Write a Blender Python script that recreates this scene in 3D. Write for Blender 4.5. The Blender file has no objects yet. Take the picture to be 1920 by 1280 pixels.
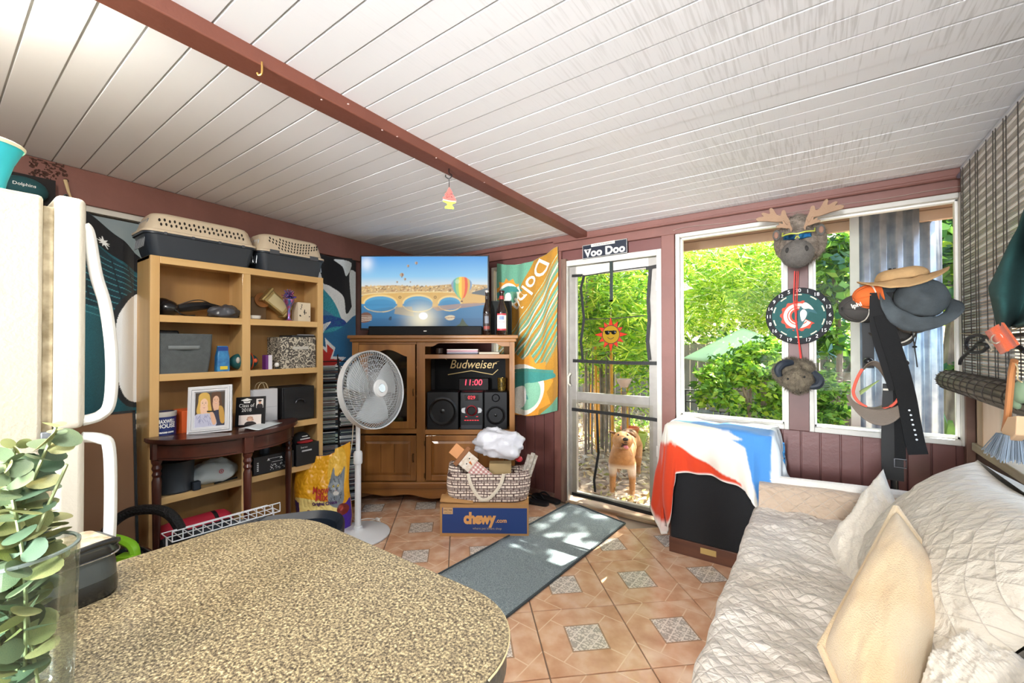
import bpy, bmesh, math, random
import numpy as np
from mathutils import Vector, Matrix, Euler, geometry, noise
random.seed(7); RNG = np.random.default_rng(11)
PI = math.pi
scene = bpy.context.scene
COL = scene.collection
# ---------------------------------------------------------------- camera, world, lights
F_PX = 792.43; PITCH = math.radians(.5337); PSI = math.radians(35.545); CAM_H = 1.32
cam_d = bpy.data.cameras.new('camera'); cam = bpy.data.objects.new('camera', cam_d); COL.objects.link(cam)
cam_d.sensor_width = 36; cam_d.lens = 36 * F_PX / 1920; cam_d.clip_start = .02; cam_d.clip_end = 200
cam.location = (0, 0, CAM_H); cam.rotation_euler = (PI / 2 + PITCH, math.radians(.1), PSI)
scene.camera = cam
vs = scene.view_settings
vs.view_transform = 'Standard'; vs.look = 'None'; vs.gamma = 1; vs.use_curve_mapping = False
vs.exposure = 1.12
scene.render.film_transparent = False
world = bpy.data.worlds.new('world'); scene.world = world; world.use_nodes = True
wn = world.node_tree; bgn = wn.nodes['Background']
sky = wn.nodes.new('ShaderNodeTexSky'); sky.sky_type = 'NISHITA'; sky.sun_disc = False
sky.sun_elevation = math.radians(50); sky.sun_rotation = math.radians(10); sky.air_density = 1.0; sky.dust_density = 2.5
wn.links.new(sky.outputs[0], bgn.inputs[0]); bgn.inputs[1].default_value = .5
def lamp(name, kind, loc, energy, color=(1, 1, 1), rot=(0, 0, 0), size=None, size_y=None, **k):
 d = bpy.data.lights.new(name, kind); d.energy = energy; d.color = color
 if kind == 'AREA':
  d.shape = 'RECTANGLE'; d.size = size; d.size_y = size_y or size
 for a, b in k.items(): setattr(d, a, b)
 o = bpy.data.objects.new(name, d); COL.objects.link(o); o.location = loc; o.rotation_euler = rot
 return o
SUN_DIR = Vector((-.22, -1, -1.12)).normalized()
sun = lamp('sun', 'SUN', (2, 12, 12), 20.0, (1, .96, .88), angle=math.radians(.6))
sun.rotation_euler = SUN_DIR.to_track_quat('-Z', 'Y').to_euler()
# unseen fill lights added to even out the room, and the warm counter pendant
lamp('room_fill_light', 'AREA', (-.16, .0, 2.18), 10, (.98, .98, 1), (math.radians(45), 0, math.radians(22)), .26, .26)  # added out of view as fill for sofa, floor and cabinets
lamp('ceiling_fill_light', 'AREA', (.1, -1.0, .95), 25, (.95, .975, 1), (math.radians(165), 0, 0), 1.6, 1.6)  # upward fill added behind the camera to brighten the ceiling
lamp('overhead_fill_light', 'AREA', (-.3, -1.6, 2.16), 15, (1, .985, .96), (math.radians(28), 0, 0), 1.9, 1.2)  # broad unseen fill added behind the camera for the whole room
lamp('far_wall_fill_light', 'AREA', (-.23, -2.7, 1.4), 19, (.93, .965, 1), (math.radians(91.5), 0, math.radians(9)), .32, 1.3, spread=math.radians(48))  # narrow fill added to reach the far wall; no window here
lamp('bookcase_fill_light', 'AREA', (-1.56, -.02, 2.2), 11, (1, .95, .86), (math.radians(35), 0, math.radians(50)), .25, .25)  # small fill added just out of view to light the bookcase
lamp('counter_pendant_lamp', 'SPOT', (-.62, -.35, 2.1), 14, (1, .78, .48), (math.radians(22), 0, math.radians(4)), spot_size=math.radians(62), spot_blend=.8, shadow_soft_size=.05)

# ---------------------------------------------------------------- pixel -> point helpers (real distances)
def ray(px, py):
 u = (px - 960) / F_PX; v = -(py - 640) / F_PX
 cr, sr = math.cos(math.radians(-.1)), math.sin(math.radians(-.1))
 X = cr * u - sr * v; Z = sr * u + cr * v
 cp, sp = math.cos(PITCH), math.sin(PITCH)
 y = cp - sp * Z; z = sp + cp * Z
 return Vector((X * math.cos(PSI) - y * math.sin(PSI), X * math.sin(PSI) + y * math.cos(PSI), z))
CAMP = Vector((0, 0, CAM_H))
def onz(px, py, z=0.): r = ray(px, py); return CAMP + r * ((z - CAM_H) / r.z)
def onx(px, py, x): r = ray(px, py); return CAMP + r * (x / r.x)
def ony(px, py, y): r = ray(px, py); return CAMP + r * (y / r.y)
def atd(px, py, d): return CAMP + ray(px, py) * d     # d metres along the level view axis
def xl(y): return -3.115 - .088 * (y - .45)                # left wall plane

# ---------------------------------------------------------------- colours and materials
def lin(c):
 if isinstance(c, str):
  c = c.lstrip('#'); c = [int(c[i:i + 2], 16) / 255 for i in (0, 2, 4)]
 return tuple((x / 12.92 if x <= .04045 else ((x + .055) / 1.055) ** 2.4) for x in c[:3]) + (1,)
_mats = {}
def mat(key, c='#888888', rough=.6, metal=0., var=0., vscale=8., vstretch=(1, 1, 1), c2=None, bump=0., bscale=40., bstretch=(1, 1, 1),
  emit=None, estr=0., trans=0., coat=0., sheen=0., alpha=1., spec=None, detail=4.):
 if key in _mats: return _mats[key]
 m = bpy.data.materials.new(key); m.use_nodes = True; nt = m.node_tree; b = nt.nodes['Principled BSDF']
 b.inputs['Base Color'].default_value = lin(c); b.inputs['Roughness'].default_value = rough
 b.inputs['Metallic'].default_value = metal
 if coat: b.inputs['Coat Weight'].default_value = coat
 if sheen: b.inputs['Sheen Weight'].default_value = sheen
 if trans: b.inputs['Transmission Weight'].default_value = trans
 if alpha < 1: b.inputs['Alpha'].default_value = alpha
 if spec is not None: b.inputs['Specular IOR Level'].default_value = spec
 if emit: b.inputs['Emission Color'].default_value = lin(emit); b.inputs['Emission Strength'].default_value = estr
 tc = None
 def nz(scale, st, det):
  nonlocal tc
  if tc is None: tc = nt.nodes.new('ShaderNodeTexCoord')
  mp = nt.nodes.new('ShaderNodeMapping'); nt.links.new(tc.outputs['Object'], mp.inputs[0]); mp.inputs['Scale'].default_value = st
  n = nt.nodes.new('ShaderNodeTexNoise'); nt.links.new(mp.outputs[0], n.inputs[0]); n.inputs['Scale'].default_value = scale
  n.inputs['Detail'].default_value = det; return n.outputs[0]
 if var or c2:
  o = nz(vscale, vstretch, detail); r = nt.nodes.new('ShaderNodeValToRGB'); nt.links.new(o, r.inputs[0])
  a = lin(c); d = lin(c2) if c2 else tuple(x * (1 - var) for x in a[:3]) + (1,)
  r.color_ramp.elements[0].position = .34; r.color_ramp.elements[1].position = .66
  r.color_ramp.elements[0].color = d; r.color_ramp.elements[1].color = a
  nt.links.new(r.outputs[0], b.inputs['Base Color'])
 if bump:
  o = nz(bscale, bstretch, 5.); bp = nt.nodes.new('ShaderNodeBump'); nt.links.new(o, bp.inputs['Height'])
  bp.inputs['Strength'].default_value = bump; bp.inputs['Distance'].default_value = .01
  nt.links.new(bp.outputs[0], b.inputs['Normal'])
 _mats[key] = m; return m
def wood(key, c, c2, rough=.45, axis=0, scale=14., coat=0., stretch=.07):
 st = [1, 1, 1]; st[axis] = stretch
 return mat(key, c, rough, c2=c2, vscale=scale, vstretch=tuple(st), bump=.12, bscale=scale * 3, bstretch=tuple(st), coat=coat, detail=8.)
def vcol(key, rough=.8, emit=0., bump=0., bscale=300., sheen=0., transl=0., mult=None, coat=0.):
 if key in _mats: return _mats[key]
 m = bpy.data.materials.new(key); m.use_nodes = True; nt = m.node_tree; b = nt.nodes['Principled BSDF']
 a = nt.nodes.new('ShaderNodeAttribute'); a.attribute_name = 'Col'
 nt.links.new(a.outputs[0], b.inputs['Base Color']); b.inputs['Roughness'].default_value = rough
 if sheen: b.inputs['Sheen Weight'].default_value = sheen
 if coat: b.inputs['Coat Weight'].default_value = coat
 if emit:
  nt.links.new(a.outputs[0], b.inputs['Emission Color']); b.inputs['Emission Strength'].default_value = emit
  b.inputs['Base Color'].default_value = (0, 0, 0, 1); nt.links.remove(b.inputs['Base Color'].links[0])
 if bump:
  tc = nt.nodes.new('ShaderNodeTexCoord'); n = nt.nodes.new('ShaderNodeTexNoise'); nt.links.new(tc.outputs['Object'], n.inputs[0])
  n.inputs['Scale'].default_value = bscale; bp = nt.nodes.new('ShaderNodeBump'); nt.links.new(n.outputs[0], bp.inputs['Height'])
  bp.inputs['Strength'].default_value = bump; bp.inputs['Distance'].default_value = .004; nt.links.new(bp.outputs[0], b.inputs['Normal'])
 if transl:
  t = nt.nodes.new('ShaderNodeBsdfTranslucent'); nt.links.new(a.outputs[0], t.inputs[0])
  mx = nt.nodes.new('ShaderNodeMixShader'); mx.inputs[0].default_value = transl
  out = [n for n in nt.nodes if n.type == 'OUTPUT_MATERIAL'][0]
  nt.links.new(b.outputs[0], mx.inputs[1]); nt.links.new(t.outputs[0], mx.inputs[2]); nt.links.new(mx.outputs[0], out.inputs[0])
 _mats[key] = m; return m
def nodes_of(m): return m.node_tree, m.node_tree.nodes['Principled BSDF']

# ---------------------------------------------------------------- object helpers
MW = {}
def props(o, label=None, cat=None, group=None, kind=None):
 if label: o['label'] = label
 if cat: o['category'] = cat
 if group: o['group'] = group
 if kind: o['kind'] = kind
 return o
def thing(name, label, cat, loc=(0, 0, 0), rz=0., group=None, kind=None, rot=None):
 o = bpy.data.objects.new(name, None); COL.objects.link(o); o.empty_display_size = .05
 o.location = loc; o.rotation_euler = rot if rot else (0, 0, rz)
 MW[o] = Matrix.Translation(loc) @ Euler(rot if rot else (0, 0, rz)).to_matrix().to_4x4()
 return props(o, label, cat, group, kind)
def dup(o, loc=None, rz=None, label=None, group=None, parent=None, scale=None):
 c = o.copy(); COL.objects.link(c)
 if parent: c.parent = parent
 if loc is not None: c.location = loc
 if rz is not None: c.rotation_euler = (0, 0, rz)
 if scale is not None: c.scale = scale
 if label: c['label'] = label
 if group: c['group'] = group
 for ch in list(o.children): dup(ch, parent=c)
 return c
def tr(v, M): return [tuple(M @ Vector(p)) for p in v]
class MB:
 def __init__(s): s.v = []; s.f = []; s.m = []; s.M = None
 def add(s, v, f, mi=0, M=None):
  if M is not None: v = tr(v, M)
  if s.M is not None: v = tr(v, s.M)
  n = len(s.v); s.v += [tuple(p) for p in v]; s.f += [tuple(i + n for i in q) for q in f]; s.m += [mi] * len(f); return s
 def box(s, a, b, mi=0, M=None):
  x0, x1 = sorted((a[0], b[0])); y0, y1 = sorted((a[1], b[1])); z0, z1 = sorted((a[2], b[2]))
  v = [(x0, y0, z0), (x1, y0, z0), (x1, y1, z0), (x0, y1, z0), (x0, y0, z1), (x1, y0, z1), (x1, y1, z1), (x0, y1, z1)]
  return s.add(v, [(0, 3, 2, 1), (4, 5, 6, 7), (0, 1, 5, 4), (1, 2, 6, 5), (2, 3, 7, 6), (3, 0, 4, 7)], mi, M)
 def cbox(s, c, d, mi=0, M=None): return s.box([c[i] - d[i] / 2 for i in range(3)], [c[i] + d[i] / 2 for i in range(3)], mi, M)
 def tube(s, pts, r, n=8, mi=0, cap=True, flat=None, M=None):
  pts = [Vector(p) for p in pts]; k = len(pts); rs = r if hasattr(r, '__len__') else [r] * k
  v = []; up = None
  for i, p in enumerate(pts):
   t = (pts[min(i + 1, k - 1)] - pts[max(i - 1, 0)]).normalized()
   if up is None: up = Vector((0, 0, 1)) if abs(t.z) < .9 else Vector((1, 0, 0))
   a = (up - t * up.dot(t)); a = a.normalized() if a.length > 1e-6 else t.orthogonal().normalized(); b = t.cross(a); up = a
   for j in range(n):
    q = 2 * PI * j / n; v.append(p + (a * math.cos(q) + b * math.sin(q) * (flat or 1)) * rs[i])
  f = [(i * n + j, i * n + (j + 1) % n, (i + 1) * n + (j + 1) % n, (i + 1) * n + j) for i in range(k - 1) for j in range(n)]
  if cap: f += [tuple(range(n - 1, -1, -1)), tuple((k - 1) * n + j for j in range(n))]
  return s.add(v, f, mi, M)
 def lathe(s, prof, n=24, c=(0, 0, 0), mi=0, M=None, cap=True, sx=1, sy=1):
  v = [(c[0] + r * math.cos(2 * PI * j / n) * sx, c[1] + r * math.sin(2 * PI * j / n) * sy, c[2] + z) for r, z in prof for j in range(n)]
  k = len(prof); f = [(i * n + j, i * n + (j + 1) % n, (i + 1) * n + (j + 1) % n, (i + 1) * n + j) for i in range(k - 1) for j in range(n)]
  if cap: f += [tuple(range(n - 1, -1, -1)), tuple((k - 1) * n + j for j in range(n))]
  return s.add(v, f, mi, M)
 def ell(s, c, r, n=16, m=10, mi=0, M=None):
  prof = []; v = [];
  for i in range(m + 1):
   a = -PI / 2 + PI * i / m; rr = max(math.cos(a), 1e-3)
   for j in range(n): v.append((c[0] + r[0] * rr * math.cos(2 * PI * j / n), c[1] + r[1] * rr * math.sin(2 * PI * j / n), c[2] + r[2] * math.sin(a)))
  f = [(i * n + j, i * n + (j + 1) % n, (i + 1) * n + (j + 1) % n, (i + 1) * n + j) for i in range(m) for j in range(n)]
  return s.add(v, f, mi, M)
 def prism(s, poly, a, b, axis=2, mi=0, M=None, holes=()):   # polygon in the two other axes, extruded along axis
  loops = [poly] + list(holes); tri = geometry.tessellate_polygon([[Vector((p[0], p[1], 0)) for p in L] for L in loops])
  P = [p for L in loops for p in L]; n = len(P)
  def mk(p, h):
   return {2: (p[0], p[1], h), 1: (p[0], h, p[1]), 0: (h, p[0], p[1])}[axis]
  v = [mk(p, a) for p in P] + [mk(p, b) for p in P]
  f = [tuple(t) for t in tri] + [tuple(i + n for i in reversed(t)) for t in tri]
  o = 0
  for L in loops:
   k = len(L); f += [(o + i, o + (i + 1) % k, o + (i + 1) % k + n, o + i + n) for i in range(k)]; o += k
  return s.add(v, f, mi, M)
 def grid(s, fn, nu, nv, mi=0, closeu=False, M=None):
  v = [fn(i / (nu if closeu else nu - 1), j / (nv - 1)) for j in range(nv) for i in range(nu)]
  f = [(j * nu + i, j * nu + (i + 1) % nu, (j + 1) * nu + (i + 1) % nu, (j + 1) * nu + i) for j in range(nv - 1) for i in range(nu if closeu else nu - 1)]
  return s.add(v, f, mi, M)
 def build(s, name, m, parent=None, w=False, smooth=35, bevel=0., label=None, cat=None, group=None, kind=None, solid=0., sub=0, recalc=True, bseg=2, at=None):
  v = s.v
  if parent is not None and w: v = tr(v, MW[parent].inverted())
  off = None
  if parent is None and kind != 'structure':
   a = np.array(v); off = Vector(((a[:, 0].min() + a[:, 0].max()) / 2, (a[:, 1].min() + a[:, 1].max()) / 2, a[:, 2].min()))
   if at is not None: off = Vector(at)
   v = [tuple(Vector(p) - off) for p in v]
  me = bpy.data.meshes.new(name); me.from_pydata(v, [], s.f)
  ms = m if isinstance(m, (list, tuple)) else [m]
  for x in ms: me.materials.append(x)
  if len(ms) > 1: me.polygons.foreach_set('material_index', s.m)
  if recalc:
   bm = bmesh.new(); bm.from_mesh(me); bmesh.ops.recalc_face_normals(bm, faces=bm.faces); bm.to_mesh(me); bm.free()
  if smooth:
   me.polygons.foreach_set('use_smooth', [True] * len(me.polygons)); me.update()
   try: me.set_sharp_from_angle(angle=math.radians(smooth))
   except Exception: pass
  me.update()
  o = bpy.data.objects.new(name, me); COL.objects.link(o)
  if parent is not None: o.parent = parent; MW[o] = MW[parent].copy()
  elif off is not None: o.location = off; MW[o] = Matrix.Translation(off)
  else: MW[o] = Matrix.Identity(4)
  if bevel:
   b = o.modifiers.new('bevel', 'BEVEL'); b.width = bevel; b.segments = bseg; b.limit_method = 'ANGLE'; b.angle_limit = math.radians(40)
  if sub: b = o.modifiers.new('sub', 'SUBSURF'); b.levels = b.render_levels = sub
  if solid: b = o.modifiers.new('solid', 'SOLIDIFY'); b.thickness = solid; b.offset = 0
  return props(o, label, cat, group, kind)
def rbox(name, a, b, m, parent=None, bevel=.004, **k): return MB().box(a, b).build(name, m, parent, bevel=bevel, **k)
def tube(name, pts, r, m, parent=None, n=8, **k): return MB().tube(pts, r, n).build(name, m, parent, **k)
def frameM(o, ux, uy):   # matrix: local x,y,z -> ux, uy, ux x uy at o
 ux = Vector(ux).normalized(); uz = ux.cross(Vector(uy)).normalized(); uy = uz.cross(ux)
 return Matrix.Translation(o) @ Matrix((ux, uy, uz)).transposed().to_4x4()
def text_vf(s, size=1., shear=0., bold=0., align='CENTER', space=1., extrude=0., res=3):
 c = bpy.data.curves.new('t', 'FONT'); c.body = s; c.size = size; c.shear = shear; c.offset = bold; c.align_x = align; c.align_y = 'CENTER'
 c.space_character = space; c.extrude = extrude; c.resolution_u = res; c.fill_mode = 'BOTH' if extrude else 'FRONT'
 o = bpy.data.objects.new('t', c); me = bpy.data.meshes.new_from_object(o)
 v = [tuple(p.co) for p in me.vertices]; f = [tuple(p.vertices) for p in me.polygons]
 bpy.data.objects.remove(o); bpy.data.curves.remove(c); bpy.data.meshes.remove(me); return v, f
def letter(s, M, size, m, parent, width=None, w=False, name='lettering', fn=None, **k):
 v, f = text_vf(s, size, **k)
 if width and v:
  xs = [p[0] for p in v]; c = (max(xs) + min(xs)) / 2; q = width / max(1e-6, max(xs) - min(xs)); v = [((p[0] - c) * q, p[1], p[2]) for p in v]
 if fn: v = [fn(p) for p in v]
 b = MB(); b.add(v, f, 0, M); return b.build(name, m, parent, w=w, smooth=0, recalc=False)
# ---- painting flat print on a dense grid (colours only)
class Paint:
 def blur(s, k=1):
  for _ in range(k):
   a = np.pad(s.c, ((1, 1), (1, 1), (0, 0)), 'edge'); s.c = (a[:-2, 1:-1] + a[2:, 1:-1] + a[1:-1, :-2] + a[1:-1, 2:] + a[1:-1, 1:-1] * 2) / 6
 def __init__(s, nu, nv, base, aspect=1.):
  s.nu, s.nv = nu, nv; u = np.linspace(0, 1, nu); v = np.linspace(0, 1, nv)
  s.U, s.V = np.meshgrid(u, v); s.c = np.zeros((nv, nu, 3)); s.c[:] = lin(base)[:3]; s.asp = aspect
 def mask(s, m, c, a=1.): s.c[m] = s.c[m] * (1 - a) + np.array(lin(c)[:3]) * a
 def inpoly(s, pts):
  U, V = s.U, s.V; r = np.zeros(U.shape, bool); n = len(pts); j = n - 1
  for i in range(n):
   x0, y0 = pts[i]; x1, y1 = pts[j]
   if y0 != y1:
    r ^= ((y0 > V) != (y1 > V)) & (U < (x1 - x0) * (V - y0) / (y1 - y0) + x0)
   j = i
  return r
 def poly(s, pts, c, a=1.): s.mask(s.inpoly(pts), c, a)
 def ellp(s, x, y, rx, ry, c, a=1.): s.mask(((s.U - x) / rx) ** 2 + ((s.V - y) / ry) ** 2 < 1, c, a)
 def line(s, pts, w, c, a=1.):
  for (x0, y0), (x1, y1) in zip(pts, pts[1:]):
   dx, dy = (x1 - x0) * s.asp, y1 - y0; L = dx * dx + dy * dy + 1e-12
   t = np.clip((((s.U - x0) * s.asp) * dx + (s.V - y0) * dy) / L, 0, 1)
   s.mask(((s.U - x0) * s.asp - t * dx) ** 2 + (s.V - y0 - t * dy) ** 2 < w * w / 4, c, a)
 def noise(s, amt, k=1):
  n = RNG.normal(0, 1, s.c.shape[:2]); s.c *= np.clip(1 + amt * n, .2, 1.8)[..., None]
def sm(pts, n=6, closed=True):     # Catmull-Rom smoothing of a 2D outline
 out = []; k = len(pts); rng = range(k if closed else k - 1)
 for i in rng:
  p = [pts[(i + d) % k] if closed else pts[min(max(i + d, 0), k - 1)] for d in (-1, 0, 1, 2)]
  for j in range(n):
   t = j / n
   out.append(tuple(.5 * (2 * p[1][a] + (p[2][a] - p[0][a]) * t + (2 * p[0][a] - 5 * p[1][a] + 4 * p[2][a] - p[3][a]) * t * t + (3 * p[1][a] - p[0][a] - 3 * p[2][a] + p[3][a]) * t ** 3) for a in range(len(p[0]))))
 if not closed: out.append(tuple(pts[-1]))
 return out
def painted(name, P, S, m, parent=None, w=False, solid=0., **k):
 mb = MB(); nu, nv = P.nu, P.nv
 mb.v = [tuple(S(i / (nu - 1), j / (nv - 1))) for j in range(nv) for i in range(nu)]
 mb.f = [(j * nu + i, j * nu + i + 1, (j + 1) * nu + i + 1, (j + 1) * nu + i) for j in range(nv - 1) for i in range(nu - 1)]; mb.m = [0] * len(mb.f)
 o = mb.build(name, m, parent, w=w, solid=solid, recalc=False, smooth=180, **k)
 a = o.data.color_attributes.new('Col', 'FLOAT_COLOR', 'POINT')
 c = np.ones((nv * nu, 4), 'f'); c[:, :3] = P.c.reshape(-1, 3); a.data.foreach_set('color', c.ravel()); return o
def colorize(o, cols):
 a = o.data.color_attributes.new('Col', 'FLOAT_COLOR', 'POINT'); c = np.ones((len(o.data.vertices), 4), 'f'); c[:, :3] = np.array(cols)[:, :3]
 a.data.foreach_set('color', c.ravel()); return o
def cushion(w, h, t, n=26, p=2.6, pinch=.07, wr=.0, seed=0, rib=0., ribn=14):
 """soft pillow in local XY (w by h), thickness along Z"""
 mb = MB()
 def side(sg):
  def fn(a, b):
   u = a * 2 - 1; v = b * 2 - 1
   x = u * (1 - pinch * (1 - v * v)) * w / 2; y = v * (1 - pinch * (1 - u * u)) * h / 2
   e = max(0, (1 - abs(u) ** p)) * max(0, (1 - abs(v) ** p)); z = t / 2 * e ** .58
   z += wr * noise.noise((u * 2.2 + seed, v * 2.2, sg * 3.)) * min(1, e * 3) + wr * .4 * noise.noise((u * 6 + seed, v * 6, sg * 3.)) * min(1, e * 3)
   if rib: z += rib * abs(math.sin(v * ribn * PI / 2 + .6 * noise.noise((u * 2, v * 2, seed)))) * min(1, e * 1.6)
   return (x, y, sg * z)
  return fn
 mb.grid(side(1), n, n); mb.grid(side(-1), n, n); return mb
# ================================================================ ROOM SHELL
brown = mat('brown_paint', '#7f544b', .5, var=.14, vscale=5, bump=.15, bscale=30)
brown_l = mat('brown_beam_paint', '#7c4839', .5, var=.12, vscale=5, bump=.15, bscale=30)
brown_w = mat('brown_wall_paint', '#704743', .42, var=.12, vscale=6, bump=.12, bscale=40)
white_trim = mat('white_trim', '#cdcac2', .5, var=.08, vscale=14)
cream = mat('cream_trim', '#d9cfbf', .6, var=.16, vscale=12)
bare = wood('bare_pine', '#c0a183', '#a5825f', .6, 2)
def pane_mat(key, tint='#ffffff', gloss=.06, rough=.02, bump=0., bscale=12.):
 if key in _mats: return _mats[key]
 m = bpy.data.materials.new(key); m.use_nodes = True; nt = m.node_tree; N = nt.nodes.new; L = nt.links.new
 nt.nodes.remove(nt.nodes['Principled BSDF']); out = [n for n in nt.nodes if n.type == 'OUTPUT_MATERIAL'][0]
 t = N('ShaderNodeBsdfTransparent'); t.inputs[0].default_value = lin(tint); g = N('ShaderNodeBsdfGlossy'); g.inputs['Roughness'].default_value = rough
 fr = N('ShaderNodeFresnel'); fr.inputs[0].default_value = 1.3; ad = N('ShaderNodeMath'); ad.operation = 'MULTIPLY_ADD'; L(fr.outputs[0], ad.inputs[0]); ad.inputs[1].default_value = .45; ad.inputs[2].default_value = gloss
 mx = N('ShaderNodeMixShader'); L(ad.outputs[0], mx.inputs[0]); L(t.outputs[0], mx.inputs[1]); L(g.outputs[0], mx.inputs[2]); L(mx.outputs[0], out.inputs[0])
 if bump:
  tc = N('ShaderNodeTexCoord'); n = N('ShaderNodeTexNoise'); n.inputs['Scale'].default_value = bscale; n.inputs['Detail'].default_value = 4; L(tc.outputs['Object'], n.inputs[0])
  bp = N('ShaderNodeBump'); bp.inputs['Strength'].default_value = bump; bp.inputs['Distance'].default_value = .05; L(n.outputs[0], bp.inputs['Height']); L(bp.outputs[0], g.inputs[1 + 1] if False else g.inputs['Normal'])
 _mats[key] = m; return m
glass = pane_mat('clear_glass', '#f8faf8', .0)
YB = 3.19; XR = .67; ZC = 2.24
# --- floor of square tiles laid diagonally
floor = MB().box((-4.2, -3.0, -.06), (1.2, 3.30, -.008)).build('floor', mat('grout', '#8d7d6c', .8), kind='structure', smooth=0)
def tile_material():
 m = bpy.data.materials.new('terracotta_tile'); m.use_nodes = True; nt, b = nodes_of(m); N = nt.nodes.new; L = nt.links.new
 tc = N('ShaderNodeTexCoord'); sp = N('ShaderNodeSeparateXYZ'); L(tc.outputs['Object'], sp.inputs[0])
 def M(op, a, b_=None, c=None):
  n = N('ShaderNodeMath'); n.operation = op
  for i, x in enumerate((a, b_, c)):
   if x is None: continue
   if isinstance(x, (int, float)): n.inputs[i].default_value = x
   else: L(x, n.inputs[i])
  return n.outputs[0]
 k = 1 / .205
 ax = M('MULTIPLY', M('ABSOLUTE', sp.outputs[0]), k); ay = M('MULTIPLY', M('ABSOLUTE', sp.outputs[1]), k)
 mx = M('MAXIMUM', ax, ay); sm_ = M('ADD', ax, ay); df = M('ABSOLUTE', M('SUBTRACT', ax, ay))
 orn = M('LESS_THAN', mx, .40)
 rim = M('MULTIPLY', M('GREATER_THAN', mx, .385), M('LESS_THAN', mx, .42))
 cut = M('LESS_THAN', M('ABSOLUTE', M('SUBTRACT', sm_, 1.33)), .018)
 dg = M('MULTIPLY', M('MULTIPLY', M('LESS_THAN', df, .022), M('GREATER_THAN', mx, .42)), M('LESS_THAN', sm_, 1.33))
 line = M('MINIMUM', M('ADD', cut, dg), 1)
 # ornament relief: diamond lattice with leaf swirls
 oc = N('ShaderNodeObjectInfo')
 v1 = M('ABSOLUTE', M('SINE', M('MULTIPLY', M('ADD', sp.outputs[0], sp.outputs[1]), 46))); v2 = M('ABSOLUTE', M('SINE', M('MULTIPLY', M('SUBTRACT', sp.outputs[0], sp.outputs[1]), 46)))
 lat = M('LESS_THAN', M('MINIMUM', v1, v2), .17)
 vo = N('ShaderNodeTexVoronoi'); vo.feature = 'DISTANCE_TO_EDGE'; vo.inputs['Scale'].default_value = 55; L(tc.outputs['Object'], vo.inputs[0])
 leaf = M('LESS_THAN', vo.outputs['Distance'], .12)
 n1 = N('ShaderNodeTexNoise'); n1.inputs['Scale'].default_value = 9; n1.inputs['Detail'].default_value = 7; n1.noise_dimensions = '4D'
 L(tc.outputs['Object'], n1.inputs[0]); L(M('MULTIPLY', oc.outputs['Random'], 40), n1.inputs['W'])
 rp = N('ShaderNodeValToRGB'); L(n1.outputs[0], rp.inputs[0]); e = rp.color_ramp.elements
 e[0].position = .3; e[0].color = lin('#c4926f'); e[1].position = .7; e[1].color = lin('#e6c7aa')
 e = rp.color_ramp.elements.new(.5); e.color = lin('#d7ab8a')
 def mix(f, a, b2):
  n = N('ShaderNodeMix'); n.data_type = 'RGBA'
  if isinstance(f, float): n.inputs[0].default_value = f
  else: L(f, n.inputs[0])
  for i, x in ((6, a), (7, b2)):
   if isinstance(x, str): n.inputs[i].default_value = lin(x)
   else: L(x, n.inputs[i])
  return n.outputs[2]
 oc_col = mix(leaf, '#e2d8cb', '#b3aa9f'); oc_col = mix(lat, oc_col, '#ece2d6')
 c = mix(orn, rp.outputs[0], oc_col); c = mix(rim, c, '#a98a70'); c = mix(line, c, '#e6c7a6')
 L(c, b.inputs['Base Color']); b.inputs['Roughness'].default_value = .22; b.inputs['Coat Weight'].default_value = .15
 bp = N('ShaderNodeBump'); bp.inputs['Strength'].default_value = .5; bp.inputs['Distance'].default_value = .002
 L(M('SUBTRACT', M('MULTIPLY', M('MULTIPLY', leaf, orn), -1), M('MULTIPLY', line, .6)), bp.inputs['Height']); L(bp.outputs[0], b.inputs['Normal'])
 return m
TM = tile_material()
ta = math.radians(42.54); t1 = Vector((-math.sin(ta), math.cos(ta), 0)); t2 = Vector((math.cos(ta), math.sin(ta), 0)); TS = .4235
node0 = Vector((-.835, 2.06, 0))
proto = MB().cbox((0, 0, -.005), (TS - .006, TS - .006, .01)).build('tile', TM, floor, smooth=0, bevel=.0015, bseg=1); first = True
for i in range(-13, 14):
 for j in range(-13, 14):
  p = node0 + t1 * (i + .5) * TS + t2 * (j + .5) * TS
  if not (-3.55 < p.x < .8 and -1.0 < p.y < YB - .16): continue
  o = proto if first else proto.copy();
  if not first: COL.objects.link(o)
  first = False; o.location = p; o.rotation_euler = (0, 0, ta + (PI / 2) * ((i * 3 + j) % 4) * 0)
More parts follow.
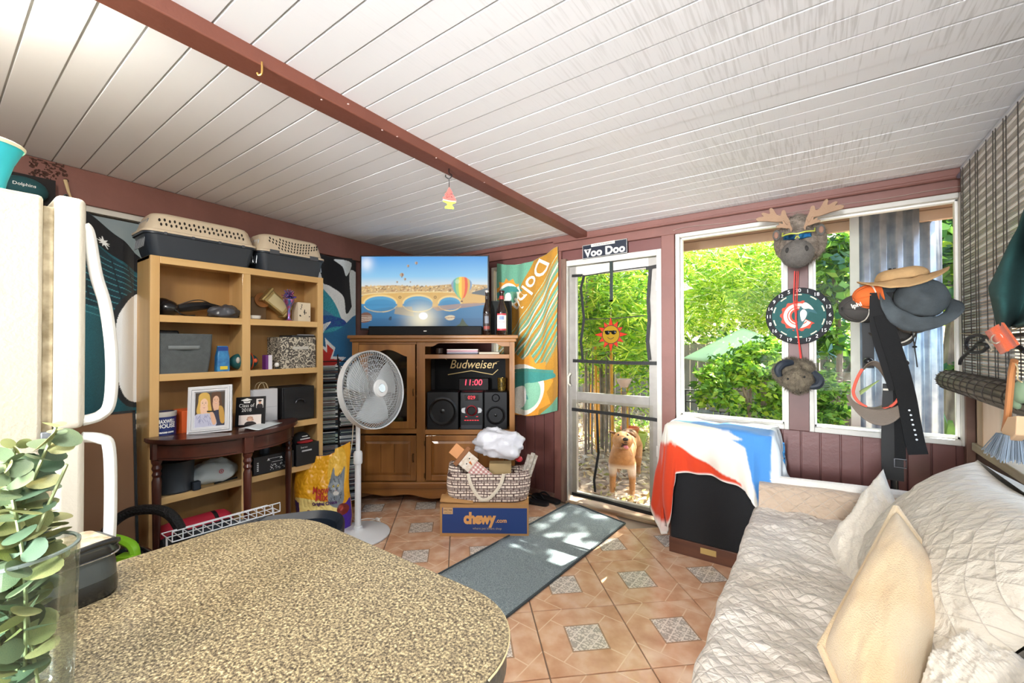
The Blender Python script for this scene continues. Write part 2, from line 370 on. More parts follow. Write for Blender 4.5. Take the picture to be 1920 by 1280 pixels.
# --- ceiling boards
ceil_mat = mat('white_ceiling_board', '#e9e9ea', .55, c2='#dcdcdd', vscale=5, vstretch=(1, .5, 1), bump=.1, bscale=60)
def ceil_material():
 m = bpy.data.materials.new('white_worn_board'); m.use_nodes = True; nt, b = nodes_of(m); N = nt.nodes.new; L = nt.links.new
 tc = N('ShaderNodeTexCoord'); ge = N('ShaderNodeNewGeometry')
 def nz(st, sc, d=6.):
  mp = N('ShaderNodeMapping'); L(ge.outputs['Position'], mp.inputs[0]); mp.inputs['Scale'].default_value = st
  n = N('ShaderNodeTexNoise'); L(mp.outputs[0], n.inputs[0]); n.inputs['Scale'].default_value = sc; n.inputs['Detail'].default_value = d; return n.outputs[0]
 fine = nz((1, .045, 1), 120, 3.); big = nz((1, 1, 1), 1.3, 3.)
 sp = N('ShaderNodeSeparateXYZ'); L(ge.outputs['Position'], sp.inputs[0])
 def M(op, a, b_=0., c=0.):
  n = N('ShaderNodeMath'); n.operation = op
  for i, x in enumerate((a, b_, c)):
   if isinstance(x, (int, float)): n.inputs[i].default_value = x
   else: L(x, n.inputs[i])
  return n.outputs[0]
 # the boards on the window side have rubbed streaks across them
 zone = N('ShaderNodeMapRange'); L(sp.outputs[0], zone.inputs[0]); zone.inputs[1].default_value = -1.2; zone.inputs[2].default_value = .1
 thr = M('ADD', M('MULTIPLY', fine, 1.0), M('MULTIPLY', big, .55)); st = N('ShaderNodeMapRange'); L(thr, st.inputs[0]); st.inputs[1].default_value = .80; st.inputs[2].default_value = .96
 f = M('MULTIPLY', M('MULTIPLY', st.outputs[0], zone.outputs[0]), .42)
 mx = N('ShaderNodeMix'); mx.data_type = 'RGBA'; L(f, mx.inputs[0]); mx.inputs[6].default_value = lin('#f0f0f2'); mx.inputs[7].default_value = lin('#b4b2ae')
 L(mx.outputs[2], b.inputs['Base Color']); b.inputs['Roughness'].default_value = .5
 bp = N('ShaderNodeBump'); L(fine, bp.inputs['Height']); bp.inputs['Strength'].default_value = .12; bp.inputs['Distance'].default_value = .004; L(bp.outputs[0], b.inputs['Normal'])
 return m
CM = ceil_material()
ceiling = MB().box((-3.7, -3.0, ZC + .006), (.95, YB + .15, ZC + .06)).build('ceiling', mat('ceiling_gap', '#a2a09c', .8), kind='structure', smooth=0)
PW = .1035; proto = None
for k in range(60):
 y = YB - .02 - PW * (k + .5)
 if y < -2.6: break
 if proto is None:
  proto = MB().cbox((0, 0, .006), (4.5, PW - .0055, .009)).build('plank', CM, ceiling, smooth=0, bevel=.0012, bseg=1); o = proto
 else: o = proto.copy(); COL.objects.link(o)
 gap = .003 if k in (12, 13, 22) else 0
 o.location = (-1.42, y + (gap if k == 13 else 0), ZC + (.0012 if k % 5 == 2 else 0)); o.rotation_euler = (0, 0, math.radians(-.25 if k in (12,) else 0))
# ceiling beam
bm_ = MB(); zt = ZC + .004
A0, A1 = Vector((-1.535, YB - .02, 0)), Vector((-1.40, -.6, 0)); d = (A1 - A0).normalized(); n = Vector((-d.y, d.x, 0))
for s0, s1, z0, z1 in ((-.048, .048, ZC - .045, zt),):
 P = [A0 + n * s0, A0 + n * s1, A1 + n * s1, A1 + n * s0]; bm_.prism([(p.x, p.y) for p in P], z0, z1)
beam = bm_.build('trim_1', brown_l, kind='structure', bevel=.004)
# --- back wall: openings for window_4, door_1, window_1, window_2
hd = .055
def wall_panel(boxes, name, m, **k):
 b = MB()
 for a, c in boxes: b.box(a, c)
 return b.build(name, m, kind='structure', smooth=0, **k)
X0, X1 = -3.5, XR + .1; yb0, yb1 = YB, YB + .10
W4 = (-2.50, -1.86, .80, 2.06); DR = (-1.70, -.91, 0, 2.03); W1 = (-.81, -.125, .79, 2.12); W2 = (-.03, .655, .79, 2.12)
wall_back = wall_panel([((X0, yb0, 0), (W4[0], yb1, ZC)), ((W4[0], yb0, W4[3]), (W4[1], yb1, ZC)), ((W4[0], yb0, 0), (W4[1], yb1, W4[2])),
 ((W4[1], yb0, 0), (DR[0], yb1, ZC)), ((DR[0], yb0, DR[3]), (DR[1], yb1, ZC)), ((DR[1], yb0, 0), (W1[0], yb1, ZC)), ((W1[0], yb0, W1[3]), (W1[1], yb1, ZC)),
 ((W1[1], yb0, .79), (W2[0], yb1, ZC)), ((W2[0], yb0, W2[3]), (W2[1], yb1, ZC)), ((W2[1], yb0, 0), (X1, yb1, ZC)), ((W1[0], yb0 + .02, 0), (W2[1], yb1, .79))], 'wall_back', brown_w)
# vertical boards under the windows and beside the door
proto = None; bw = .0975
for k in range(17):
 x = W1[0] - .04 + bw * (k + .5)
 if x > XR - .02: break
 if proto is None: proto = MB().cbox((0, 0, 0), (bw - .006, .02, .785)).build('board', brown_w, wall_back, smooth=0, bevel=.003, bseg=1); o = proto
 else: o = proto.copy(); COL.objects.link(o)
 o.location = (x, YB + .012, .3935)
proto = None
for k in range(10):
 x = X0 + .1 + bw * (k + .5)
 x = DR[0] - .13 - bw * (k + .5)
 if proto is None: proto = MB().cbox((0, 0, 0), (bw - .005, .014, .74)).build('board', brown_w, wall_back, smooth=0, bevel=.002, bseg=1); o = proto
 else: o = proto.copy(); COL.objects.link(o)
 o.location = (x, YB - .004, .415)
# header and crown on the back wall
h = MB(); h.box((X0 + .1, YB - .035, 2.12), (XR, YB + .0, ZC)); h.box((X0 + .1, YB - .065, 2.20), (XR, YB - .03, ZC)); h.build('trim_2', brown, kind='structure', bevel=.006)
h = MB(); h.tube([(-1.80, YB - .055, 2.197), (XR - .01, YB - .055, 2.197)], .012, 10); h.build('trim_3', brown, kind='structure')
h = MB(); h.box((-.135, YB - .03, .79), (-.02, YB + .0, 2.14)); h.build('trim_4', mat('brown_post', '#6d4a45', .5, var=.2, vscale=9), kind='structure', bevel=.004)
h = MB(); h.box((W1[0] - .10, YB - .03, 0.0), (W1[0] - .005, YB + .0, 2.14)); h.build('trim_5', brown, kind='structure', bevel=.004)
h = MB(); h.box((DR[0] - .115, YB - .03, 0.0), (DR[0] - .045, YB, 2.14)); h.build('trim_6', brown, kind='structure', bevel=.004)
h = MB(); h.box((DR[0] - .045, YB - .04, 0.0), (DR[0] + .005, YB + .06, 2.05)); h.build('trim_7', mat('worn_door_jamb', '#8f7462', .7, c2='#5b4139', vscale=14, vstretch=(1, 1, .15), bump=.4, bscale=60), kind='structure', bevel=.004)
h = MB(); h.box((-3.4, YB - .02, 0.0), (DR[0] - .12, YB - .008, .05)); h.build('baseboard_back', mat('brown_base', '#6b4a42', .6, c2='#8a6d5c', vscale=20), kind='structure', bevel=.003)
# --- windows of the back wall
def window(name, W, fw=.03, ft=.028, sill=True, m=white_trim, y=YB):
 x0, x1, z0, z1 = W; t = bpy.data.objects.new(name, None); COL.objects.link(t); t['kind'] = 'structure'; t.location = ((x0 + x1) / 2, y, z0); MW[t] = Matrix.Translation(t.location)
 b = MB()
 for a, c in (((x0, y - .03, z0), (x0 + fw, y + .06, z1)), ((x1 - fw, y - .03, z0), (x1, y + .06, z1)), ((x0 + fw, y - .03, z1 - ft), (x1 - fw, y + .06, z1)), ((x0 + fw, y - .03, z0), (x1 - fw, y + .06, z0 + .03))): b.box(a, c)
 b.build('window_frame', m, t, w=True, bevel=.004, smooth=0)
 b = MB(); g = .012
 for a, c in (((x0 + fw, y + .0, z0 + .03), (x0 + fw + g, y + .04, z1 - ft)), ((x1 - fw - g, y, z0 + .03), (x1 - fw, y + .04, z1 - ft)), ((x0 + fw, y, z1 - ft - g), (x1 - fw, y + .04, z1 - ft)), ((x0 + fw, y, z0 + .03), (x1 - fw, y + .04, z0 + .045))): b.box(a, c)
 b.build('glazing_bead', mat('glazing_white', '#f2f0ea', .4), t, w=True, bevel=.002, smooth=0)
 MB().box((x0 + fw, y + .018, z0 + .03), (x1 - fw, y + .022, z1 - ft)).build('pane', glass, t, w=True, smooth=0)
 return t
window('window_1', W1); window('window_2', W2)
w4 = window('window_4', W4, m=cream)
# --- screen door
dr = bpy.data.objects.new('door_1', None); COL.objects.link(dr); dr['kind'] = 'structure'; dr.location = (-1.3, YB, 0); MW[dr] = Matrix.Translation(dr.location)
fr = MB(); fr.box((DR[1] - .035, YB - .03, 0), (DR[1], YB + .06, 2.03)); fr.box((DR[0] + .006, YB - .03, 1.985), (DR[1] - .035, YB + .06, 2.03)); fr.box((DR[0] + .006, YB - .03, 0), (DR[0] + .015, YB + .06, 1.985))
fr.build('door_frame', mat('door_frame_white', '#ccc8be', .5, var=.1, vscale=20), dr, w=True, bevel=.003, smooth=0)
alu = mat('aluminium_grey', '#a9a49d', .42, .35, var=.15, vscale=12)
x0, x1 = DR[0] + .018, DR[1] - .04; dy0, dy1 = YB + .0, YB + .035
b = MB()
for a, c in (((x0, dy0, .06), (x0 + .065, dy1, 1.98)), ((x1 - .062, dy0, .06), (x1, dy1, 1.98))): b.box(a, c)
b.build('stile', alu, dr, w=True, bevel=.003, smooth=0)
MB().box((x0 + .065, dy0, 1.90), (x1 - .062, dy1, 1.98)).build('top_rail', mat('rail_cream', '#cfc8bb', .5), dr, w=True, bevel=.003, smooth=0)
MB().box((x0 + .065, dy0, .845), (x1 - .062, dy1, .93)).build('middle_rail', alu, dr, w=True, bevel=.003, smooth=0)
MB().box((x0 + .065, dy0, .06), (x1 - .062, dy1, .10)).build('bottom_rail', alu, dr, w=True, bevel=.003, smooth=0)
MB().box((x0 + .05, dy0 + .016, .93), (x1 - .05, dy0 + .019, 1.92)).build('upper_pane', glass, dr, w=True, smooth=0)
def film(u, v):
 x = x0 + .03 + (x1 - x0 - .06) * u; z = .07 + .80 * v
 return (x, dy0 - .012 + .012 * noise.noise((u * 4, v * 5, 1)) * math.sin(v * PI) + .006 * noise.noise((u * 14, v * 9, 2)), z)
fm = pane_mat('plastic_film', '#f2f2ec', .012, .16, 1., 9.)
MB().grid(film, 46, 46).build('plastic_film', fm, dr, w=True, smooth=180, recalc=False)
blk = mat('black_tape', '#121212', .55, bump=.3, bscale=90)
def strip(pts, wd, name='black_tape', m=blk, t=.004, yy=None):
 b = MB(); yy = dy0 - .016 if yy is None else yy
 P = [Vector((p[0], yy - .001 * i, p[1])) for i, p in enumerate(pts)]
 v = [];
 for i, p in enumerate(P):
  d = (P[min(i + 1, len(P) - 1)] - P[max(0, i - 1)]); d.y = 0; d.normalize(); nn = Vector((-d.z, 0, d.x)) * wd / 2
  v += [p + nn, p - nn, p - nn + Vector((0, t, 0)), p + nn + Vector((0, t, 0))]
 f = []
 for i in range(len(P) - 1):
  a = i * 4; c = a + 4; f += [(a, a + 1, c + 1, c), (a + 1, a + 2, c + 2, c + 1), (a + 2, a + 3, c + 3, c + 2), (a + 3, a, c, c + 3)]
 f += [(0, 3, 2, 1), (len(v) - 4, len(v) - 3, len(v) - 2, len(v) - 1)]
 b.add(v, f); return b.build(name, m, dr, w=True)
def q(px, py): p = ony(px, py, dy0 - .016); return (p.x, p.z)
strip([q(1072, 517), q(1092, 516)], .022); strip([q(1211, 503), q(1240, 497)], .026)
strip([q(1095, 516), q(1089, 540), q(1095, 598), q(1089, 640), q(1093, 674)], .022)
strip([q(1219, 504), q(1215, 560), q(1217, 600), q(1214, 640), q(1218, 675)], .024)
strip([q(1074, 676), q(1160, 680), q(1240, 681)], .027)
strip([q(1097, 598), q(1150, 597), q(1212, 591)], .007); strip([q(1092, 518), q(1150, 508), q(1212, 500)], .008)
strip([q(1072, 767), q(1160, 777), q(1238, 788)], .026)
strip([q(1072, 925), q(1130, 938), q(1190, 955), q(1234, 966)], .026)
strip([q(1119, 775), q(1122, 850), q(1114, 900), q(1116, 922)], .020)
strip([q(1073, 495), q(1130, 492), q(1225, 478)], .006)
b = MB(); p0 = q(1146, 490); p1 = q(1148, 565); b.box((p0[0] - .012, dy0 - .02, p1[1]), (p0[0] + .012, dy0 - .010, p0[1])); b.box((p0[0] - .022, dy0 - .02, p1[1]), (p0[0] + .012, dy0 - .010, p1[1] + .012)); b.build('hanger_strip', mat('dark_strip', '#1d2a26', .5), dr, w=True)
tp = q(1075, 672); b = MB(); b.tube([(x0 + .02, dy0 - .02, .985), (x0 + .012, dy0 - .045, 1.0), (x0 + .012, dy0 - .045, 1.06), (x0 + .02, dy0 - .02, 1.085)], .009, 8); b.build('door_handle', mat('handle_ivory', '#d8d2c2', .4), dr, w=True)
b = MB(); pass
for z_ in (.5, 1.72): MB().box((DR[1] - .04, YB - .036, z_), (DR[1] - .022, YB - .028, z_ + .08)).build('hinge', white_trim, dr, w=True, bevel=.002)
MB().box((DR[0] - .0, YB - .045, -.004), (DR[1] + .02, YB + .10, .018)).build('trim_8', mat('threshold_wood', '#b8a182', .6, c2='#7a5a3c', vscale=16, vstretch=(.2, 1, 1)), kind='structure', bevel=.004)
# --- left wall and its header
def lw(y0, y1, z0, z1, t0=0., t1=-.1):
 return [(xl(y0) + t0, y0), (xl(y1) + t0, y1), (xl(y1) + t1, y1), (xl(y0) + t1, y0)]
b = MB();
for y0, y1, z0, z1 in ((-3, .42, 0, ZC), (.42, .95, 0, 1.0), (.42, .95, 2.06, ZC), (.95, YB + .1, 0, ZC)): b.prism(lw(y0, y1, 0, 0), z0, z1)
b.build('wall_left', brown_w, kind='structure', smooth=0)
b = MB(); b.prism(lw(-3, YB - .03, 0, 0, .0, .03), 2.06, ZC); b.build('trim_9', brown, kind='structure', bevel=.004)
t = bpy.data.objects.new('window_5', None); COL.objects.link(t); t['kind'] = 'structure'; t.location = (xl(.7), .7, 1.0); MW[t] = Matrix.Translation(t.location)
b = MB(); b.prism(lw(.42, .95, 0, 0, .01, -.06), 2.03, 2.06); b.prism(lw(.42, .46, 0, 0, .01, -.06), 1.0, 2.03); b.prism(lw(.91, .95, 0, 0, .01, -.06), 1.0, 2.03); b.build('window_frame', white_trim, t, w=True)
b = MB(); b.prism(lw(.46, .91, 0, 0, -.03, -.035), 1.0, 2.03); b.build('pane', pane_mat('dusty_glass', '#8f8a80', .1, .3), t, w=True)
# wood rot on the header beside the fridge
rot_ = MB()
for k in range(130):
 y = .30 + .13 * random.random(); z = 2.10 + .135 * random.random(); x = xl(y) + .03
 if y > .39 and z < 2.16: continue
 rot_.ell((x, y, z), (.003, .003 + .010 * random.random() ** 2, .002 + .008 * random.random() ** 2), 6, 4)
rot_.build('trim_10', mat('rotten_wood', '#4a2413', .5, c2='#33180e', vscale=60, bump=.8, bscale=120), kind='structure')
# --- right wall with its blind-covered window
W3 = (-.2, 3.03, .80, 2.20)
wall_right = wall_panel([((XR, W3[1], 0), (XR + .1, YB + .1, ZC)), ((XR, -3, 0), (XR + .1, W3[1], .79)), ((XR, -3, W3[3]), (XR + .1, W3[1], ZC)), ((XR, -3, .79), (XR + .1, W3[0], W3[3]))], 'wall_right', mat('right_wall_brown', '#57453d', .55, var=.2, vscale=7))
t = bpy.data.objects.new('window_3', None); COL.objects.link(t); t['kind'] = 'structure'; t.location = (XR, 1.5, .8); MW[t] = Matrix.Translation(t.location)
b = MB(); b.box((XR - .03, W3[0], .79), (XR + .09, W3[1] + .04, .83)); b.build('window_sill', mat('sill_weathered', '#b7a78e', .65, c2='#8b7c66', vscale=14, vstretch=(1, .2, 1)), t, w=True, bevel=.004)
b = MB(); b.box((XR - .02, W3[1] - .09, .83), (XR + .06, W3[1] + .0, 2.2)); b.build('bare_post', bare, t, w=True, bevel=.003)
b = MB()
for y in (1.9, 1.0, .1): b.box((XR + .02, y - .03, .83), (XR + .06, y + .03, 2.2))
b.build('mullion', white_trim, t, w=True, bevel=.003)
MB().box((XR + .035, W3[0], .83), (XR + .04, W3[1] - .09, 2.2)).build('pane', glass, t, w=True)
b = MB(); b.box((XR - .05, -.6, 2.195), (XR - .0, YB - .07, 2.238)); b.build('trim_11', mat('pale_rail', '#c9ccd4', .4), kind='structure', bevel=.006)
b = MB(); b.tube([(XR - .055, -.6, 2.188), (XR - .055, YB - .08, 2.188)], .011, 8); b.build('trim_12', mat('rail_blue_grey', '#6f748c', .3, .4), kind='structure')  # round blue-grey strip below the pale rail
b = MB(); b.box((XR - .035, YB - .06, 0), (XR, YB, 2.2)); b.build('trim_13', mat('corner_brown', '#7a5a4c', .55, var=.2, vscale=12), kind='structure', bevel=.004)
# --- kitchen end behind the camera
wall_panel([((-3.7, -3.0, 0), (.9, -2.9, ZC))], 'wall_front', mat('kitchen_wall', '#e6e0d4', .7))
# ================================================================ GARDEN OUTSIDE
GZ = -.10
gm = mat('leaf_litter', '#c2ab92', .9, c2='#6f5a45', vscale=9, bump=.6, bscale=40, detail=10.)
MB().grid(lambda u, v: (-9 + 17 * u, YB + .12 + 12 * v, GZ + .05 * noise.noise((u * 9, v * 7, 0)) - (.03 if v == 0 else 0)), 60, 50).build('ground', gm, kind='structure', smooth=180)
# eave: rafters end board seen through the top of the windows
b = MB(); b.box((-4.0, YB + .95, 2.20), (1.6, YB + 1.0, 2.44)); eave = b.build('trim_14', mat('fascia_tan', '#cbab92', .7, var=.12, vscale=6, vstretch=(.2, 1, 1)), kind='structure')
b = MB(); b.box((-4.0, YB + .1, 2.36), (1.6, YB + .95, 2.42)); b.build('trim_15', mat('soffit_tan', '#c9ad96', .8, var=.1), kind='structure')
b = MB(); b.box((-4.0, YB + .94, 2.34), (1.6, YB + .952, 2.347)); b.box((-4, YB + .94, 2.27), (1.6, YB + .952, 2.274)); b.build('trim_16', mat('fascia_line', '#8d6f5a', .8), kind='structure')
def leafcloud(name, parent, cfn, n, ln, wd, cols, seed=0, droop=.3, mkey='leaf_painted', w=True, **k):
 """n leaves: cfn(rng,n)->centres (n,3); joined in one mesh"""
 r = np.random.default_rng(seed); C = cfn(r, n); n = len(C)
 d = r.normal(0, 1, (n, 3)); d[:, 2] = d[:, 2] * .5 - droop; d /= np.linalg.norm(d, axis=1)[:, None]
 s = np.cross(d, r.normal(0, 1, (n, 3))); s /= np.linalg.norm(s, axis=1)[:, None] + 1e-9; nn = np.cross(d, s)
 L = (ln * (.6 + .8 * r.random(n)))[:, None]; W = (wd * (.6 + .8 * r.random(n)))[:, None]
 v = np.stack([C, C + d * L * .35 + s * W + nn * W * .3, C + d * L, C + d * L * .35 - s * W + nn * W * .3], 1).reshape(-1, 3)
 if parent is not None: v = v - np.array(MW[parent].translation)
 me = bpy.data.meshes.new(name); me.vertices.add(4 * n); me.vertices.foreach_set('co', v.astype('f').ravel())
 i = np.arange(n) * 4; lp = np.stack([i, i + 1, i + 2, i, i + 2, i + 3], 1).ravel()
 me.loops.add(6 * n); me.loops.foreach_set('vertex_index', lp.astype('i')); me.polygons.add(2 * n)
 me.polygons.foreach_set('loop_start', (np.arange(2 * n) * 3).astype('i')); me.polygons.foreach_set('loop_total', np.full(2 * n, 3, 'i')) if False else None
 me.update(calc_edges=True)
 pal = np.array([lin(c)[:3] for c in cols]); cc = pal[r.integers(0, len(pal), n)] * (.75 + .5 * r.random(n))[:, None]
 a = me.color_attributes.new('Col', 'FLOAT_COLOR', 'POINT'); q = np.ones((4 * n, 4), 'f'); q[:, :3] = np.repeat(cc, 4, 0); a.data.foreach_set('color', q.ravel())
 me.materials.append(vcol(mkey, .45, transl=.5)); o = bpy.data.objects.new(name, me); COL.objects.link(o)
 o['kind'] = 'stuff'
 if parent is not None: o.parent = parent; MW[o] = MW[parent].copy()
 return o
def blobs(cs):     # clumped centres inside ellipsoids (x,y,z,rx,ry,rz)
 A = np.array(cs)
 def fn(r, n):
  vol = A[:, 3] * A[:, 5]; i = r.choice(len(A), n, p=vol / vol.sum()); k = max(12, n // 60)
  d = r.normal(0, 1, (n, 3)); d /= np.linalg.norm(d, axis=1)[:, None]; d *= (r.random(n) ** .4)[:, None]
  # clump: snap towards random twig centres
  tw = r.normal(0, 1, (k, 3)); tw /= np.linalg.norm(tw, axis=1)[:, None]; tw *= (r.random(k) ** .4)[:, None]
  j = r.integers(0, k, n); d = tw[j] + r.normal(0, .11, (n, 3))
  return A[i, :3] + d * A[i, 3:]
 return fn
yel = ['#d9e65a', '#b6d63c', '#8fbf2e', '#c8de58', '#eef08a', '#6fa52a']
grn = ['#6f9f35', '#8fba48', '#527f2b', '#a6c85a', '#3f6a26', '#7fae3c']
dgr = ['#3c6a2c', '#55832f', '#2f5626', '#6d9a3c', '#86b04a', '#4a7a48']
bark = mat('bark', '#5d5046', .9, c2='#8b7d6c', vscale=18, vstretch=(1, 1, .3), bump=.7, bscale=30)
def tree(name, label, x, y, cs, n, ln, wd, cols, trunk=None, group=None, cat='tree', seed=0, droop=.3, part='foliage'):
 t = thing(name, label, cat, (x, y, GZ), group=group)
 if trunk:
  for j, (pts, r) in enumerate(trunk): MB().tube(pts, [r * (1 - .5 * i / (len(pts) - 1)) for i in range(len(pts))], 8).build('trunk' if j == 0 else 'branch', bark, t, w=True)
 leafcloud(part, t, blobs(cs), n, ln, wd, cols, seed, droop); return t
# bamboo clump seen through the door
culm_y = mat('bamboo_yellow', '#e0a63c', .4, c2='#c88f2e', vscale=6); culm_g = mat('bamboo_grey', '#9a8f80', .6, c2='#6e6558', vscale=8)
bt = thing('bamboo_clump', 'clump of yellow and grey bamboo canes outside the screen door', 'bamboo', (-3.2, 5.2, GZ))
r = random.Random(3)
for k in range(26):
 px = r.choice([1093, 1100, 1112, 1116, 1122, 1128, 1134, 1143, 1150, 1156, 1166, 1175, 1098, 1108, 1120, 1138]) + r.uniform(-5, 5); dd = r.uniform(5.2, 6.6)
 p = atd(px, 700, dd); x, y = p.x, p.y; h = r.uniform(2.3, 3.6); ly = r.uniform(-.12, .12); lx = r.uniform(-.15, .15)
 b = MB(); n_ = 12; rr = r.uniform(.010, .020)
 for i in range(n_):
  a, c = i / n_, (i + 1) / n_
  pa = Vector((x + lx * a * a, y + ly * a * a, GZ + h * a)); pc = Vector((x + lx * c * c, y + ly * c * c, GZ + h * c)); m_ = pa.lerp(pc, .94)
  b.tube([pa, m_, m_.lerp(pc, .5), pc], [rr, rr, rr * 1.22, rr], 7, cap=False)
 b.build('cane', culm_y if r.random() < .5 else culm_g, bt, w=True)
def PC(px, py, d, rx, ry, rz): p = atd(px, py, d); return (p.x, p.y, p.z, rx, ry, rz)
leafcloud('foliage', bt, blobs([PC(1110, 560, 5.4, .6, .6, .5), PC(1190, 540, 5.8, .6, .6, .6), PC(1150, 640, 6.0, .7, .6, .5), PC(1205, 670, 5.6, .45, .4, .4), PC(1120, 500, 5.8, .8, .7, .5), PC(1195, 745, 5.2, .3, .3, .16), PC(1095, 660, 5.8, .3, .5, .5), PC(1150, 560, 4.7, .45, .3, .45), PC(1190, 600, 4.8, .3, .3, .5), PC(1120, 620, 4.8, .3, .3, .35)]), 8200, .17, .012, yel[:4] + grn[:3], 5)
# bright bamboo-like tree filling window 1, and its dark lower part
tree('feathery_tree', 'feathery yellow-green tree filling the top of the middle window', *atd(1360, 640, 7).xy, [PC(1330, 500, 6.4, .8, .7, .5), PC(1430, 500, 6.8, .7, .7, .6), PC(1380, 560, 7.2, 1.0, .7, .5), PC(1290, 570, 6.8, .6, .6, .6), PC(1460, 570, 6.6, .5, .5, .5), PC(1400, 450, 6.6, .9, .6, .4), PC(1300, 470, 5.6, .6, .6, .3)], 13000, .20, .0105, yel + yel[:2] + grn[:2] + ['#f4f6d8'],
     [([tuple(atd(1400, 760, 7.2).xy) + (GZ,), tuple(atd(1395, 600, 7.2)), tuple(atd(1370, 480, 7.2))], .05), ([tuple(atd(1398, 640, 7.2)), tuple(atd(1450, 570, 7)), tuple(atd(1490, 530, 6.8))], .02)], seed=9)
tree('hedge_tree', 'dark green hedge trees standing behind the pale garden sail', *atd(1330, 640, 9.5).xy, [PC(1300, 600, 9.5, 1.0, .7, .8), PC(1450, 590, 9.6, 1.2, .7, .8), PC(1380, 530, 10, 1.6, .7, .9), PC(1560, 560, 9.5, 1.4, .7, 1.2), PC(1230, 560, 9.8, 1.6, .7, 1.2), PC(1120, 560, 9.8, 1.6, .7, 1.4), PC(1500, 480, 10, 1.5, .7, .8)], 9500, .2, .04, dgr + grn, seed=12)
tree('broadleaf_shrub', 'bushy broadleaf shrub with bare forked stems below the pale sail', *atd(1410, 800, 5.0).xy, [PC(1400, 690, 5.0, .42, .35, .26), PC(1450, 665, 5.0, .35, .35, .25), PC(1345, 735, 4.9, .26, .3, .2), PC(1440, 770, 5.0, .35, .3, .22), PC(1385, 690, 5.0, .3, .3, .16), PC(1330, 700, 4.9, .15, .2, .12), PC(1430, 655, 5.0, .25, .25, .10), PC(1470, 730, 4.9, .2, .2, .25)], 4200, .085, .024, grn + yel[1:4],
     [([tuple(atd(1432, 800, 5.).xy) + (GZ,), tuple(atd(1430, 760, 5)), tuple(atd(1440, 690, 5))], .035), ([tuple(atd(1412, 800, 5.).xy) + (GZ,), tuple(atd(1404, 760, 5)), tuple(atd(1380, 690, 5))], .028), ([tuple(atd(1428, 770, 5)), tuple(atd(1462, 710, 5))], .016), ([tuple(atd(1408, 760, 5)), tuple(atd(1405, 680, 5))], .014)], seed=21, cat='shrub')
tree('large_leaf_tree', 'tree with large glossy leaves behind the dartboard in the right window', *atd(1560, 700, 6.2).xy, [PC(1560, 480, 6.0, .45, .5, .45), PC(1570, 570, 6.1, .4, .5, .4), PC(1580, 520, 6.6, .6, .5, .5), PC(1540, 640, 6.4, .4, .4, .25), PC(1600, 440, 6.2, .6, .5, .4), PC(1568, 655, 7.0, .5, .4, .4)], 3300, .14, .05, grn + dgr + ['#6fa0a0'],
     [([tuple(atd(1570, 800, 6.3).xy) + (GZ,), tuple(atd(1575, 640, 6.3)), tuple(atd(1560, 480, 6.2))], .05)], seed=31)
tree('small_shrub', 'small dense green shrub below the dartboard in the right window', *atd(1550, 790, 5.4).xy, [PC(1548, 730, 5.4, .28, .3, .25), PC(1575, 770, 5.4, .2, .2, .12), PC(1540, 785, 5.3, .2, .2, .08)], 1600, .09, .022, grn + dgr[:2], seed=41, cat='shrub')
tree('corner_tree', 'tree with broad leaves right of the corrugated metal sheet', *atd(1800, 700, 4.2).xy, [PC(1790, 470, 4.2, .3, .4, .35), PC(1785, 560, 4.3, .25, .3, .25), PC(1810, 420, 4.4, .5, .4, .3), PC(1795, 690, 4.3, .2, .2, .12)], 1300, .15, .055, grn + dgr + yel[:2],
     [([tuple(atd(1786, 830, 4.3).xy) + (GZ,), tuple(atd(1792, 690, 4.3)), tuple(atd(1800, 560, 4.3)), tuple(atd(1790, 430, 4.4))], .13)], seed=51)
def blades(name, label, c, n, ln, wd, m, seed=0, cat='plant', up=.9):
 r = random.Random(seed); b = MB()
 for k in range(n):
  a = r.uniform(0, 2 * PI); t = r.uniform(.3, 1.1); L = ln * r.uniform(.6, 1); P = []
  for i in range(6):
   s = i / 5; P.append(Vector((c[0] + math.cos(a) * L * s * t * .6, c[1] + math.sin(a) * L * s * t * .6, c[2] + L * up * (s - .45 * t * s * s))))
  sd = Vector((-math.sin(a), math.cos(a), 0)); v = []
  for i, p in enumerate(P): w_ = wd * (math.sin(PI * (.15 + .85 * (1 - i / 5))) + .05); v += [p + sd * w_, p - sd * w_]
  b.add(v, [(2 * i, 2 * i + 1, 2 * i + 3, 2 * i + 2) for i in range(5)])
 return b.build(name, m, label=label, cat=cat, smooth=180, kind=None)
strap = mat('strap_leaf', '#6f9a52', .4, c2='#3f6b3a', vscale=5)
p = atd(1785, 830, 4.0); blades('strap_leaf_plant', 'spiky strap-leaved plant at the foot of the tree beside the metal sheet', (p.x, p.y, .1), 34, .8, .03, strap, 3)
p = onz(1195, 875, GZ)
for k, (px, py, h, c_) in enumerate([(1196, 808, .20, '#b9cf5a'), (1181, 806, .26, '#d4703c'), (1168, 800, .22, '#a9b24f')]):
 p = onz(px, py + 34, GZ); s_ = .12 if k < 2 else .10
 names = ['lime green plastic plant pot standing right of the orange pot', 'terracotta orange plant pot outside behind the lower door', 'olive plant pot left of the orange pot outside']
 t = thing('plant_pot', names[k], 'plant pot', (p.x, p.y, GZ), group='pots outside the door')
 MB().lathe([(.7 * s_, 0), (s_, h), (s_ * 1.08, h), (s_ * 1.08, h + .03), (s_ * .95, h + .03), (s_ * .9, h)], 20).build('pot', mat('pot_%d' % k, c_, .5), t)
 MB().lathe([(s_ * .93, h - .01), (.0, h + .01)], 20, cap=False).build('soil', mat('soil', '#4a3a2c', .9, bump=.5), t)
p = atd(1170, 718, 5.0); t = thing('hanging_planter', 'pale round planter standing among the bamboo leaves', 'planter', (p.x, p.y, p.z))
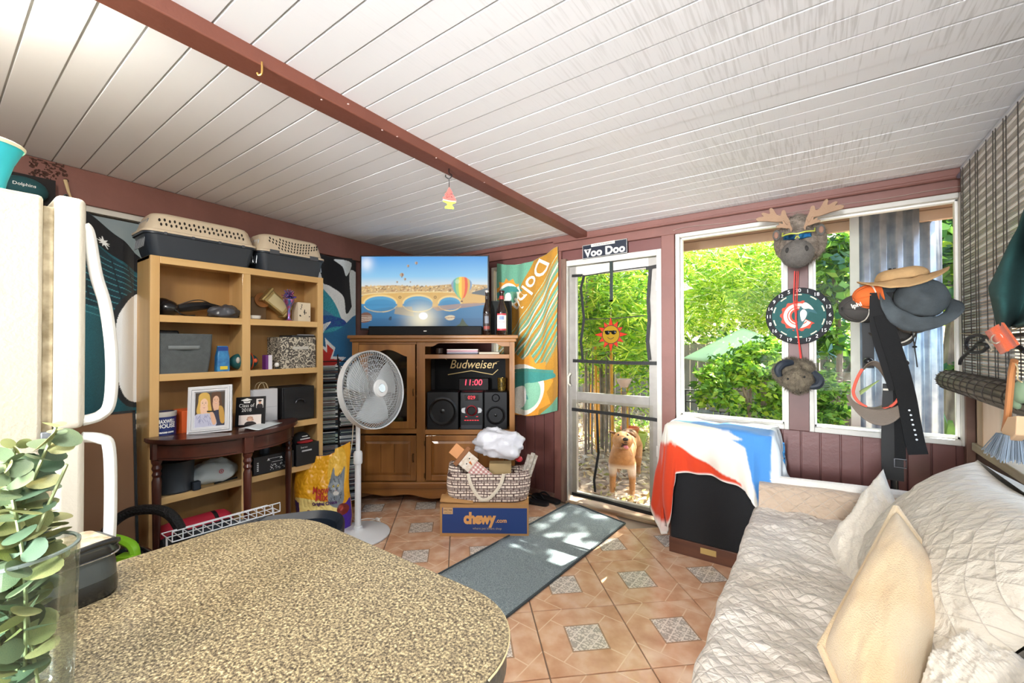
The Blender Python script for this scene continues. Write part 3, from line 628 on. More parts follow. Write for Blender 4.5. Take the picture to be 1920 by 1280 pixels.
MB().lathe([(.04, -.05), (.085, .03), (.09, .05), (.08, .05), (.04, -.03)], 20).build('bowl', mat('stone_bowl', '#b9a293', .8, var=.2), t)
tube('post', [(0, 0, -p.z + GZ), (0, 0, -.1)], .03, bark, t)
# garden wall, fence, sail, arbour chair, leaf litter
b = thing('garden_fence', 'weathered grey garden fence behind the shrub', 'fence', (0, 9.5, GZ)); proto = None
for k in range(60):
 P0 = Vector((-7.2 + k * .16, 10.2 - k * .02, 0))
 if proto is None: proto = MB().cbox((0, 0, .72), (.145, .03, 1.44)).build('board', mat('fence_grey', '#8d8375', .9, c2='#6b6257', vscale=7, vstretch=(1, 1, .2)), b, smooth=0); o = proto
 else: o = proto.copy(); COL.objects.link(o)
 o.location = (P0.x, P0.y - 9.5, random.uniform(-.02, .02))
st = mat('block_wall', '#8f877c', .9, c2='#756c60', vscale=10, bump=.4)
w_ = thing('block_wall', 'low grey block garden wall at the far end of the garden', 'wall', (1.0, 8.6, GZ)); proto = None
for rr in range(5):
 for k in range(14):
  if proto is None: proto = MB().cbox((0, 0, .095), (.39, .18, .19)).build('block', st, w_, smooth=0, bevel=.01, bseg=1); o = proto
  else: o = proto.copy(); COL.objects.link(o)
  o.location = (-2.6 + k * .4 + (.2 if rr % 2 else 0), 0, rr * .2)
S0, S1, S2, S3 = atd(1280, 664, 5.3), atd(1392, 608, 5.9), atd(1500, 648, 5.7), atd(1375, 680, 5.25)
def sail(u, v):
 p = (S0 * (1 - u) + S1 * u) * (1 - v) + (S3 * (1 - u) + S2 * u) * v; return tuple(p + Vector((0, 0, .10 * math.sin(PI * u) * math.sin(PI * v) - .05)))
MB().grid(sail, 16, 16).build('shade_sail', mat('sail_green', '#c3dca8', .7, var=.06, vscale=3), label='pale green shade canopy stretched above the garden behind the shrub', cat='canopy', solid=.01, smooth=180)
cw = wood('chair_brown', '#8d7464', '#6b5547', .8, 2)
p = onz(1592, 838, GZ); t = thing('garden_chair', 'brown slatted garden chair back left of the corrugated metal sheet', 'chair', (p.x, p.y - .15, GZ), rz=math.radians(12))
for k in range(6):
 x = -.24 + k * .092; hh = .92 - .9 * (x - .0) ** 2 * 1.6
 MB().add([(x - .04, .0, .32), (x + .04, .0, .32), (x + .04, .22, hh - .03 * abs(x + .04)), (x - .04, .22, hh - .03 * abs(x - .04)), (x - .04, .02, .32), (x + .04, .02, .32), (x + .04, .24, hh), (x - .04, .24, hh)], [(0, 1, 2, 3), (4, 7, 6, 5), (0, 4, 5, 1), (3, 2, 6, 7), (0, 3, 7, 4), (1, 5, 6, 2)]).build('back_slat', cw, t, smooth=0)
for k in range(5): rbox('seat_slat', (-.28, -.48 + k * .1, .34 - k * .01), (.28, -.39 + k * .1, .36 - k * .01), cw, t)
for s in (-1, 1):
 rbox('arm', (s * .30 - .06, -.5, .55), (s * .30 + .06, .2, .575), cw, t); rbox('leg', (s * .30 - .03, -.46, 0), (s * .30 + .03, -.4, .55), cw, t); rbox('leg', (s * .30 - .03, .06, 0), (s * .30 + .03, .12, .55), cw, t)
b = thing('garden_bench', 'thin dark metal bench frame in front of the grey fence', 'bench', tuple(onz(1325, 800, GZ)))
for x in (-.35, .35): tube('leg', [(x, 0, 0), (x, 0, .62)], .015, blk, b)
tube('rail', [(-.35, 0, .42), (.35, 0, .42)], .014, blk, b); tube('rail', [(-.35, 0, .62), (.35, 0, .62)], .014, blk, b)
def litter(r, n):
 x = r.uniform(-6, 2.4, n); y = r.uniform(YB + .3, 9, n); return np.stack([x, y, np.full(n, GZ + .03) + .05 * r.random(n)], 1)
leafcloud('fallen_leaves', None, litter, 9000, .09, .016, ['#d8c19a', '#b39a78', '#8a7357', '#e8dcc4', '#a7a45e', '#c9b48c'], 71, 0.)
props(bpy.data.objects['fallen_leaves'], 'dry leaf litter scattered over the garden ground', 'leaves')
def weeds(r, n):
 C = np.array([tuple(onz(px, py, GZ)) for px, py in ((1290, 800), (1190, 800), (1540, 812), (1575, 815), (1160, 830), (1480, 800), (1300, 790))]); i = r.integers(0, len(C), n); return C[i] + r.normal(0, 1, (n, 3)) * np.array([.18, .18, .05]) + [0, 0, .06]
leafcloud('ground_weeds', None, weeds, 1500, .1, .014, yel[:3] + grn, 72, -.5); props(bpy.data.objects['ground_weeds'], 'low green weeds along the garden beds', 'weeds')
# shade trees over the door (out of view above the eave): they break the sun into patches
def can(r, n):
 c = blobs([(-.9, 6.6, 4.6, 1.5, 1.0, .8), (-2.4, 7.2, 5.0, 1.5, 1.0, .9), (.8, 6.8, 4.8, 1.3, 1.0, .8)])(r, n); return c
t = thing('tall_shade_tree', 'tall shade tree rising beyond the eave outside the door', 'tree', (ony(1497, 600, 7.4).x, 7.4, GZ)); tube('trunk', [(0, 0, 0), (0, -.2, 2.4), (-.3, -.5, 4.2)], .12, bark, t)
leafcloud('foliage', t, can, 1700, .19, .055, grn + yel[:3], 77)
# corrugated sheet leaning outside window 2
c0, c1 = atd(1603, 600, 2.95), atd(1773, 600, 3.02); c0.z = c1.z = 0
ux = (c1 - c0).normalized(); un = Vector((-ux.y, ux.x, 0)); W_ = (c1 - c0).length
def corr(u, v):
 k = u * 5.5; fz = k - math.floor(k); h = .5 + .5 * max(-1, min(1, 2.6 * math.sin(2 * PI * k)))
 p = c0 + ux * (W_ * u) + un * (.035 * h); return (p.x, p.y, GZ + 2.5 * v + .0)
t = thing('corrugated_sheet', 'upright sheet of corrugated galvanised metal outside the right window', 'metal sheet', (c0.x, c0.y, GZ))
galv = mat('galvanised', '#b4bfca', .38, .55, c2='#93a0ae', vscale=12, bump=.05, bscale=200)
MB().grid(corr, 180, 3).build('sheet', galv, t, w=True, smooth=60, solid=.002, recalc=False)
MB().cbox((0, 0, 1.25), (.05, .04, 2.5)).add([], []).build('edge_strip', white_trim, t, smooth=0)
# dog outside the door
def skin_body(name, J, E, m, parent, sub=2, cap=True):
 me = bpy.data.meshes.new(name); me.from_pydata([j[:3] for j in J], E, []); o = bpy.data.objects.new(name, me); COL.objects.link(o); o.parent = parent; MW[o] = MW[parent].copy()
 me.materials.append(m); s = o.modifiers.new('skin', 'SKIN'); s.use_smooth_shade = True
 for v, j in zip(me.skin_vertices[0].data, J): v.radius = (j[3], j[4] if len(j) > 4 else j[3]); v.use_root = False
 me.skin_vertices[0].data[0].use_root = True
 b = o.modifiers.new('sub', 'SUBSURF'); b.levels = b.render_levels = sub; return o
dp = onz(1158, 938, GZ)
dog = thing('dog', 'tan and white dog with open mouth looking in through the door', 'dog', (dp.x, dp.y + .12, GZ), rz=PSI - math.radians(20)); dog.scale = (1.12,) * 3
# local: +y away from camera (tail), -y head; x right
def dog_mat():
 m = bpy.data.materials.new('dog_coat'); m.use_nodes = True; nt, b = nodes_of(m); N = nt.nodes.new; L = nt.links.new
 tc = N('ShaderNodeTexCoord'); n = N('ShaderNodeTexNoise'); n.inputs['Scale'].default_value = 26; L(tc.outputs['Object'], n.inputs[0]); r = N('ShaderNodeValToRGB'); L(n.outputs[0], r.inputs[0])
 r.color_ramp.elements[0].color = lin('#9a6a3c'); r.color_ramp.elements[1].color = lin('#cf9a62')
 sp = N('ShaderNodeSeparateXYZ'); L(tc.outputs['Object'], sp.inputs[0])
 def mr(s, a, b_): k = N('ShaderNodeMapRange'); L(s, k.inputs[0]); k.inputs[1].default_value = a; k.inputs[2].default_value = b_; return k.outputs[0]
 def mu(a, b_): k = N('ShaderNodeMath'); k.operation = 'MULTIPLY'; L(a, k.inputs[0]); L(b_, k.inputs[1]); return k.outputs[0]
 wf = mu(mu(mr(sp.outputs[2], .30, .25), mr(sp.outputs[2], .16, .2)), mr(sp.outputs[1], .02, -.06))
 pf = mr(sp.outputs[2], .05, .03)
 bk = mu(mr(sp.outputs[2], .42, .47), mr(sp.outputs[1], .05, .15))
 def mx(f, a, c): k = N('ShaderNodeMix'); k.data_type = 'RGBA'; L(f, k.inputs[0]); L(a, k.inputs[6]); k.inputs[7].default_value = lin(c); return k.outputs[2]
 c = mx(bk, r.outputs[0], '#6d4a30'); c = mx(wf, c, '#f0e8dc'); c = mx(pf, c, '#eee4d6'); L(c, b.inputs['Base Color']); b.inputs['Roughness'].default_value = .8
 bp = N('ShaderNodeBump'); n2 = N('ShaderNodeTexNoise'); n2.inputs['Scale'].default_value = 160; L(tc.outputs['Object'], n2.inputs[0]); L(n2.outputs[0], bp.inputs['Height']); bp.inputs['Strength'].default_value = .5; bp.inputs['Distance'].default_value = .01; L(bp.outputs[0], b.inputs['Normal']); return m
DM = dog_mat()
J = [(0, .12, .37, .115, .12), (0, .0, .34, .105, .125), (0, -.07, .37, .085, .09), (0, -.13, .44, .062, .07), (0, .36, .38, .095, .105), (.01, .56, .40, .09, .095), (.02, .66, .40, .05),
     (-.075, -.02, .26, .046), (-.08, .01, .16, .030), (-.08, -.02, .05, .024), (-.08, -.06, .022, .030, .022),
     (.075, -.02, .26, .046), (.08, .01, .16, .030), (.08, -.02, .05, .024), (.08, -.06, .022, .030, .022),
     (-.075, .56, .30, .06), (-.085, .50, .20, .04), (-.085, .60, .12, .024), (-.085, .57, .04, .022), (-.085, .53, .02, .028, .02),
     (.085, .56, .30, .06), (.095, .50, .20, .04), (.095, .60, .12, .024), (.095, .57, .04, .022), (.095, .53, .02, .028, .02), (.03, .74, .34, .02), (.05, .78, .20, .012)]
E_ = [(0, 1), (1, 2), (2, 3), (0, 4), (4, 5), (5, 6), (1, 7), (7, 8), (8, 9), (9, 10), (1, 11), (11, 12), (12, 13), (13, 14), (5, 15), (15, 16), (16, 17), (17, 18), (18, 19), (5, 20), (20, 21), (21, 22), (22, 23), (23, 24), (6, 25), (25, 26)]
skin_body('body', J, E_, DM, dog)
hm = MB()
def headfn(u, v):
 a = u * 2 * PI; t = v   # t 0 back of skull, 1 nose
 prof = [(0, .02), (.12, .065), (.3, .082), (.45, .078), (.58, .055), (.72, .042), (.88, .038), (.96, .03), (1, .006)]
 for (t0, r0), (t1, r1) in zip(prof, prof[1:]):
  if t0 <= t <= t1: rr = r0 + (r1 - r0) * (t - t0) / (t1 - t0); break
 z = .0 - .03 * max(0, t - .4) / .6; sy = .9 if t < .5 else .72
 return (rr * math.cos(a), -.24 * t, z + rr * sy * math.sin(a))
hm.M = Matrix.Translation((0, -.09, .475)) @ Euler((math.radians(-22), 0, math.radians(14))).to_matrix().to_4x4()
hm.grid(headfn, 20, 22, closeu=True); head = hm.build('head', DM, dog, smooth=180)
HM = hm.M
mb = MB(); mb.M = HM; mb.grid(lambda u, v: ((.034 - .008 * v) * math.cos(u * 2 * PI), -.10 - .105 * v, -.062 - .022 * v + .013 * math.sin(u * 2 * PI)), 14, 8, closeu=True); mb.ell((0, -.205, -.084), (.026, .012, .013)); mb.build('lower_jaw', DM, dog, smooth=180)
mb = MB(); mb.M = HM; mb.ell((0, -.15, -.052), (.022, .06, .012)); mb.build('mouth', mat('mouth_dark', '#3a1b1b', .5), dog)
mb = MB(); mb.M = HM; mb.ell((.003, -.17, -.062), (.018, .055, .006)); mb.ell((.005, -.215, -.075), (.017, .014, .014)); mb.build('tongue', mat('tongue', '#d8828a', .35), dog)
mb = MB(); mb.M = HM; mb.ell((0, -.235, -.018), (.022, .014, .016)); mb.build('nose', mat('nose_black', '#1a1614', .3), dog)
for s in (-1, 1):
 mb = MB(); mb.M = HM; mb.ell((s * .036, -.125, .036), (.008, .007, .0075)); mb.build('eye', mat('eye_dark', '#130d09', .12), dog)
 mb = MB(); mb.M = HM; mb.grid(lambda u, v: (s * (.05 + .055 * v), -.05 - .035 * v * v + (u - .5) * .06 * (1 - v * .85), .062 - (.05 if s > 0 else .0) * v * v + .012 * v), 8, 8); mb.build('ear', mat('ear_brown', '#7a5030', .8), dog, smooth=180, solid=.010)
mb = MB(); mb.M = HM; mb.ell((0, -.20, -.034), (.03, .04, .022)); mb.build('muzzle', mat('muzzle_dark', '#5c4636', .8), dog)
# ================================================================ LEFT SIDE: bookcase and what is on it
maple = wood('maple', '#dfba80', '#cfa568', .42, 1, 10., .15); maple_v = wood('maple_upright', '#dfba80', '#cca266', .42, 2, 10., .15); maple_d = wood('maple_back', '#b98d55', '#a27943', .5, 2, 7.)
BX = -2.90; BY0, BY1 = .715, 1.70; BD = .235; BH = 1.812      # front plane x, extent in y
bc = thing('bookcase', 'tall light maple bookcase with two columns of open shelves', 'bookcase', (BX - BD / 2, (BY0 + BY1) / 2, 0))
def bb(name, a, b, m, **k): return MB().box(a, b).build(name, m, bc, w=True, bevel=.002, smooth=0, **k)
xb = BX - BD
bb('side_panel', (xb, BY0, 0), (BX - .018, BY0 + .018, BH), maple_v); bb('side_panel', (xb, BY1 - .018, 0), (BX - .018, BY1, BH), maple_v)
bb('back_panel', (xb, BY0 + .018, 0), (xb + .006, BY1 - .018, BH), maple_d)
bb('top_panel', (xb, BY0, BH - .02), (BX - .018, BY1, BH), maple)
SH = [1.49, 1.165, .80, .49, .10]
for z in SH: bb('shelf', (xb, BY0 + .018, z - .02), (BX - .018, BY1 - .018, z), maple)
YM = 1.19
bb('divider', (xb, YM - .01, .08), (BX - .018, YM + .01, BH - .02), maple_v)
b = MB(); b.box((BX - .018, BY0, 0), (BX, BY0 + .042, BH)); b.box((BX - .018, BY1 - .042, 0), (BX, BY1, BH)); b.box((BX - .018, YM - .024, 0), (BX, YM + .024, BH - .04)); b.build('face_stile', maple_v, bc, w=True, bevel=.002, smooth=0)
b = MB(); b.box((BX - .018, BY0 + .042, BH - .04), (BX + .001, BY1 - .042, BH))
for z in SH: b.box((BX - .018, BY0 + .042, z - .038), (BX - .001, BY1 - .042, z + .001))
b.build('face_rail', maple, bc, w=True, bevel=.002, smooth=0)
def on(y, z, x=BX - .1): return (x, y, z)
# pet carriers on top (length along y)
beige = mat('carrier_beige', '#d6c6ad', .5, var=.05); slate = mat('carrier_slate', '#2f3741', .45, var=.12, vscale=10)
def loopf(L, W, z, r, n=8):
 P = []
 for cx, cy, a0 in ((W / 2 - r, L / 2 - r, 0), (-W / 2 + r, L / 2 - r, 90), (-W / 2 + r, -L / 2 + r, 180), (W / 2 - r, -L / 2 + r, 270)):
  for i in range(n): a = math.radians(a0 + 90 * i / (n - 1)); P.append((cx + r * math.cos(a), cy + r * math.sin(a), z))
 return P
def loft(mb, loops, mi=0, cap=True):
 n = len(loops[0]); v = [p for L in loops for p in L]; f = [(i * n + j, i * n + (j + 1) % n, (i + 1) * n + (j + 1) % n, (i + 1) * n + j) for i in range(len(loops) - 1) for j in range(n)]
 if cap: f += [tuple(range(n - 1, -1, -1)), tuple((len(loops) - 1) * n + j for j in range(n))]
 mb.add(v, f, mi)
def carrier(label, y0, y1, z0, hb, ht, style):
 L = y1 - y0; W = .26; t = thing('pet_carrier', label, 'pet carrier', (BX - .13 + .025, (y0 + y1) / 2, z0), group=None)
 b = MB(); loft(b, [loopf(L * .88, W * .84, 0, .04), loopf(L * .9, W * .86, .01, .045), loopf(L * .99, W * .99, hb - .012, .05), loopf(L * 1.02, W * 1.04, hb - .01, .05), loopf(L * 1.02, W * 1.04, hb, .05)]); b.build('lower_shell', slate, t)
 b = MB(); loft(b, [loopf(L * 1.03, W * 1.06, hb + .001, .05), loopf(L * 1.03, W * 1.06, hb + .012, .05), loopf(L * .985, W * .98, hb + .018, .06), loopf(L * .90, W * .86, hb + ht * .82, .06), loopf(L * .86, W * .78, hb + ht * .95, .06), loopf(L * .78, W * .66, hb + ht, .05)]); b.build('upper_shell', beige, t)
 # air holes: dark recessed slots standing on the sloping front face
 sl = (W * .98 - W * .86) / 2 / (ht * .82 - .018)
 def face(y, z): return (W * .98 / 2 - sl * (z - hb - .018) + .0012, y, z)
 b = MB()
 def hole(y, z, ry, rz, til=0.):
  c = Vector(face(y, z)); ps = []
  for i in range(10):
   a = 2 * PI * i / 10; u, v = ry * math.cos(a), rz * math.sin(a); u, v = u * math.cos(til) - v * math.sin(til), u * math.sin(til) + v * math.cos(til)
   p = Vector(face(y + u, z + v)); ps.append(p)
  b.add(ps + [p - Vector((.006, 0, 0)) for p in ps], [tuple(range(10))] + [(i, (i + 1) % 10, (i + 1) % 10 + 10, i + 10) for i in range(10)])
 if style == 0:
  for i in range(19):
   for j in range(2): hole(-L * .39 + i * L * .041 + (.0 if j else .006), hb + .045 + j * .024 + (.004 if i % 2 else 0), .005, .009)
 else:
  for i in range(17):
   for j in range(4):
    y = -L * .36 + i * L * .045; z = hb + .03 + j * .02 + .030 * (abs(i - 8) / 8) ** 2 - .006
    if z < hb + ht * .8 and not (j == 0 and abs(i - 8) > 5): hole(y + j * .004, z, .0042, .0085, .35 if i < 8 else -.35)
 b.build('air_hole', mat('hole_dark', '#241f1b', .9), t, smooth=0, kind='stuff')
 b = MB()
 for s in ((-.3, .3) if style else (-.35, -.12, .12, .35)): b.box((W * .5, s * L - (.03 if style else .007), hb - .012), (W * .5 + .012, s * L + (.03 if style else .007), hb + (.016 if style else .004)))
 b.build('latch', mat('latch_grey', '#4a4f57', .5), t, bevel=.002)
 if style:
  b = MB(); b.grid(lambda u, v: (W * .465 + .0165 * v * 1. - .0 + .004, (-.25 + .5 * u) * L, hb * (.93 - .66 * v * math.sin(PI * u))), 20, 6) if False else None
 for s in (-1, 1):
  b2 = MB()
  for k in range(7): b2.tube([((k - 3) * W * .10, s * (L * .505 - .004), hb * .35), ((k - 3) * W * .095, s * L * .46, hb + ht * .66)], .003, 5)
  b2.build('wire_door', mat('wire_steel', '#9aa0a6', .3, .8), t)
 return t
carrier('larger beige and slate pet carrier on the left end of the bookcase top', .69, 1.24, BH, .125, .115, 0)
carrier('smaller beige and black pet carrier on the right end of the bookcase top', 1.255, 1.70, BH, .12, .125, 1)
# --- shelf 1
t = thing('bike_helmet', 'black rounded helmet lying at the left of the top shelf', 'helmet', on(.80, SH[0], BX - .10))
b = MB(); b.ell((0, .01, .045), (.075, .06, .05)); b.ell((0, -.005, .055), (.06, .05, .048)); b.build('shell', mat('black_gloss', '#17181b', .25, coat=.3), t); tube('chin_strap', [(.06, .03, .04), (.075, .06, .01), (.05, .1, .004), (.03, .14, .01)], .004, blk, t)
b = MB(); b.tube([(0, 0, 0), (.02, .09, .02), (.0, .17, .035), (-.01, .25, .03)], [.02, .028, .024, .012], 8); b.build('bundled_umbrella', mat('black_nylon', '#191b20', .4), label='folded black umbrella lying behind the helmet on the top shelf', cat='umbrella', at=None).location = on(.97, SH[0] + .024, BX - .13)
b = MB(); P = [(.02 * math.sin(i * .9), .035 * i, .03 + .035 * math.sin(i * .55)) for i in range(9)]; b.tube(sm(P, 3, False), .003, 6); o = b.build('cable', blk, label='thin black cable arching over the things on the top shelf', cat='cable'); o.location = on(1.0, SH[0] + .03, BX - .06)
def bag_blob(name, label, cat, c, r, m, seed=0, amp=.25, n=26, parent=None, M=None, **k):
 mb = MB()
 def fn(u, v):
  a = 2 * PI * u; e = -PI / 2 + PI * v; d = Vector((math.cos(a) * math.cos(e), math.sin(a) * math.cos(e), math.sin(e)))
  q = 1 + amp * noise.noise(d * 1.7 + Vector((seed, 0, 0))) + amp * .55 * abs(noise.noise(d * 4.2 + Vector((seed, 3, 0)))) - amp * .3 * abs(noise.noise(d * 9 + Vector((0, seed, 0))))
  p = Vector((d.x * r[0] * q, d.y * r[1] * q, d.z * r[2] * q)); p.z = max(p.z, -r[2] * .78); return tuple(p + Vector(c) + Vector((0, 0, r[2] * .78)))
 mb.grid(fn, n, n // 2 + 4, closeu=True, M=M)
 return mb.build(name, m, parent, label=label, cat=cat, smooth=70, **k)
bag_blob('plastic_bag', 'crumpled dark grey plastic bag at the right of the upper left shelf', 'bag', on(1.10, SH[0], BX - .09), (.06, .085, .045), mat('bag_dark', '#4b4c52', .25, bump=.4, bscale=30), 4, .35)
t = thing('small_bowl', 'small white bowl at the left of the upper right shelf', 'bowl', on(1.255, SH[0], BX - .06)); MB().lathe([(.028, 0), (.042, .006), (.044, .026), (.040, .026), (.036, .01)], 24).build('bowl', mat('bowl_white', '#dcd9d2', .35), t)
# tilted gold mantel clock
gold = mat('brushed_gold', '#b9a26a', .35, .6, var=.2); M_ = Matrix.Translation(on(1.43, SH[0] + .125, BX - .13)) @ Euler((math.radians(52), 0, 0)).to_matrix().to_4x4()
t = thing('mantel_clock', 'gold-framed mantel clock leaning on its corner behind the trophy', 'clock', on(1.43, SH[0], BX - .13)); MW_t = MW[t]
def inw(mb, M): mb.M = MW_t.inverted() @ M; return mb
b = inw(MB(), M_); b.box((-.03, -.045, -.08), (.03, .045, .08)); b.build('case', gold, t, bevel=.004)
b = inw(MB(), M_); b.box((-.038, -.055, -.095), (.038, .055, -.08)); b.box((-.038, -.055, .08), (.038, .055, .095)); b.build('moulding', gold, t, bevel=.003)
b = inw(MB(), M_); b.box((.03, -.033, -.06), (.033, .033, .06)); b.build('face', mat('clock_face', '#c9bb8e', .4), t)
t = thing('trophy', 'multicoloured metallic trophy cup with starburst top', 'trophy', on(1.475, SH[0], BX - .045)); foil = mat('rainbow_foil', '#d06aa0', .2, .8, c2='#4f8fd8', vscale=60, detail=1.)
MB().lathe([(.026, 0), (.028, .006), (.014, .01), (.007, .03), (.012, .05), (.008, .075), (.02, .11), (.034, .135), (.036, .15), (.03, .15), (.018, .12)], 18).build('cup', foil, t)
b = MB(); r = random.Random(2)
for k in range(60):
 a, e = r.uniform(0, 2 * PI), r.uniform(-.3, 1.3); L = r.uniform(.03, .055); b.tube([(0, 0, .16), (L * math.cos(a) * math.cos(e), L * math.sin(a) * math.cos(e), .17 + L * math.sin(e))], [.002, .0035], 4)
b.build('starburst', foil, t)
b = MB(); b.box((-.02, -.019, -.006), (.02, .019, .004)); b.build('base', mat('trophy_base', '#c8b040', .3, .5), t)
t = thing('card_box', 'cream upright wooden box with small cut-out holes beside the trophy', 'box', on(1.575, SH[0], BX - .07)); rbox('case', (-.045, -.045, 0), (.045, .045, .135), mat('pale_wood_box', '#e0d2b8', .6, var=.08), t, .003)
b = MB(); r = random.Random(8)
for k in range(9): y, z = r.uniform(-.035, .035), r.uniform(.015, .12); b.ell((.0455, y, z), (.0015, .0035, .005), 8, 6)
b.box((.0455, -.003, .05), (.0465, .003, .085)); b.build('hole', blk, t)
t = thing('picture_frame', 'small dark bronze frame leaning in the corner behind the cream box', 'frame', on(1.33, SH[0], BX - .17)); rbox('frame', (0, -.05, 0), (.012, .05, .16), mat('bronze_dark', '#6d5232', .5), t);
b = MB(); b.lathe([(.05, -.004), (.05, .004)], 24, M=Matrix.Translation((.02, .02, .14)) @ Euler((0, math.radians(80), 0)).to_matrix().to_4x4()); b.build('disc', mat('copper_disc', '#a8703f', .4, .4), t)
# --- shelf 2
t = thing('fabric_bin', 'dark grey fabric storage bin with a front handle', 'storage bin', on(.875, SH[1], BX - .12))
b = MB(); loft(b, [loopf(.245, .19, 0, .02), loopf(.27, .20, .10, .02), loopf(.285, .205, .225, .02), loopf(.278, .198, .225, .018), loopf(.26, .18, .05, .018)], cap=False); b.add(loopf(.245, .19, .001, .02), [tuple(range(32))]); felt = mat('felt_grey', '#5d6365', .9, var=.18, vscale=30, bump=.4, bscale=200); b.build('body', felt, t)
b = MB(); b.grid(lambda u, v: (.102 + .014 * math.sin(PI * min(1, max(0, (u - .2) / .6))), -.075 + .15 * u, .135 + .022 * v), 16, 2); b.build('handle', mat('felt_light', '#7d8486', .9), t, solid=.003)
b = MB(); b.box((-.09, -.1, .2), (.02, .0, .245)); b.build('folded_cloth', blk, t, bevel=.01)
t = thing('wipes_pack', 'tall blue pack with yellow label beside the grey bin', 'packet', on(1.075, SH[1], BX - .05)); b = MB(); loft(b, [loopf(.072, .05, 0, .01), loopf(.07, .045, .09, .01), loopf(.056, .035, .13, .01), loopf(.054, .01, .155, .003)]); b.build('pouch', mat('blue_pouch', '#3f8fc4', .35, c2='#2360a0', vscale=25), t)
MB().box((.0255, -.02, .012), (.0265, .02, .032)).build('label', mat('yellow_label', '#e6cf3a', .5), t); MB().box((.014, -.028, .125), (.0185, .026, .15)).build('band', mat('navy_band', '#1d3f8c', .5), t)
t = thing('toy_football', 'small teal and orange toy football partly behind the shelf divider', 'ball', on(1.215, SH[1], BX - .10)); tealm = mat('teal_ball', '#1d5b5f', .5); orm = mat('orange_ball', '#d9592b', .5)
MB().ell((0, 0, .055), (.055, .085, .055), 24, 16).build('ball', tealm, t)
b = MB()
for yy in (-.02, .035): b.tube([(math.cos(a) * .0545, yy, .055 + math.sin(a) * .0545) for a in np.linspace(-PI, PI, 30)], .004, 6, cap=False)
b.build('stripe', orm, t); MB().ell((.045, -.05, .065), (.01, .012, .02), 10, 8).build('logo_patch', white_trim, t); MB().ell((.05, .05, .06), (.006, .012, .014), 10, 8).build('panel', orm, t)
t = thing('carton', 'small purple and white carton beside the toy football', 'box', on(1.33, SH[1], BX - .03)); rbox('box', (-.03, -.02, 0), (.02, .018, .095), mat('purple_card', '#6a2d78', .5), t, .001); MB().box((-.028, .0185, .0), (.021, .021, .094)).build('side', white_trim, t); MB().box((.0202, -.004, .0), (.0212, .018, .094)).build('white_front', mat('white_lilac', '#e9e3ee', .5), t)
t = thing('ornament_ball', 'small shiny white glass ball in front of the floral bin', 'ornament', on(1.385, SH[1], BX - .02)); MB().ell((0, 0, .028), (.016, .016, .016)).build('ball', mat('pearl', '#f0eee8', .15, coat=.6), t); MB().lathe([(.012, 0), (.01, .012)], 12).build('stand', blk, t)
def floral():
 m = bpy.data.materials.new('floral_fabric'); m.use_nodes = True; nt, b = nodes_of(m); N = nt.nodes.new; L = nt.links.new
 tc = N('ShaderNodeTexCoord'); n = N('ShaderNodeTexNoise'); n.inputs['Scale'].default_value = 16; L(tc.outputs['Object'], n.inputs[0]); ad = N('ShaderNodeVectorMath'); ad.operation = 'MULTIPLY_ADD'; L(n.outputs['Color'], ad.inputs[0]); ad.inputs[1].default_value = (.07, .07, .07); L(tc.outputs['Object'], ad.inputs[2])
 v = N('ShaderNodeTexVoronoi'); v.inputs['Scale'].default_value = 34; L(ad.outputs[0], v.inputs[0]); w = N('ShaderNodeMath'); w.operation = 'SINE'; k = N('ShaderNodeMath'); k.operation = 'MULTIPLY'; L(v.outputs['Distance'], k.inputs[0]); k.inputs[1].default_value = 15; L(k.outputs[0], w.inputs[0])
 r = N('ShaderNodeValToRGB'); r.color_ramp.interpolation = 'CONSTANT'; r.color_ramp.elements[0].color = lin('#55504a'); r.color_ramp.elements[1].position = .22; r.color_ramp.elements[1].color = lin('#c8c0ae'); L(w.outputs[0], r.inputs[0]); L(r.outputs[0], b.inputs['Base Color']); b.inputs['Roughness'].default_value = .8; return m
t = thing('floral_bin', 'cream storage bin with dark floral print and label slot', 'storage bin', on(1.535, SH[1], BX - .12)); b = MB(); loft(b, [loopf(.25, .20, 0, .012), loopf(.25, .20, .215, .012), loopf(.243, .193, .215, .012), loopf(.243, .193, .02, .012)]); b.build('body', floral(), t)
b = MB(); b.box((.1, -.045, .13), (.104, .065, .15)); b.build('label_holder', white_trim, t, bevel=.001)
t = thing('tablet', 'dark flat tablet resting on top of the floral bin', 'tablet', on(1.57, SH[1] + .216, BX - .10)); rbox('body', (-.1, -.085, 0), (.08, .085, .012), mat('tablet_black', '#26282e', .3), t, .003); MB().box((.078, -.05, .0125), (.1, .06, .018)).build('cable_end', mat('plastic_grey', '#8c8f96', .3), t)
# --- shelf 3
t = thing('coffee_can', 'blue and white coffee can at the left end of the third shelf', 'can', on(.79, SH[2], BX - .055)); b = MB(); b.lathe([(.058, 0), (.058, .15), (.056, .152), (.0, .152)], 32); b.build('can', mat('can_blue', '#1f2f6e', .35), t)
MB().lathe([(.0585, .13), (.0605, .135), (.0605, .155), (.05, .157)], 32, cap=False).build('lid', white_trim, t); MB().lathe([(.0585, .002), (.0588, .004), (.0588, .018), (.0585, .02)], 32, cap=False).build('rim_band', mat('can_red', '#9c2430', .4), t)
def cyl(R, a0=0): return lambda p: (R * math.cos(p[0] / R + a0), R * math.sin(p[0] / R + a0), p[1])
wt = mat('white_print', '#f1f1ee', .5)
for s, z, sz in (('MAXWELL', .105, .028), ('HOUSE', .08, .03), ('GROUND COFFEE', .045, .010)):
 b = letter(s, None, sz, wt, t, width=.085 if z > .05 else .07, fn=lambda p, z=z: cyl(.0590)((p[0], p[1] + z)), bold=.001)
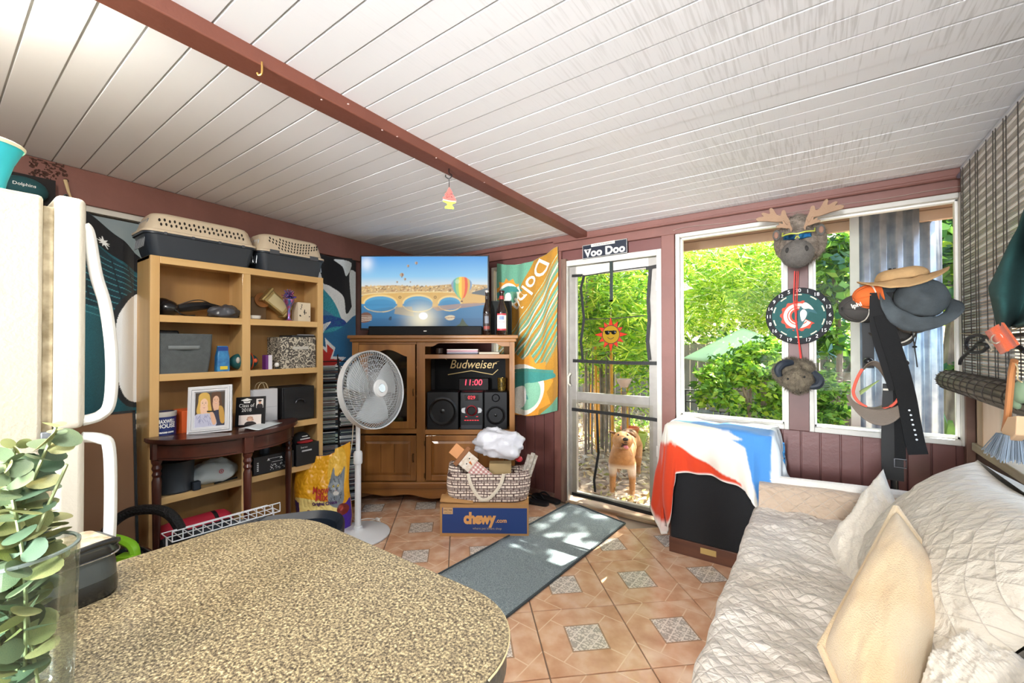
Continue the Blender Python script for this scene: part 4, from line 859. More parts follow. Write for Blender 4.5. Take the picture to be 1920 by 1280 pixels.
t = thing('orange_box', 'orange cardboard box beside the coffee can', 'box', on(.905, SH[2], BX - .09)); b = MB(); b.box((-.07, -.04, 0), (.07, .055, .15)); b.build('box', mat('orange_card', '#e2632b', .6), t, bevel=.002); b = MB(); b.add([(-.07, .055, .15), (.07, .055, .15), (.05, .09, .175), (-.05, .09, .175)], [(0, 1, 2, 3)]); b.build('flap', mat('orange_pale', '#efc6a8', .6), t, solid=.002)
t = thing('yellow_sign', 'yellow and black card with curly lettering behind the photo frames', 'card', on(1.10, SH[2], BX - .17)); rbox('panel', (0, -.08, .0), (.01, .06, .26), mat('sign_black', '#221c18', .5), t, .002); MB().box((.01, -.075, .13), (.014, .06, .255)).build('upper_field', mat('sign_yellow', '#c8a018', .5), t)
b = MB()
for y in (-.045, -.015): b.tube(sm([(.017, y, .05), (.017, y + .012, .09), (.017, y - .008, .13), (.017, y + .012, .17), (.017, y, .21)], 4, False), .004, 6)
b.build('curl', mat('curl_gold', '#caa34a', .4), t)
t = thing('paper_bag', 'white paper carrier bag with twine handles', 'bag', on(1.315, SH[2], BX - .07)); b = MB(); b.box((-.03, -.085, 0), (.03, .085, .235)); b.build('body', mat('paper_white', '#d9dade', .6, var=.05, bump=.2, bscale=20), t, bevel=.002)
b = MB()
for x in (-.02, .025): b.tube(sm([(x, -.04, .225), (x, -.025, .27), (x, .01, .275), (x, .03, .225)], 4, False), .0025, 6)
b.build('handle', mat('twine', '#c9b48e', .8), t)
b = MB(); b.box((.0302, -.085, .115), (.0312, .085, .117)); b.build('crease', mat('crease_grey', '#aeb0b5', .7), t)
dkw = wood('black_wood', '#26272a', '#18191b', .5, 1, 9.); t = thing('black_drawer_box', 'black wood-grain storage box with a cup pull', 'storage box', on(1.535, SH[2], BX - .12)); rbox('case', (-.1, -.11, 0), (.09, .115, .235), mat('black_case', '#1e1f22', .5), t, .003); rbox('drawer_front', (.09, -.10, .008), (.1, .108, .228), dkw, t, .002)
b = MB(); b.grid(lambda u, v: (.1 + .016 * math.sin(PI * v * .5 + .3), .03 * math.cos(PI * u), .125 + .026 * math.sin(PI * u) * (1 - .0 * v) - .0), 16, 4); b.build('cup_pull', mat('pull_black', '#101113', .35, .3), t, solid=.003); t2 = MB(); t2.tube([(.118, .032 * math.cos(a), .125 + .026 * math.sin(a)) for a in np.linspace(0, PI, 14)], .004, 6); t2.build('pull_rim', mat('pull_steel', '#4b4d52', .3, .6), t)
# --- shelf 4
t = thing('black_bin', 'black round-shouldered plastic bin at the left of the fourth shelf', 'bin', on(.86, SH[3], BX - .09)); MB().lathe([(.085, 0), (.09, .01), (.082, .05), (.085, .16), (.09, .175), (.08, .176), (.075, .02)], 28).build('body', mat('bin_slate', '#2c3136', .45), t); MB().box((.06, .05, .0), (.1, .09, .05)).build('foot', slate, t, bevel=.006)
bag_blob('shopping_bag', 'white plastic shopping bag with a small red ring mark on the fourth shelf', 'bag', on(1.045, SH[3], BX - .10), (.075, .13, .075), mat('bag_white', '#cdd3d0', .35, bump=.3, bscale=25), 9, .28)
b = MB(); b.M = Matrix.Translation(on(1.06, SH[3] + .068, BX - .018)); o = bpy.data.objects['shopping_bag']
b = MB()
for r_ in (.013, .004): b.lathe([(r_, 0), (r_ - .004 if r_ > .01 else .0005, .0005)], 20, M=Matrix.Translation(on(1.06, SH[3] + .075, BX - .012)) @ Euler((0, PI / 2, 0)).to_matrix().to_4x4(), cap=False)
b.build('ring_mark', mat('target_red', '#c4384a', .5), o, w=True)
b = MB(); b.tube([on(1.03, SH[3] + .006, BX - .03), on(1.16, SH[3] + .006, BX - .05)], .006, 6); b.build('black_pen', blk, label='black rod lying in front of the white shopping bag', cat='rod')
amp = mat('amp_black', '#1c1e21', .4)
t = thing('amplifier', 'wide black amplifier with white printed connector markings', 'amplifier', on(1.36, SH[3], BX - .10)); rbox('case', (-.1, -.13, .006), (.11, .125, .12), amp, t, .003); b = MB(); r = random.Random(5)
for k in range(34): y, z = r.uniform(-.03, .07), r.uniform(.02, .055); b.box((.1105, y, z), (.1115, y + r.uniform(.003, .010), z + .003))
for k in range(5): b.box((.1105, -.11, .03 + k * .012), (.1115, -.10, .036 + k * .012))
b.box((.1105, -.045, .095), (.1115, .045, .097)); b.add([(.111, -.05, .085), (.111, -.03, .085), (.111, -.04, .1)], [(0, 1, 2)]); b.add([(.111, .03, .085), (.111, .05, .085), (.111, .04, .1)], [(0, 1, 2)]); b.box((.1105, -.02, .07), (.1115, .05, .072)); b.build('print', wt, t, smooth=0)
t = thing('receiver', 'smaller black receiver box right of the wide amplifier', 'amplifier', on(1.60, SH[3], BX - .09)); rbox('case', (-.1, -.10, 0), (.10, .065, .15), amp, t, .003); MB().box((.1005, -.06, .095), (.1015, .01, .105)).build('label', mat('label_white', '#cfd2d4', .5), t); letter('Stereo', Matrix.Translation((.102, -.045, .125)) @ Euler((PI / 2, 0, PI / 2)).to_matrix().to_4x4(), .018, wt, t)
t = thing('baseball_cap', 'black cap with red lettering resting on the black receiver', 'cap', on(1.57, SH[3] + .151, BX - .05)); b = MB(); b.ell((-.01, 0, .02), (.06, .06, .05), 20, 12); b.build('crown', mat('cap_black', '#1d1d20', .8), t); b = MB(); b.ell((.045, 0, .01), (.04, .055, .01), 20, 8); b.build('brim', mat('cap_red', '#c22f35', .7), t)
b = MB(); b.box((.045, -.035, .025), (.05, .035, .033)); b.box((.04, -.02, .043), (.046, .02, .05)); b.build('badge', wt, t, bevel=.002)
t = thing('small_speaker', 'small dark cylinder speaker standing on the wide amplifier', 'speaker', on(1.33, SH[3] + .12, BX - .07)); MB().lathe([(.03, 0), (.033, .01), (.033, .04), (.028, .045), (0, .045)], 20).build('body', slate, t)
# --- bottom
t = thing('duffel_bag', 'black duffel bag with red top panel on the bottom shelf', 'bag', on(.93, SH[4], BX - .02)); blkf = mat('black_canvas', '#23262b', .75, var=.2, bump=.3, bscale=150)
b = MB()
def duf(u, v):
 a = 2 * PI * u; y = -.19 + .38 * v; s = (1 - abs(2 * v - 1) ** 8) ** .3 if abs(2 * v - 1) < 1 else 0; return (.10 * math.cos(a) * s * (1 + .04 * math.sin(v * 20)), y, .115 + .115 * math.sin(a) * s)
b.grid(duf, 28, 18, closeu=True); b.build('body', blkf, t)
def top(u, v): p = duf(.12 + .2 * u, .03 + .94 * v); return (p[0] * 1.03, p[1], .115 + (p[2] - .115) * 1.03)
MB().grid(top, 10, 14).build('top_panel', mat('red_canvas', '#b5243a', .7), t, solid=.003)
for y in (-.09, .09): b = MB(); b.grid(lambda u, v, y=y: (lambda p: (p[0] * 1.05, y + .02 * (v - .5), .115 + (p[2] - .115) * 1.05))(duf(-.2 + .46 * u, .5)), 14, 2); b.build('strap', mat('strap_black', '#15161a', .6), t, solid=.003)
# --- half-round console table in front
mah = wood('mahogany', '#5a2f24', '#33160f', .3, 1, 8., .35); mah_v = wood('mahogany_turned', '#54291f', '#30140e', .3, 2, 8., .3)
TX = BX + .012; TY = 1.085; TW = .395; TD = .30; TZ = .832
tb = thing('console_table', 'dark mahogany half-round console table in front of the bookcase', 'table', (TX + .1, TY, 0))
def half(w_, d_, n=28, off=0.): return [(TX - off, TY - w_)] + [(TX + d_ * math.sin(PI * i / n), TY - w_ * math.cos(PI * i / n)) for i in range(n + 1)] + [(TX - off, TY + w_)]
b = MB(); b.prism(half(TW, TD), TZ - .018, TZ); b.prism(half(TW - .006, TD - .006), TZ - .025, TZ - .018); b.build('top', mah, tb, w=True, bevel=.004)
b = MB(); b.prism(half(TW - .035, TD - .035), TZ - .115, TZ - .025); b.build('apron', mah, tb, w=True, bevel=.002)
def arcp(a, k=0.): return Vector((TX + (TD - .035 + k) * math.sin(a), TY - (TW - .035 + k) * math.cos(a), 0))
b = MB()
for a0, a1 in ((.25, 1.42), (1.72, 2.9)):
 for z in (TZ - .104, TZ - .036): b.tube([arcp(a0 + (a1 - a0) * i / 10, .001) + Vector((0, 0, z)) for i in range(11)], .0016, 5)
b.build('inlay_line', mat('inlay_dark', '#1c0c08', .5), tb, w=True)
for (ang, nm) in ((.12, 'l'), (PI / 2, 'm'), (PI - .12, 'r')):
 p = arcp(ang, -.01 if nm != 'm' else .0); b = MB()
 b.cbox((p.x, p.y, TZ - .07), (.045, .05, .095)); b.build('leg_block', mah_v, tb, w=True, bevel=.003)
 b = MB(); b.lathe([(.019, .14), (.022, .16), (.019, .18), (.015, .185), (.017, .30), (.020, .5), (.022, .60), (.016, .62), (.022, .635), (.016, .65), (.023, .668), (.018, .685), (.024, .70), (.024, .712)], 18, c=(p.x, p.y, 0)); b.lathe([(.016, 0), (.022, .03), (.024, .10), (.019, .115), (.018, .14)], 18, c=(p.x, p.y, 0)); b.build('leg', mah_v, tb, w=True)
b = MB(); b.prism(half(TW - .04, TD - .04), .115, .135); b.build('lower_shelf', mah, tb, w=True, bevel=.003)
# --- framed photographs on the table
def hair(P, cx, cy, s, hairc, skin, top_, long=1.):
 P.poly(sm([(cx - .20 * s, cy + .05 * s), (cx - .17 * s, cy + .27 * s), (cx, cy + .34 * s), (cx + .17 * s, cy + .27 * s), (cx + .22 * s, cy + .0 * s), (cx + .26 * s, cy - .35 * s * long), (cx + .1 * s, cy - .45 * s * long), (cx - .14 * s, cy - .42 * s * long), (cx - .25 * s, cy - .2 * s)], 5), hairc)
 P.poly(sm([(cx - .13 * s, cy - .06 * s), (cx - .05 * s, cy - .40 * s), (cx + .08 * s, cy - .40 * s), (cx + .12 * s, cy - .06 * s)], 4), skin)
 P.ellp(cx, cy, .125 * s, .19 * s, skin); P.poly(sm([(cx - .14 * s, cy + .07 * s), (cx - .1 * s, cy + .22 * s), (cx + .05 * s, cy + .24 * s), (cx + .15 * s, cy + .05 * s), (cx + .05 * s, cy + .15 * s), (cx - .05 * s, cy + .15 * s)], 4), hairc)
 for q in (-.05, .055): P.ellp(cx + q * s, cy + .02 * s, .018 * s, .010 * s, '#4b3a34'); P.line([(cx + (q - .02) * s, cy + .055 * s), (cx + (q + .02) * s, cy + .06 * s)], .008 * s, '#7a5a40')
 P.line([(cx, cy + .0), (cx - .006 * s, cy - .05 * s)], .008 * s, '#c78f78'); P.poly(sm([(cx - .045 * s, cy - .085 * s), (cx, cy - .1 * s), (cx + .045 * s, cy - .085 * s), (cx, cy - .12 * s)], 3), '#c05a5a'); P.line([(cx - .03 * s, cy - .093 * s), (cx + .03 * s, cy - .093 * s)], .008 * s, '#f6f0ec')
pm = vcol('photo_print', .35)
def leanframe(name, label, c, w_, h_, rz, tilt, fm_, fw):
 t = thing(name, label, 'picture frame', c, rz=rz); R = Matrix.Translation((0, 0, .0)) @ Euler((math.radians(-tilt), 0, 0)).to_matrix().to_4x4(); return t, R
# local frame: x right, -y towards viewer, z up
p = onz(395, 812, TZ); fz = math.atan2(p.y, p.x) - PI / 2
p = Vector((TX + .13, 0, 0)); p = onx(393, 812, TX + .12); p.z = TZ
t = thing('photo_frame', 'white moulded frame on the console table showing two smiling women', 'picture frame', p, rz=PSI + math.radians(18)); R = Euler((math.radians(-12), math.radians(-3), 0)).to_matrix().to_4x4()
silver = mat('frame_white', '#dfe1e6', .35, .15); fw_, fh_ = .215, .265
b = MB(); b.M = R
for k, (o_, dd) in enumerate(((0, 0), (.010, -.006), (.02, -.003))):
 x, z0, z1 = fw_ / 2 - o_, o_, fh_ - o_; i = .009 if k < 2 else .012
 b.prism([(-x, z0), (x, z0), (x, z1), (-x, z1)], dd - .006, .01, axis=1, holes=[[(-x + i, z0 + i), (-x + i, z1 - i), (x - i, z1 - i), (x - i, z0 + i)]])
b.build('frame', silver, t, bevel=.0012, smooth=0)
b = MB(); b.M = R; b.box((-fw_ / 2 + .025, .0, .025), (fw_ / 2 - .025, .004, fh_ - .025)); b.build('mat_board', mat('mount_white', '#e9ebf2', .7), t)
P = Paint(150, 200, '#4a4038', .75); P.poly([(0, 0), (1, 0), (1, .3), (0, .3)], '#6b6a78'); hair(P, .70, .74, .85, '#5c3d2a', '#e3b79a', 0); P.poly(sm([(.62, .42), (.95, .4), (1.02, 0), (.6, 0)], 4), '#3a3d52'); P.poly(sm([(.8, .55), (.95, .5), (1.0, .1), (.86, .1)], 4), '#c69a4a')
hair(P, .30, .66, 1.0, '#d9b25a', '#efc8ac', 0, .8); P.poly(sm([(.0, .34), (.25, .38), (.6, .34), (.7, 0), (.0, 0)], 4), '#c3c5dc')
r = random.Random(1)
for k in range(26): x, y = r.uniform(.05, .6), r.uniform(.03, .3); P.line([(x, y), (x + r.uniform(-.05, .05), y + .06)], .008, '#6f76a8')
P.poly(sm([(.5, .4), (.62, .38), (.72, .1), (.6, .05)], 4), '#e2b697'); P.blur(1); P.noise(.03)
painted('photo', P, lambda u, v: tuple(R @ Vector((-.072 + .144 * u, -.002, .036 + .193 * v))), pm, t)
b = MB(); b.M = R; b.box((-.06, .012, .02), (.06, .016, .22)); b.build('back_board', blk, t); b = MB(); b.add([(-.02, .02, .12), (.02, .02, .12), (.02, .11, -.03), (-.02, .11, -.03)], [(0, 1, 2, 3)]); b.build('easel_leg', blk, t, solid=.003)
p = onx(468, 797, TX + .10); p.z = TZ + .001
t = thing('graduation_frame', 'black graduation frame with two small photos', 'picture frame', p, rz=PSI + math.radians(10)); R2 = Euler((math.radians(-10), math.radians(-2), 0)).to_matrix().to_4x4(); W2_, H2_ = .165, .178
b = MB(); b.M = R2; b.box((-W2_ / 2, 0, 0), (W2_ / 2, .012, H2_)); b.build('frame', mat('frame_black', '#17181b', .35), t, bevel=.002)
RM = R2 @ Matrix.Translation((0, -.0015, 0)) @ Euler((PI / 2, 0, 0)).to_matrix().to_4x4()
letter('Class of', RM @ Matrix.Translation((-.02, .125, 0)), .030, wt, t, width=.085); letter('2018', RM @ Matrix.Translation((-.02, .098, 0)), .03, wt, t, width=.055)
b = MB(); b.M = R2; b.add([(-.055, -.001, .158), (-.02, -.001, .170), (.01, -.001, .160), (-.02, -.001, .150)], [(0, 1, 2, 3)]); b.add([(-.04, -.001, .152), (-.02, -.001, .146), (-.0, -.001, .152), (-.003, -.001, .140), (-.035, -.001, .140)], [(0, 1, 2, 3, 4)]); b.build('cap_emblem', wt, t, smooth=0, recalc=False)
P = Paint(60, 36, '#efe3dc', 2.); P.noise(.02); hair(P, .5, .62, .62, '#c79a84', '#e7bfa6', 0, .9); P.poly(sm([(.27, .0), (.36, .3), (.5, .34), (.66, .3), (.78, 0)], 4), '#3a3433'); painted('photo', P, lambda u, v: tuple(R2 @ Vector((-.062 + .126 * u, -.0015, .010 + .058 * v))), pm, t)
P = Paint(30, 40, '#e9e4e0'); P.poly(sm([(.1, 0), (.2, .4), (.8, .4), (.9, 0)], 4), '#2e2c30'); P.ellp(.5, .6, .18, .2, '#d9a68c'); P.poly([(.15, .78), (.5, .9), (.85, .78), (.5, .66)], '#262428'); painted('photo', P, lambda u, v: tuple(R2 @ Vector((.033 + .04 * u, -.0015, .108 + .055 * v))), pm, t)
b = MB(); p = onz(440, 800, TZ + .002); b.M = Matrix.Translation((TX + .17, p.y + .1, TZ + .002)) @ Euler((0, 0, .6)).to_matrix().to_4x4(); b.grid(lambda u, v: (-.06 + .12 * u, -.12 + .24 * v, .006 * math.sin(u * 5) + .007), 8, 8); b.build('paper_leaflet', mat('leaflet', '#c9d3da', .4, c2='#dfe6e8', vscale=9), label='curled glossy leaflet lying on the console table', cat='leaflet', solid=.001)
# ---------------- flags on the left wall
navy, teal_ = '#16171c', '#1f5560'
clothm = vcol('printed_fleece', .9, bump=.35, bscale=260, sheen=.2)
P = Paint(200, 420, teal_, .33); P.noise(.10)
P.poly([(0, 1), (1, 1), (1, .74), (.75, .78), (.4, .86), (.0, .9)], '#15161a'); P.poly([(0, .9), (.3, .88), (.95, .70), (1, .58), (0, .60)], '#17303a')
for k in range(11): P.line([(.0, .86 - .025 * k), (.5, .80 - .026 * k), (1, .72 - .024 * k)], .004, '#3c7d86');
for k in range(9): P.line([(.12 * k, .86 - .01 * k), (.12 * k + .08, .62)], .004, '#12252c')
r = random.Random(4)
def burst(x, y, s, c='#e9ecec'):
 pts = []
 for i in range(18): a = 2 * PI * i / 18; q = s * (1 if i % 2 else .35) * r.uniform(.7, 1.2); pts.append((x + q * math.cos(a) * 2.2, y + q * math.sin(a)))
 P.poly(pts, c)
burst(.28, .91, .035); burst(.42, .89, .03); burst(.78, .84, .04)
P.poly(sm([(.55, .22), (.48, .40), (.5, .58), (.7, .70), (1.1, .74), (1.1, .2), (.75, .18)], 6), '#22262b'); P.poly(sm([(.58, .235), (.52, .40), (.54, .57), (.72, .685), (1.1, .72), (1.1, .22), (.78, .2)], 6), '#eceff0')
P.poly(sm([(.86, .46), (.95, .54), (1.1, .56), (1.1, .40), (.95, .42)], 5), '#e07a3c'); P.poly(sm([(.8, .28), (.9, .36), (1.1, .4), (1.1, .30), (.92, .26)], 5), teal_)
for k, (x, y) in enumerate(((.05, .12), (.5, .17), (1., .15))): pass
P.line(sm([(.02, .03), (.12, .12), (.4, .16), (.8, .14), (1.1, .16)], 6, False), .022, '#e8ecec'); P.line(sm([(.2, .02), (.35, .09), (.6, .11), (.8, .08), (.7, .03), (.4, .02)], 6, False), .018, '#e8ecec')
fy0, fy1 = .20, 1.0
def S1_(u, v):
 y = fy0 + .42 * 1.9 * u * .99; y = .335 + .55 * u; z = 1.0 * 0 + .72 + 1.39 * v; cut = .16 * max(0, (u - .16)) * v ** 6 * 1.4 + .5 * max(0, .16 - u) * v ** 8
 kf = max(0, min(1, (.70 - y) / .06)); x = xl(y) + .003 + kf * (.042 + .016 * math.sin(u * 9 + v * 2) + .01 * math.sin(u * 23))
 return (x, y, z - cut * 1.6 - (.12 * u * v ** 3))
painted('team_blanket', P, S1_, clothm, label='teal and black fleece blanket with a large white helmet print, left of the bookcase', cat='blanket', solid=.006)
b = MB(); b.tube([(xl(.42) + .035, .42, 2.16), (xl(.42) + .05, .43, 2.10), (xl(.42) + .05, .44, 2.07)], [.008, .006, .004], 6); b.build('string_tie', mat('string_tan', '#cdb48a', .8), label='tan string tying the blanket corner to the wall header', cat='string')
# second: leaping sea animal emblem, aqua / blue / red
P = Paint(170, 260, '#14161c', .5)
P.poly(sm([(-.1, .86), (.1, .90), (.3, .84), (.36, .76), (.5, .74), (.72, .66), (.78, .52), (.95, .62), (1.1, .82), (1.1, -.1), (-.1, -.1)], 5), '#eef3f5'); P.poly(sm([(.55, .98), (.7, .92), (.78, .84), (.9, .96)], 4), '#dfeaf0')
P.poly(sm([(.85, .80), (.9, .9), (1.1, .8), (1.1, .4), (.95, .5)], 4), '#e7eff3')
P.poly(sm([(-.1, .82), (.1, .84), (.3, .74), (.52, .64), (.66, .5), (.7, .38), (-.1, .36)], 5), '#3fa5b8')
P.poly(sm([(-.1, .50), (.2, .56), (.5, .52), (.62, .44), (.4, .46), (.1, .40), (-.1, .30)], 5), '#4d88b3'); P.poly(sm([(-.1, .36), (.15, .46), (.45, .50), (.72, .47), (.78, .42), (.5, .40), (.2, .30), (-.1, .12)], 5), '#2c4a9c')
P.poly(sm([(-.1, .26), (.2, .38), (.5, .45), (.4, .38), (.15, .22), (-.1, .05)], 5), '#f1f4f6'); P.poly(sm([(.2, .32), (.6, .38), (1.1, .50), (1.1, -.1), (.3, -.1), (.05, .1)], 5), '#2d6f9f')
P.poly([(.22, .05), (.30, .20), (.26, .28), (.42, .24), (.40, .32), (.58, .24), (.54, .17), (.78, .16), (.60, .10), (.74, .02), (.5, .04), (.45, -.05), (.1, -.05)], '#f3f3f3'); P.poly([(.25, .03), (.34, .18), (.32, .25), (.44, .20), (.44, .27), (.55, .22), (.50, .15), (.70, .14), (.54, .09), (.62, .03), (.46, .05), (.40, -.05), (.15, -.05)], '#c8342c')
P.poly([(-.1, .48), (.12, .52), (.13, .56), (.2, .56), (.18, .50), (-.1, .44)], '#b43a34')
sp = (RNG.random(P.U.shape) < .22) & (P.inpoly(sm([(-.1, .82), (.1, .84), (.3, .74), (.52, .64), (.66, .5), (.7, .38), (-.1, .36)], 5))); P.mask(sp, '#2a7f97'); P.noise(.06)
def S2_(u, v): y = 1.70 + .50 * u; z = 1.06 + 1.02 * v; return (xl(y) + .035 + .012 * math.sin(u * 11) , y, z - .03 * math.sin(PI * u) * v ** 4)
painted('team_flag', P, S2_, clothm, label='black and aqua flag with a leaping blue and red dolphin emblem between bookcase and television', cat='flag', solid=.005)
# --- CD rack
wire = mat('black_wire', '#141416', .4, .4); cdp = Vector((-3.02, 1.90, 0)); rk = thing('cd_rack', 'tall black wire rack between bookcase and oak cabinet', 'rack', cdp, rz=math.radians(62))
for x in (-.15, 0, .15):
 tube('post', [(x, 0, 0), (x, 0, 1.22)], .005, wire, rk, 6); tube('post', [(x, .12, 0), (x, .12, 1.25)], .005, wire, rk, 6)
b = MB()
for k in range(13): z = .08 + k * .093; b.tube([(-.15, 0, z), (.15, 0, z)], .0025, 5); b.tube([(-.15, .12, z), (.15, .12, z)], .0025, 5)
b.build('rung', wire, rk)
cdm = [mat('cd_%d' % i, c, .2, coat=.5) for i, c in enumerate(['#2b2e33', '#cfd3d6', '#3a4a58', '#1b1c20', '#8a9298', '#5b3c34', '#9fb0a8', '#22303c'])]
r = random.Random(6); pr = {}
for cx in (-.075, .075):
 z = .10
 while z < 1.16:
  m_ = r.randrange(8)
  if m_ not in pr:
   pr[m_] = thing('compact_disc_case', 'thin plastic disc case lying flat in the black wire rack', 'disc case', (0, 0, 0), group='disc cases stacked in the wire rack'); o = pr[m_]
   rbox('case', (-.068, -.012, 0), (.068, .115, .009), cdm[m_], o, .001); b = MB(); b.box((-.06, -.0125, .002), (.05, -.0122, .007)); b.build('spine_label', cdm[(m_ * 3 + 1) % 8], o, smooth=0)
  else: o = dup(pr[m_])
  p = MW[rk] @ Vector((cx, 0, z + .003)); o.location = p; o.rotation_euler = (0, 0, math.radians(62) + r.uniform(-.04, .04)); z += .0112 if r.random() < .9 else .03
# --- fridge
fr_m = mat('fridge_cream', '#c4baa4', .5, var=.03, vscale=4, bump=.25, bscale=110); fr_d = mat('fridge_door_cream', '#c8c0ae', .42, bump=.12, bscale=120)
FX = -1.46; FY = .165
t = thing('refrigerator', 'cream top-freezer refrigerator seen from its side at the left edge', 'refrigerator', (FX - .36, -.16, 0))
rbox('cabinet', (-.36, -.36, .03), (.36, FY + .16, 1.672), fr_m, t, .008)
def dloc(y0, y1): return y0 + .16, y1 + .16
y0, y1 = dloc(FY, FY + .018); rbox('gasket', (-.355, y0, .06), (.352, y1, 1.65), mat('gasket_tan', '#b7a888', .6, c2='#7f6f50', vscale=30), t, .002)
y0, y1 = dloc(FY + .018, FY + .072); zsplit = atd(150, 792, 1.24).z
rbox('freezer_door', (-.36, y0, 1.120), (.365, y1, 1.682), fr_d, t, .014, bseg=4); rbox('lower_door', (-.36, y0, .10), (.365, y1, 1.105), fr_d, t, .014, bseg=4)
rbox('hinge', (.30, y0 - .02, 1.105), (.366, y1 - .03, 1.12), mat('hinge_grey', '#8d9296', .4, .5), t, .002)
hm_ = mat('handle_cream', '#efeee6', .35)
yd = y1
for P in ([(.345, yd - .004, 1.62), (.345, yd + .006, 1.60), (.345, yd + .02, 1.50), (.345, yd + .038, 1.42), (.345, yd + .05, 1.30), (.345, yd + .048, 1.18), (.345, yd + .03, 1.145), (.345, yd - .004, 1.135)],
          [(.345, yd - .004, 1.095), (.345, yd + .03, 1.085), (.345, yd + .047, 1.055), (.345, yd + .05, .9), (.345, yd + .045, .78), (.345, yd + .03, .68), (.345, yd + .012, .62), (.345, yd - .004, .60)]):
 b = MB(); b.tube(sm(P, 6, False), .013, 10, flat=1.1); b.build('handle', hm_, t)
t = thing('flared_cup', 'turquoise flared cup with pale rim on top of the refrigerator', 'cup', tuple(atd(18, 268, .96) - Vector((math.cos(PSI), math.sin(PSI), 0)) * .066 - Vector((0, 0, .11)))) ; t.location.z = 1.674; MW[t] = Matrix.Translation(t.location); b = MB(); b.M = Euler((0, 0, 0)).to_matrix().to_4x4()
b.lathe([(.035, 0), (.04, .03), (.05, .07), (.066, .11), (.062, .11), (.045, .07)], 24); b.build('cup', mat('turquoise', '#35c3cf', .35), t); MB().lathe([(.0665, .105), (.069, .112), (.063, .116)], 24, cap=False).build('rim', mat('rim_cream', '#ece7c8', .5), t)
t = thing('baseball_cap', 'dark teal cap with white lettering in the wall notch above the refrigerator', 'cap', (xl(.24) + .10, .27, 2.02)); MB().ell((0, 0, .03), (.08, .085, .06), 20, 12).build('crown', mat('cap_teal', '#1b4a50', .8), t); letter('Dolphins', Matrix.Translation((.081, .0, .035)) @ Euler((PI / 2, 0, PI / 2)).to_matrix().to_4x4(), .02, wt, t)
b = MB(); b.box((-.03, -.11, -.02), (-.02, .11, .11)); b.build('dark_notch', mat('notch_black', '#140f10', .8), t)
# --- between refrigerator and bookcase: board and vacuum
t = thing('pin_board', 'brown pressed board with black edge standing behind the vacuum', 'board', (-2.87, .63, 0)); b = MB(); M_ = Euler((0, math.radians(-6), 0)).to_matrix().to_4x4(); b.M = M_; b.box((0, -.28, 0), (.01, .03, .97)); b.build('panel', mat('hardboard', '#8a6446', .7), t); b = MB(); b.M = M_; b.box((-.002, .03, 0), (.014, .042, .98)); b.box((-.002, -.28, .97), (.014, .042, .982)); b.build('edge', blk, t)
vp = onz(225, 1062, .10); t = thing('vacuum_cleaner', 'black canister vacuum with lime green handle', 'vacuum cleaner', (atd(232, 1000, 1.88).x, atd(232, 1000, 1.88).y, 0), rz=math.radians(35)); t.scale = (.98,) * 3; lime = mat('lime_plastic', '#8fd02a', .35); vb = mat('vacuum_black', '#16181b', .2, coat=.4)
b = MB(); b.ell((0, 0, .25), (.17, .13, .19), 24, 14); b.build('body', vb, t)
for s in (-1, 1):
 b = MB(); b.lathe([(.10, -.02), (.125, -.01), (.125, .01), (.10, .02)], 28, M=Matrix.Translation((-.02, s * .125, .125)) @ Euler((PI / 2, 0, 0)).to_matrix().to_4x4()); b.build('wheel', mat('wheel_black', '#0f1012', .5), t)
 b = MB(); b.lathe([(.07, -.025), (.06, .025)], 24, M=Matrix.Translation((-.02, s * .13, .125)) @ Euler((PI / 2, 0, 0)).to_matrix().to_4x4()); b.build('hub', mat('hub_silver', '#8f9499', .3, .7), t)
b = MB(); b.tube(sm([(-.14, -.05, .40), (-.12, -.05, .47), (-.02, -.05, .50), (.08, -.05, .47), (.10, -.05, .41)], 5, False), .016, 8, flat=1.4); b.build('carry_handle', lime, t)
rbox('button', (.04, -.09, .41), (.11, -.04, .435), lime, t, .005); MB().grid(lambda u, v: (.172 * math.cos(.9 * u - .2) , -.122 * math.sin(.9 * u + .3) , .30 + .03 * v), 8, 3).build('silver_band', mat('band_silver', '#a8b4bd', .15, .8), t, solid=.004)
b = MB(); b.tube(sm([(-.14, .1, .3), (-.2, .12, .44), (-.12, .16, .53), (.06, .16, .53), (.18, .12, .42), (.22, .08, .25)], 8, False), .024, 10); b.build('hose', mat('hose_black', '#101113', .5, bump=1., bscale=120), t)
b = MB(); b.box((.0, -.02, 0), (.1, .02, .08)); b.build('foot', vb, t, bevel=.01)
# ================================================================ CORNER: oak cabinet, television, fan
def CW(cx, d, z=0.): return Vector((cx * math.cos(PSI) - d * math.sin(PSI), cx * math.sin(PSI) + d * math.cos(PSI), z))
oak = wood('oak', '#a56e32', '#764a1e', .4, 0, 9., .2); oak_v = wood('oak_upright', '#ad7638', '#7a4d20', .4, 2, 9., .2); oak_d = wood('oak_dark', '#9c6a35', '#70471f', .45, 2, 8., .15); oak_p = wood('oak_panel', '#9c6730', '#6d4319', .42, 2, 7., .2)
DC = 3.50; cxc = (811.5 - 960) / F_PX * DC
cab = thing('entertainment_cabinet', 'large oak corner entertainment cabinet with glass door and open bays', 'cabinet', CW(cxc, DC), rz=PSI)
K = DC / F_PX
def lx(px): return (px - 811.5) * K
def lz(py): return CAM_H + (647.4 - py) * K
def pc(name, x0, x1, z0, z1, y0, y1, m, bevel=.002, **k): return MB().box((x0, y0, z0), (x1, y1, z1)).build(name, m, cab, bevel=bevel, smooth=0, **k)
XL_, XR_ = lx(660), lx(965); ZTOP = lz(628)
def trap(o0, o1, z0, z1, yf=0., name='top_board', m=oak):
 b = MB(); b.prism([(XL_ - o0, yf), (XR_ + o0, yf), (XR_ - .08 + o1, .40), (XL_ + .38 - o1, .40)], z0, z1); return b.build(name, m, cab, bevel=.006, smooth=0)
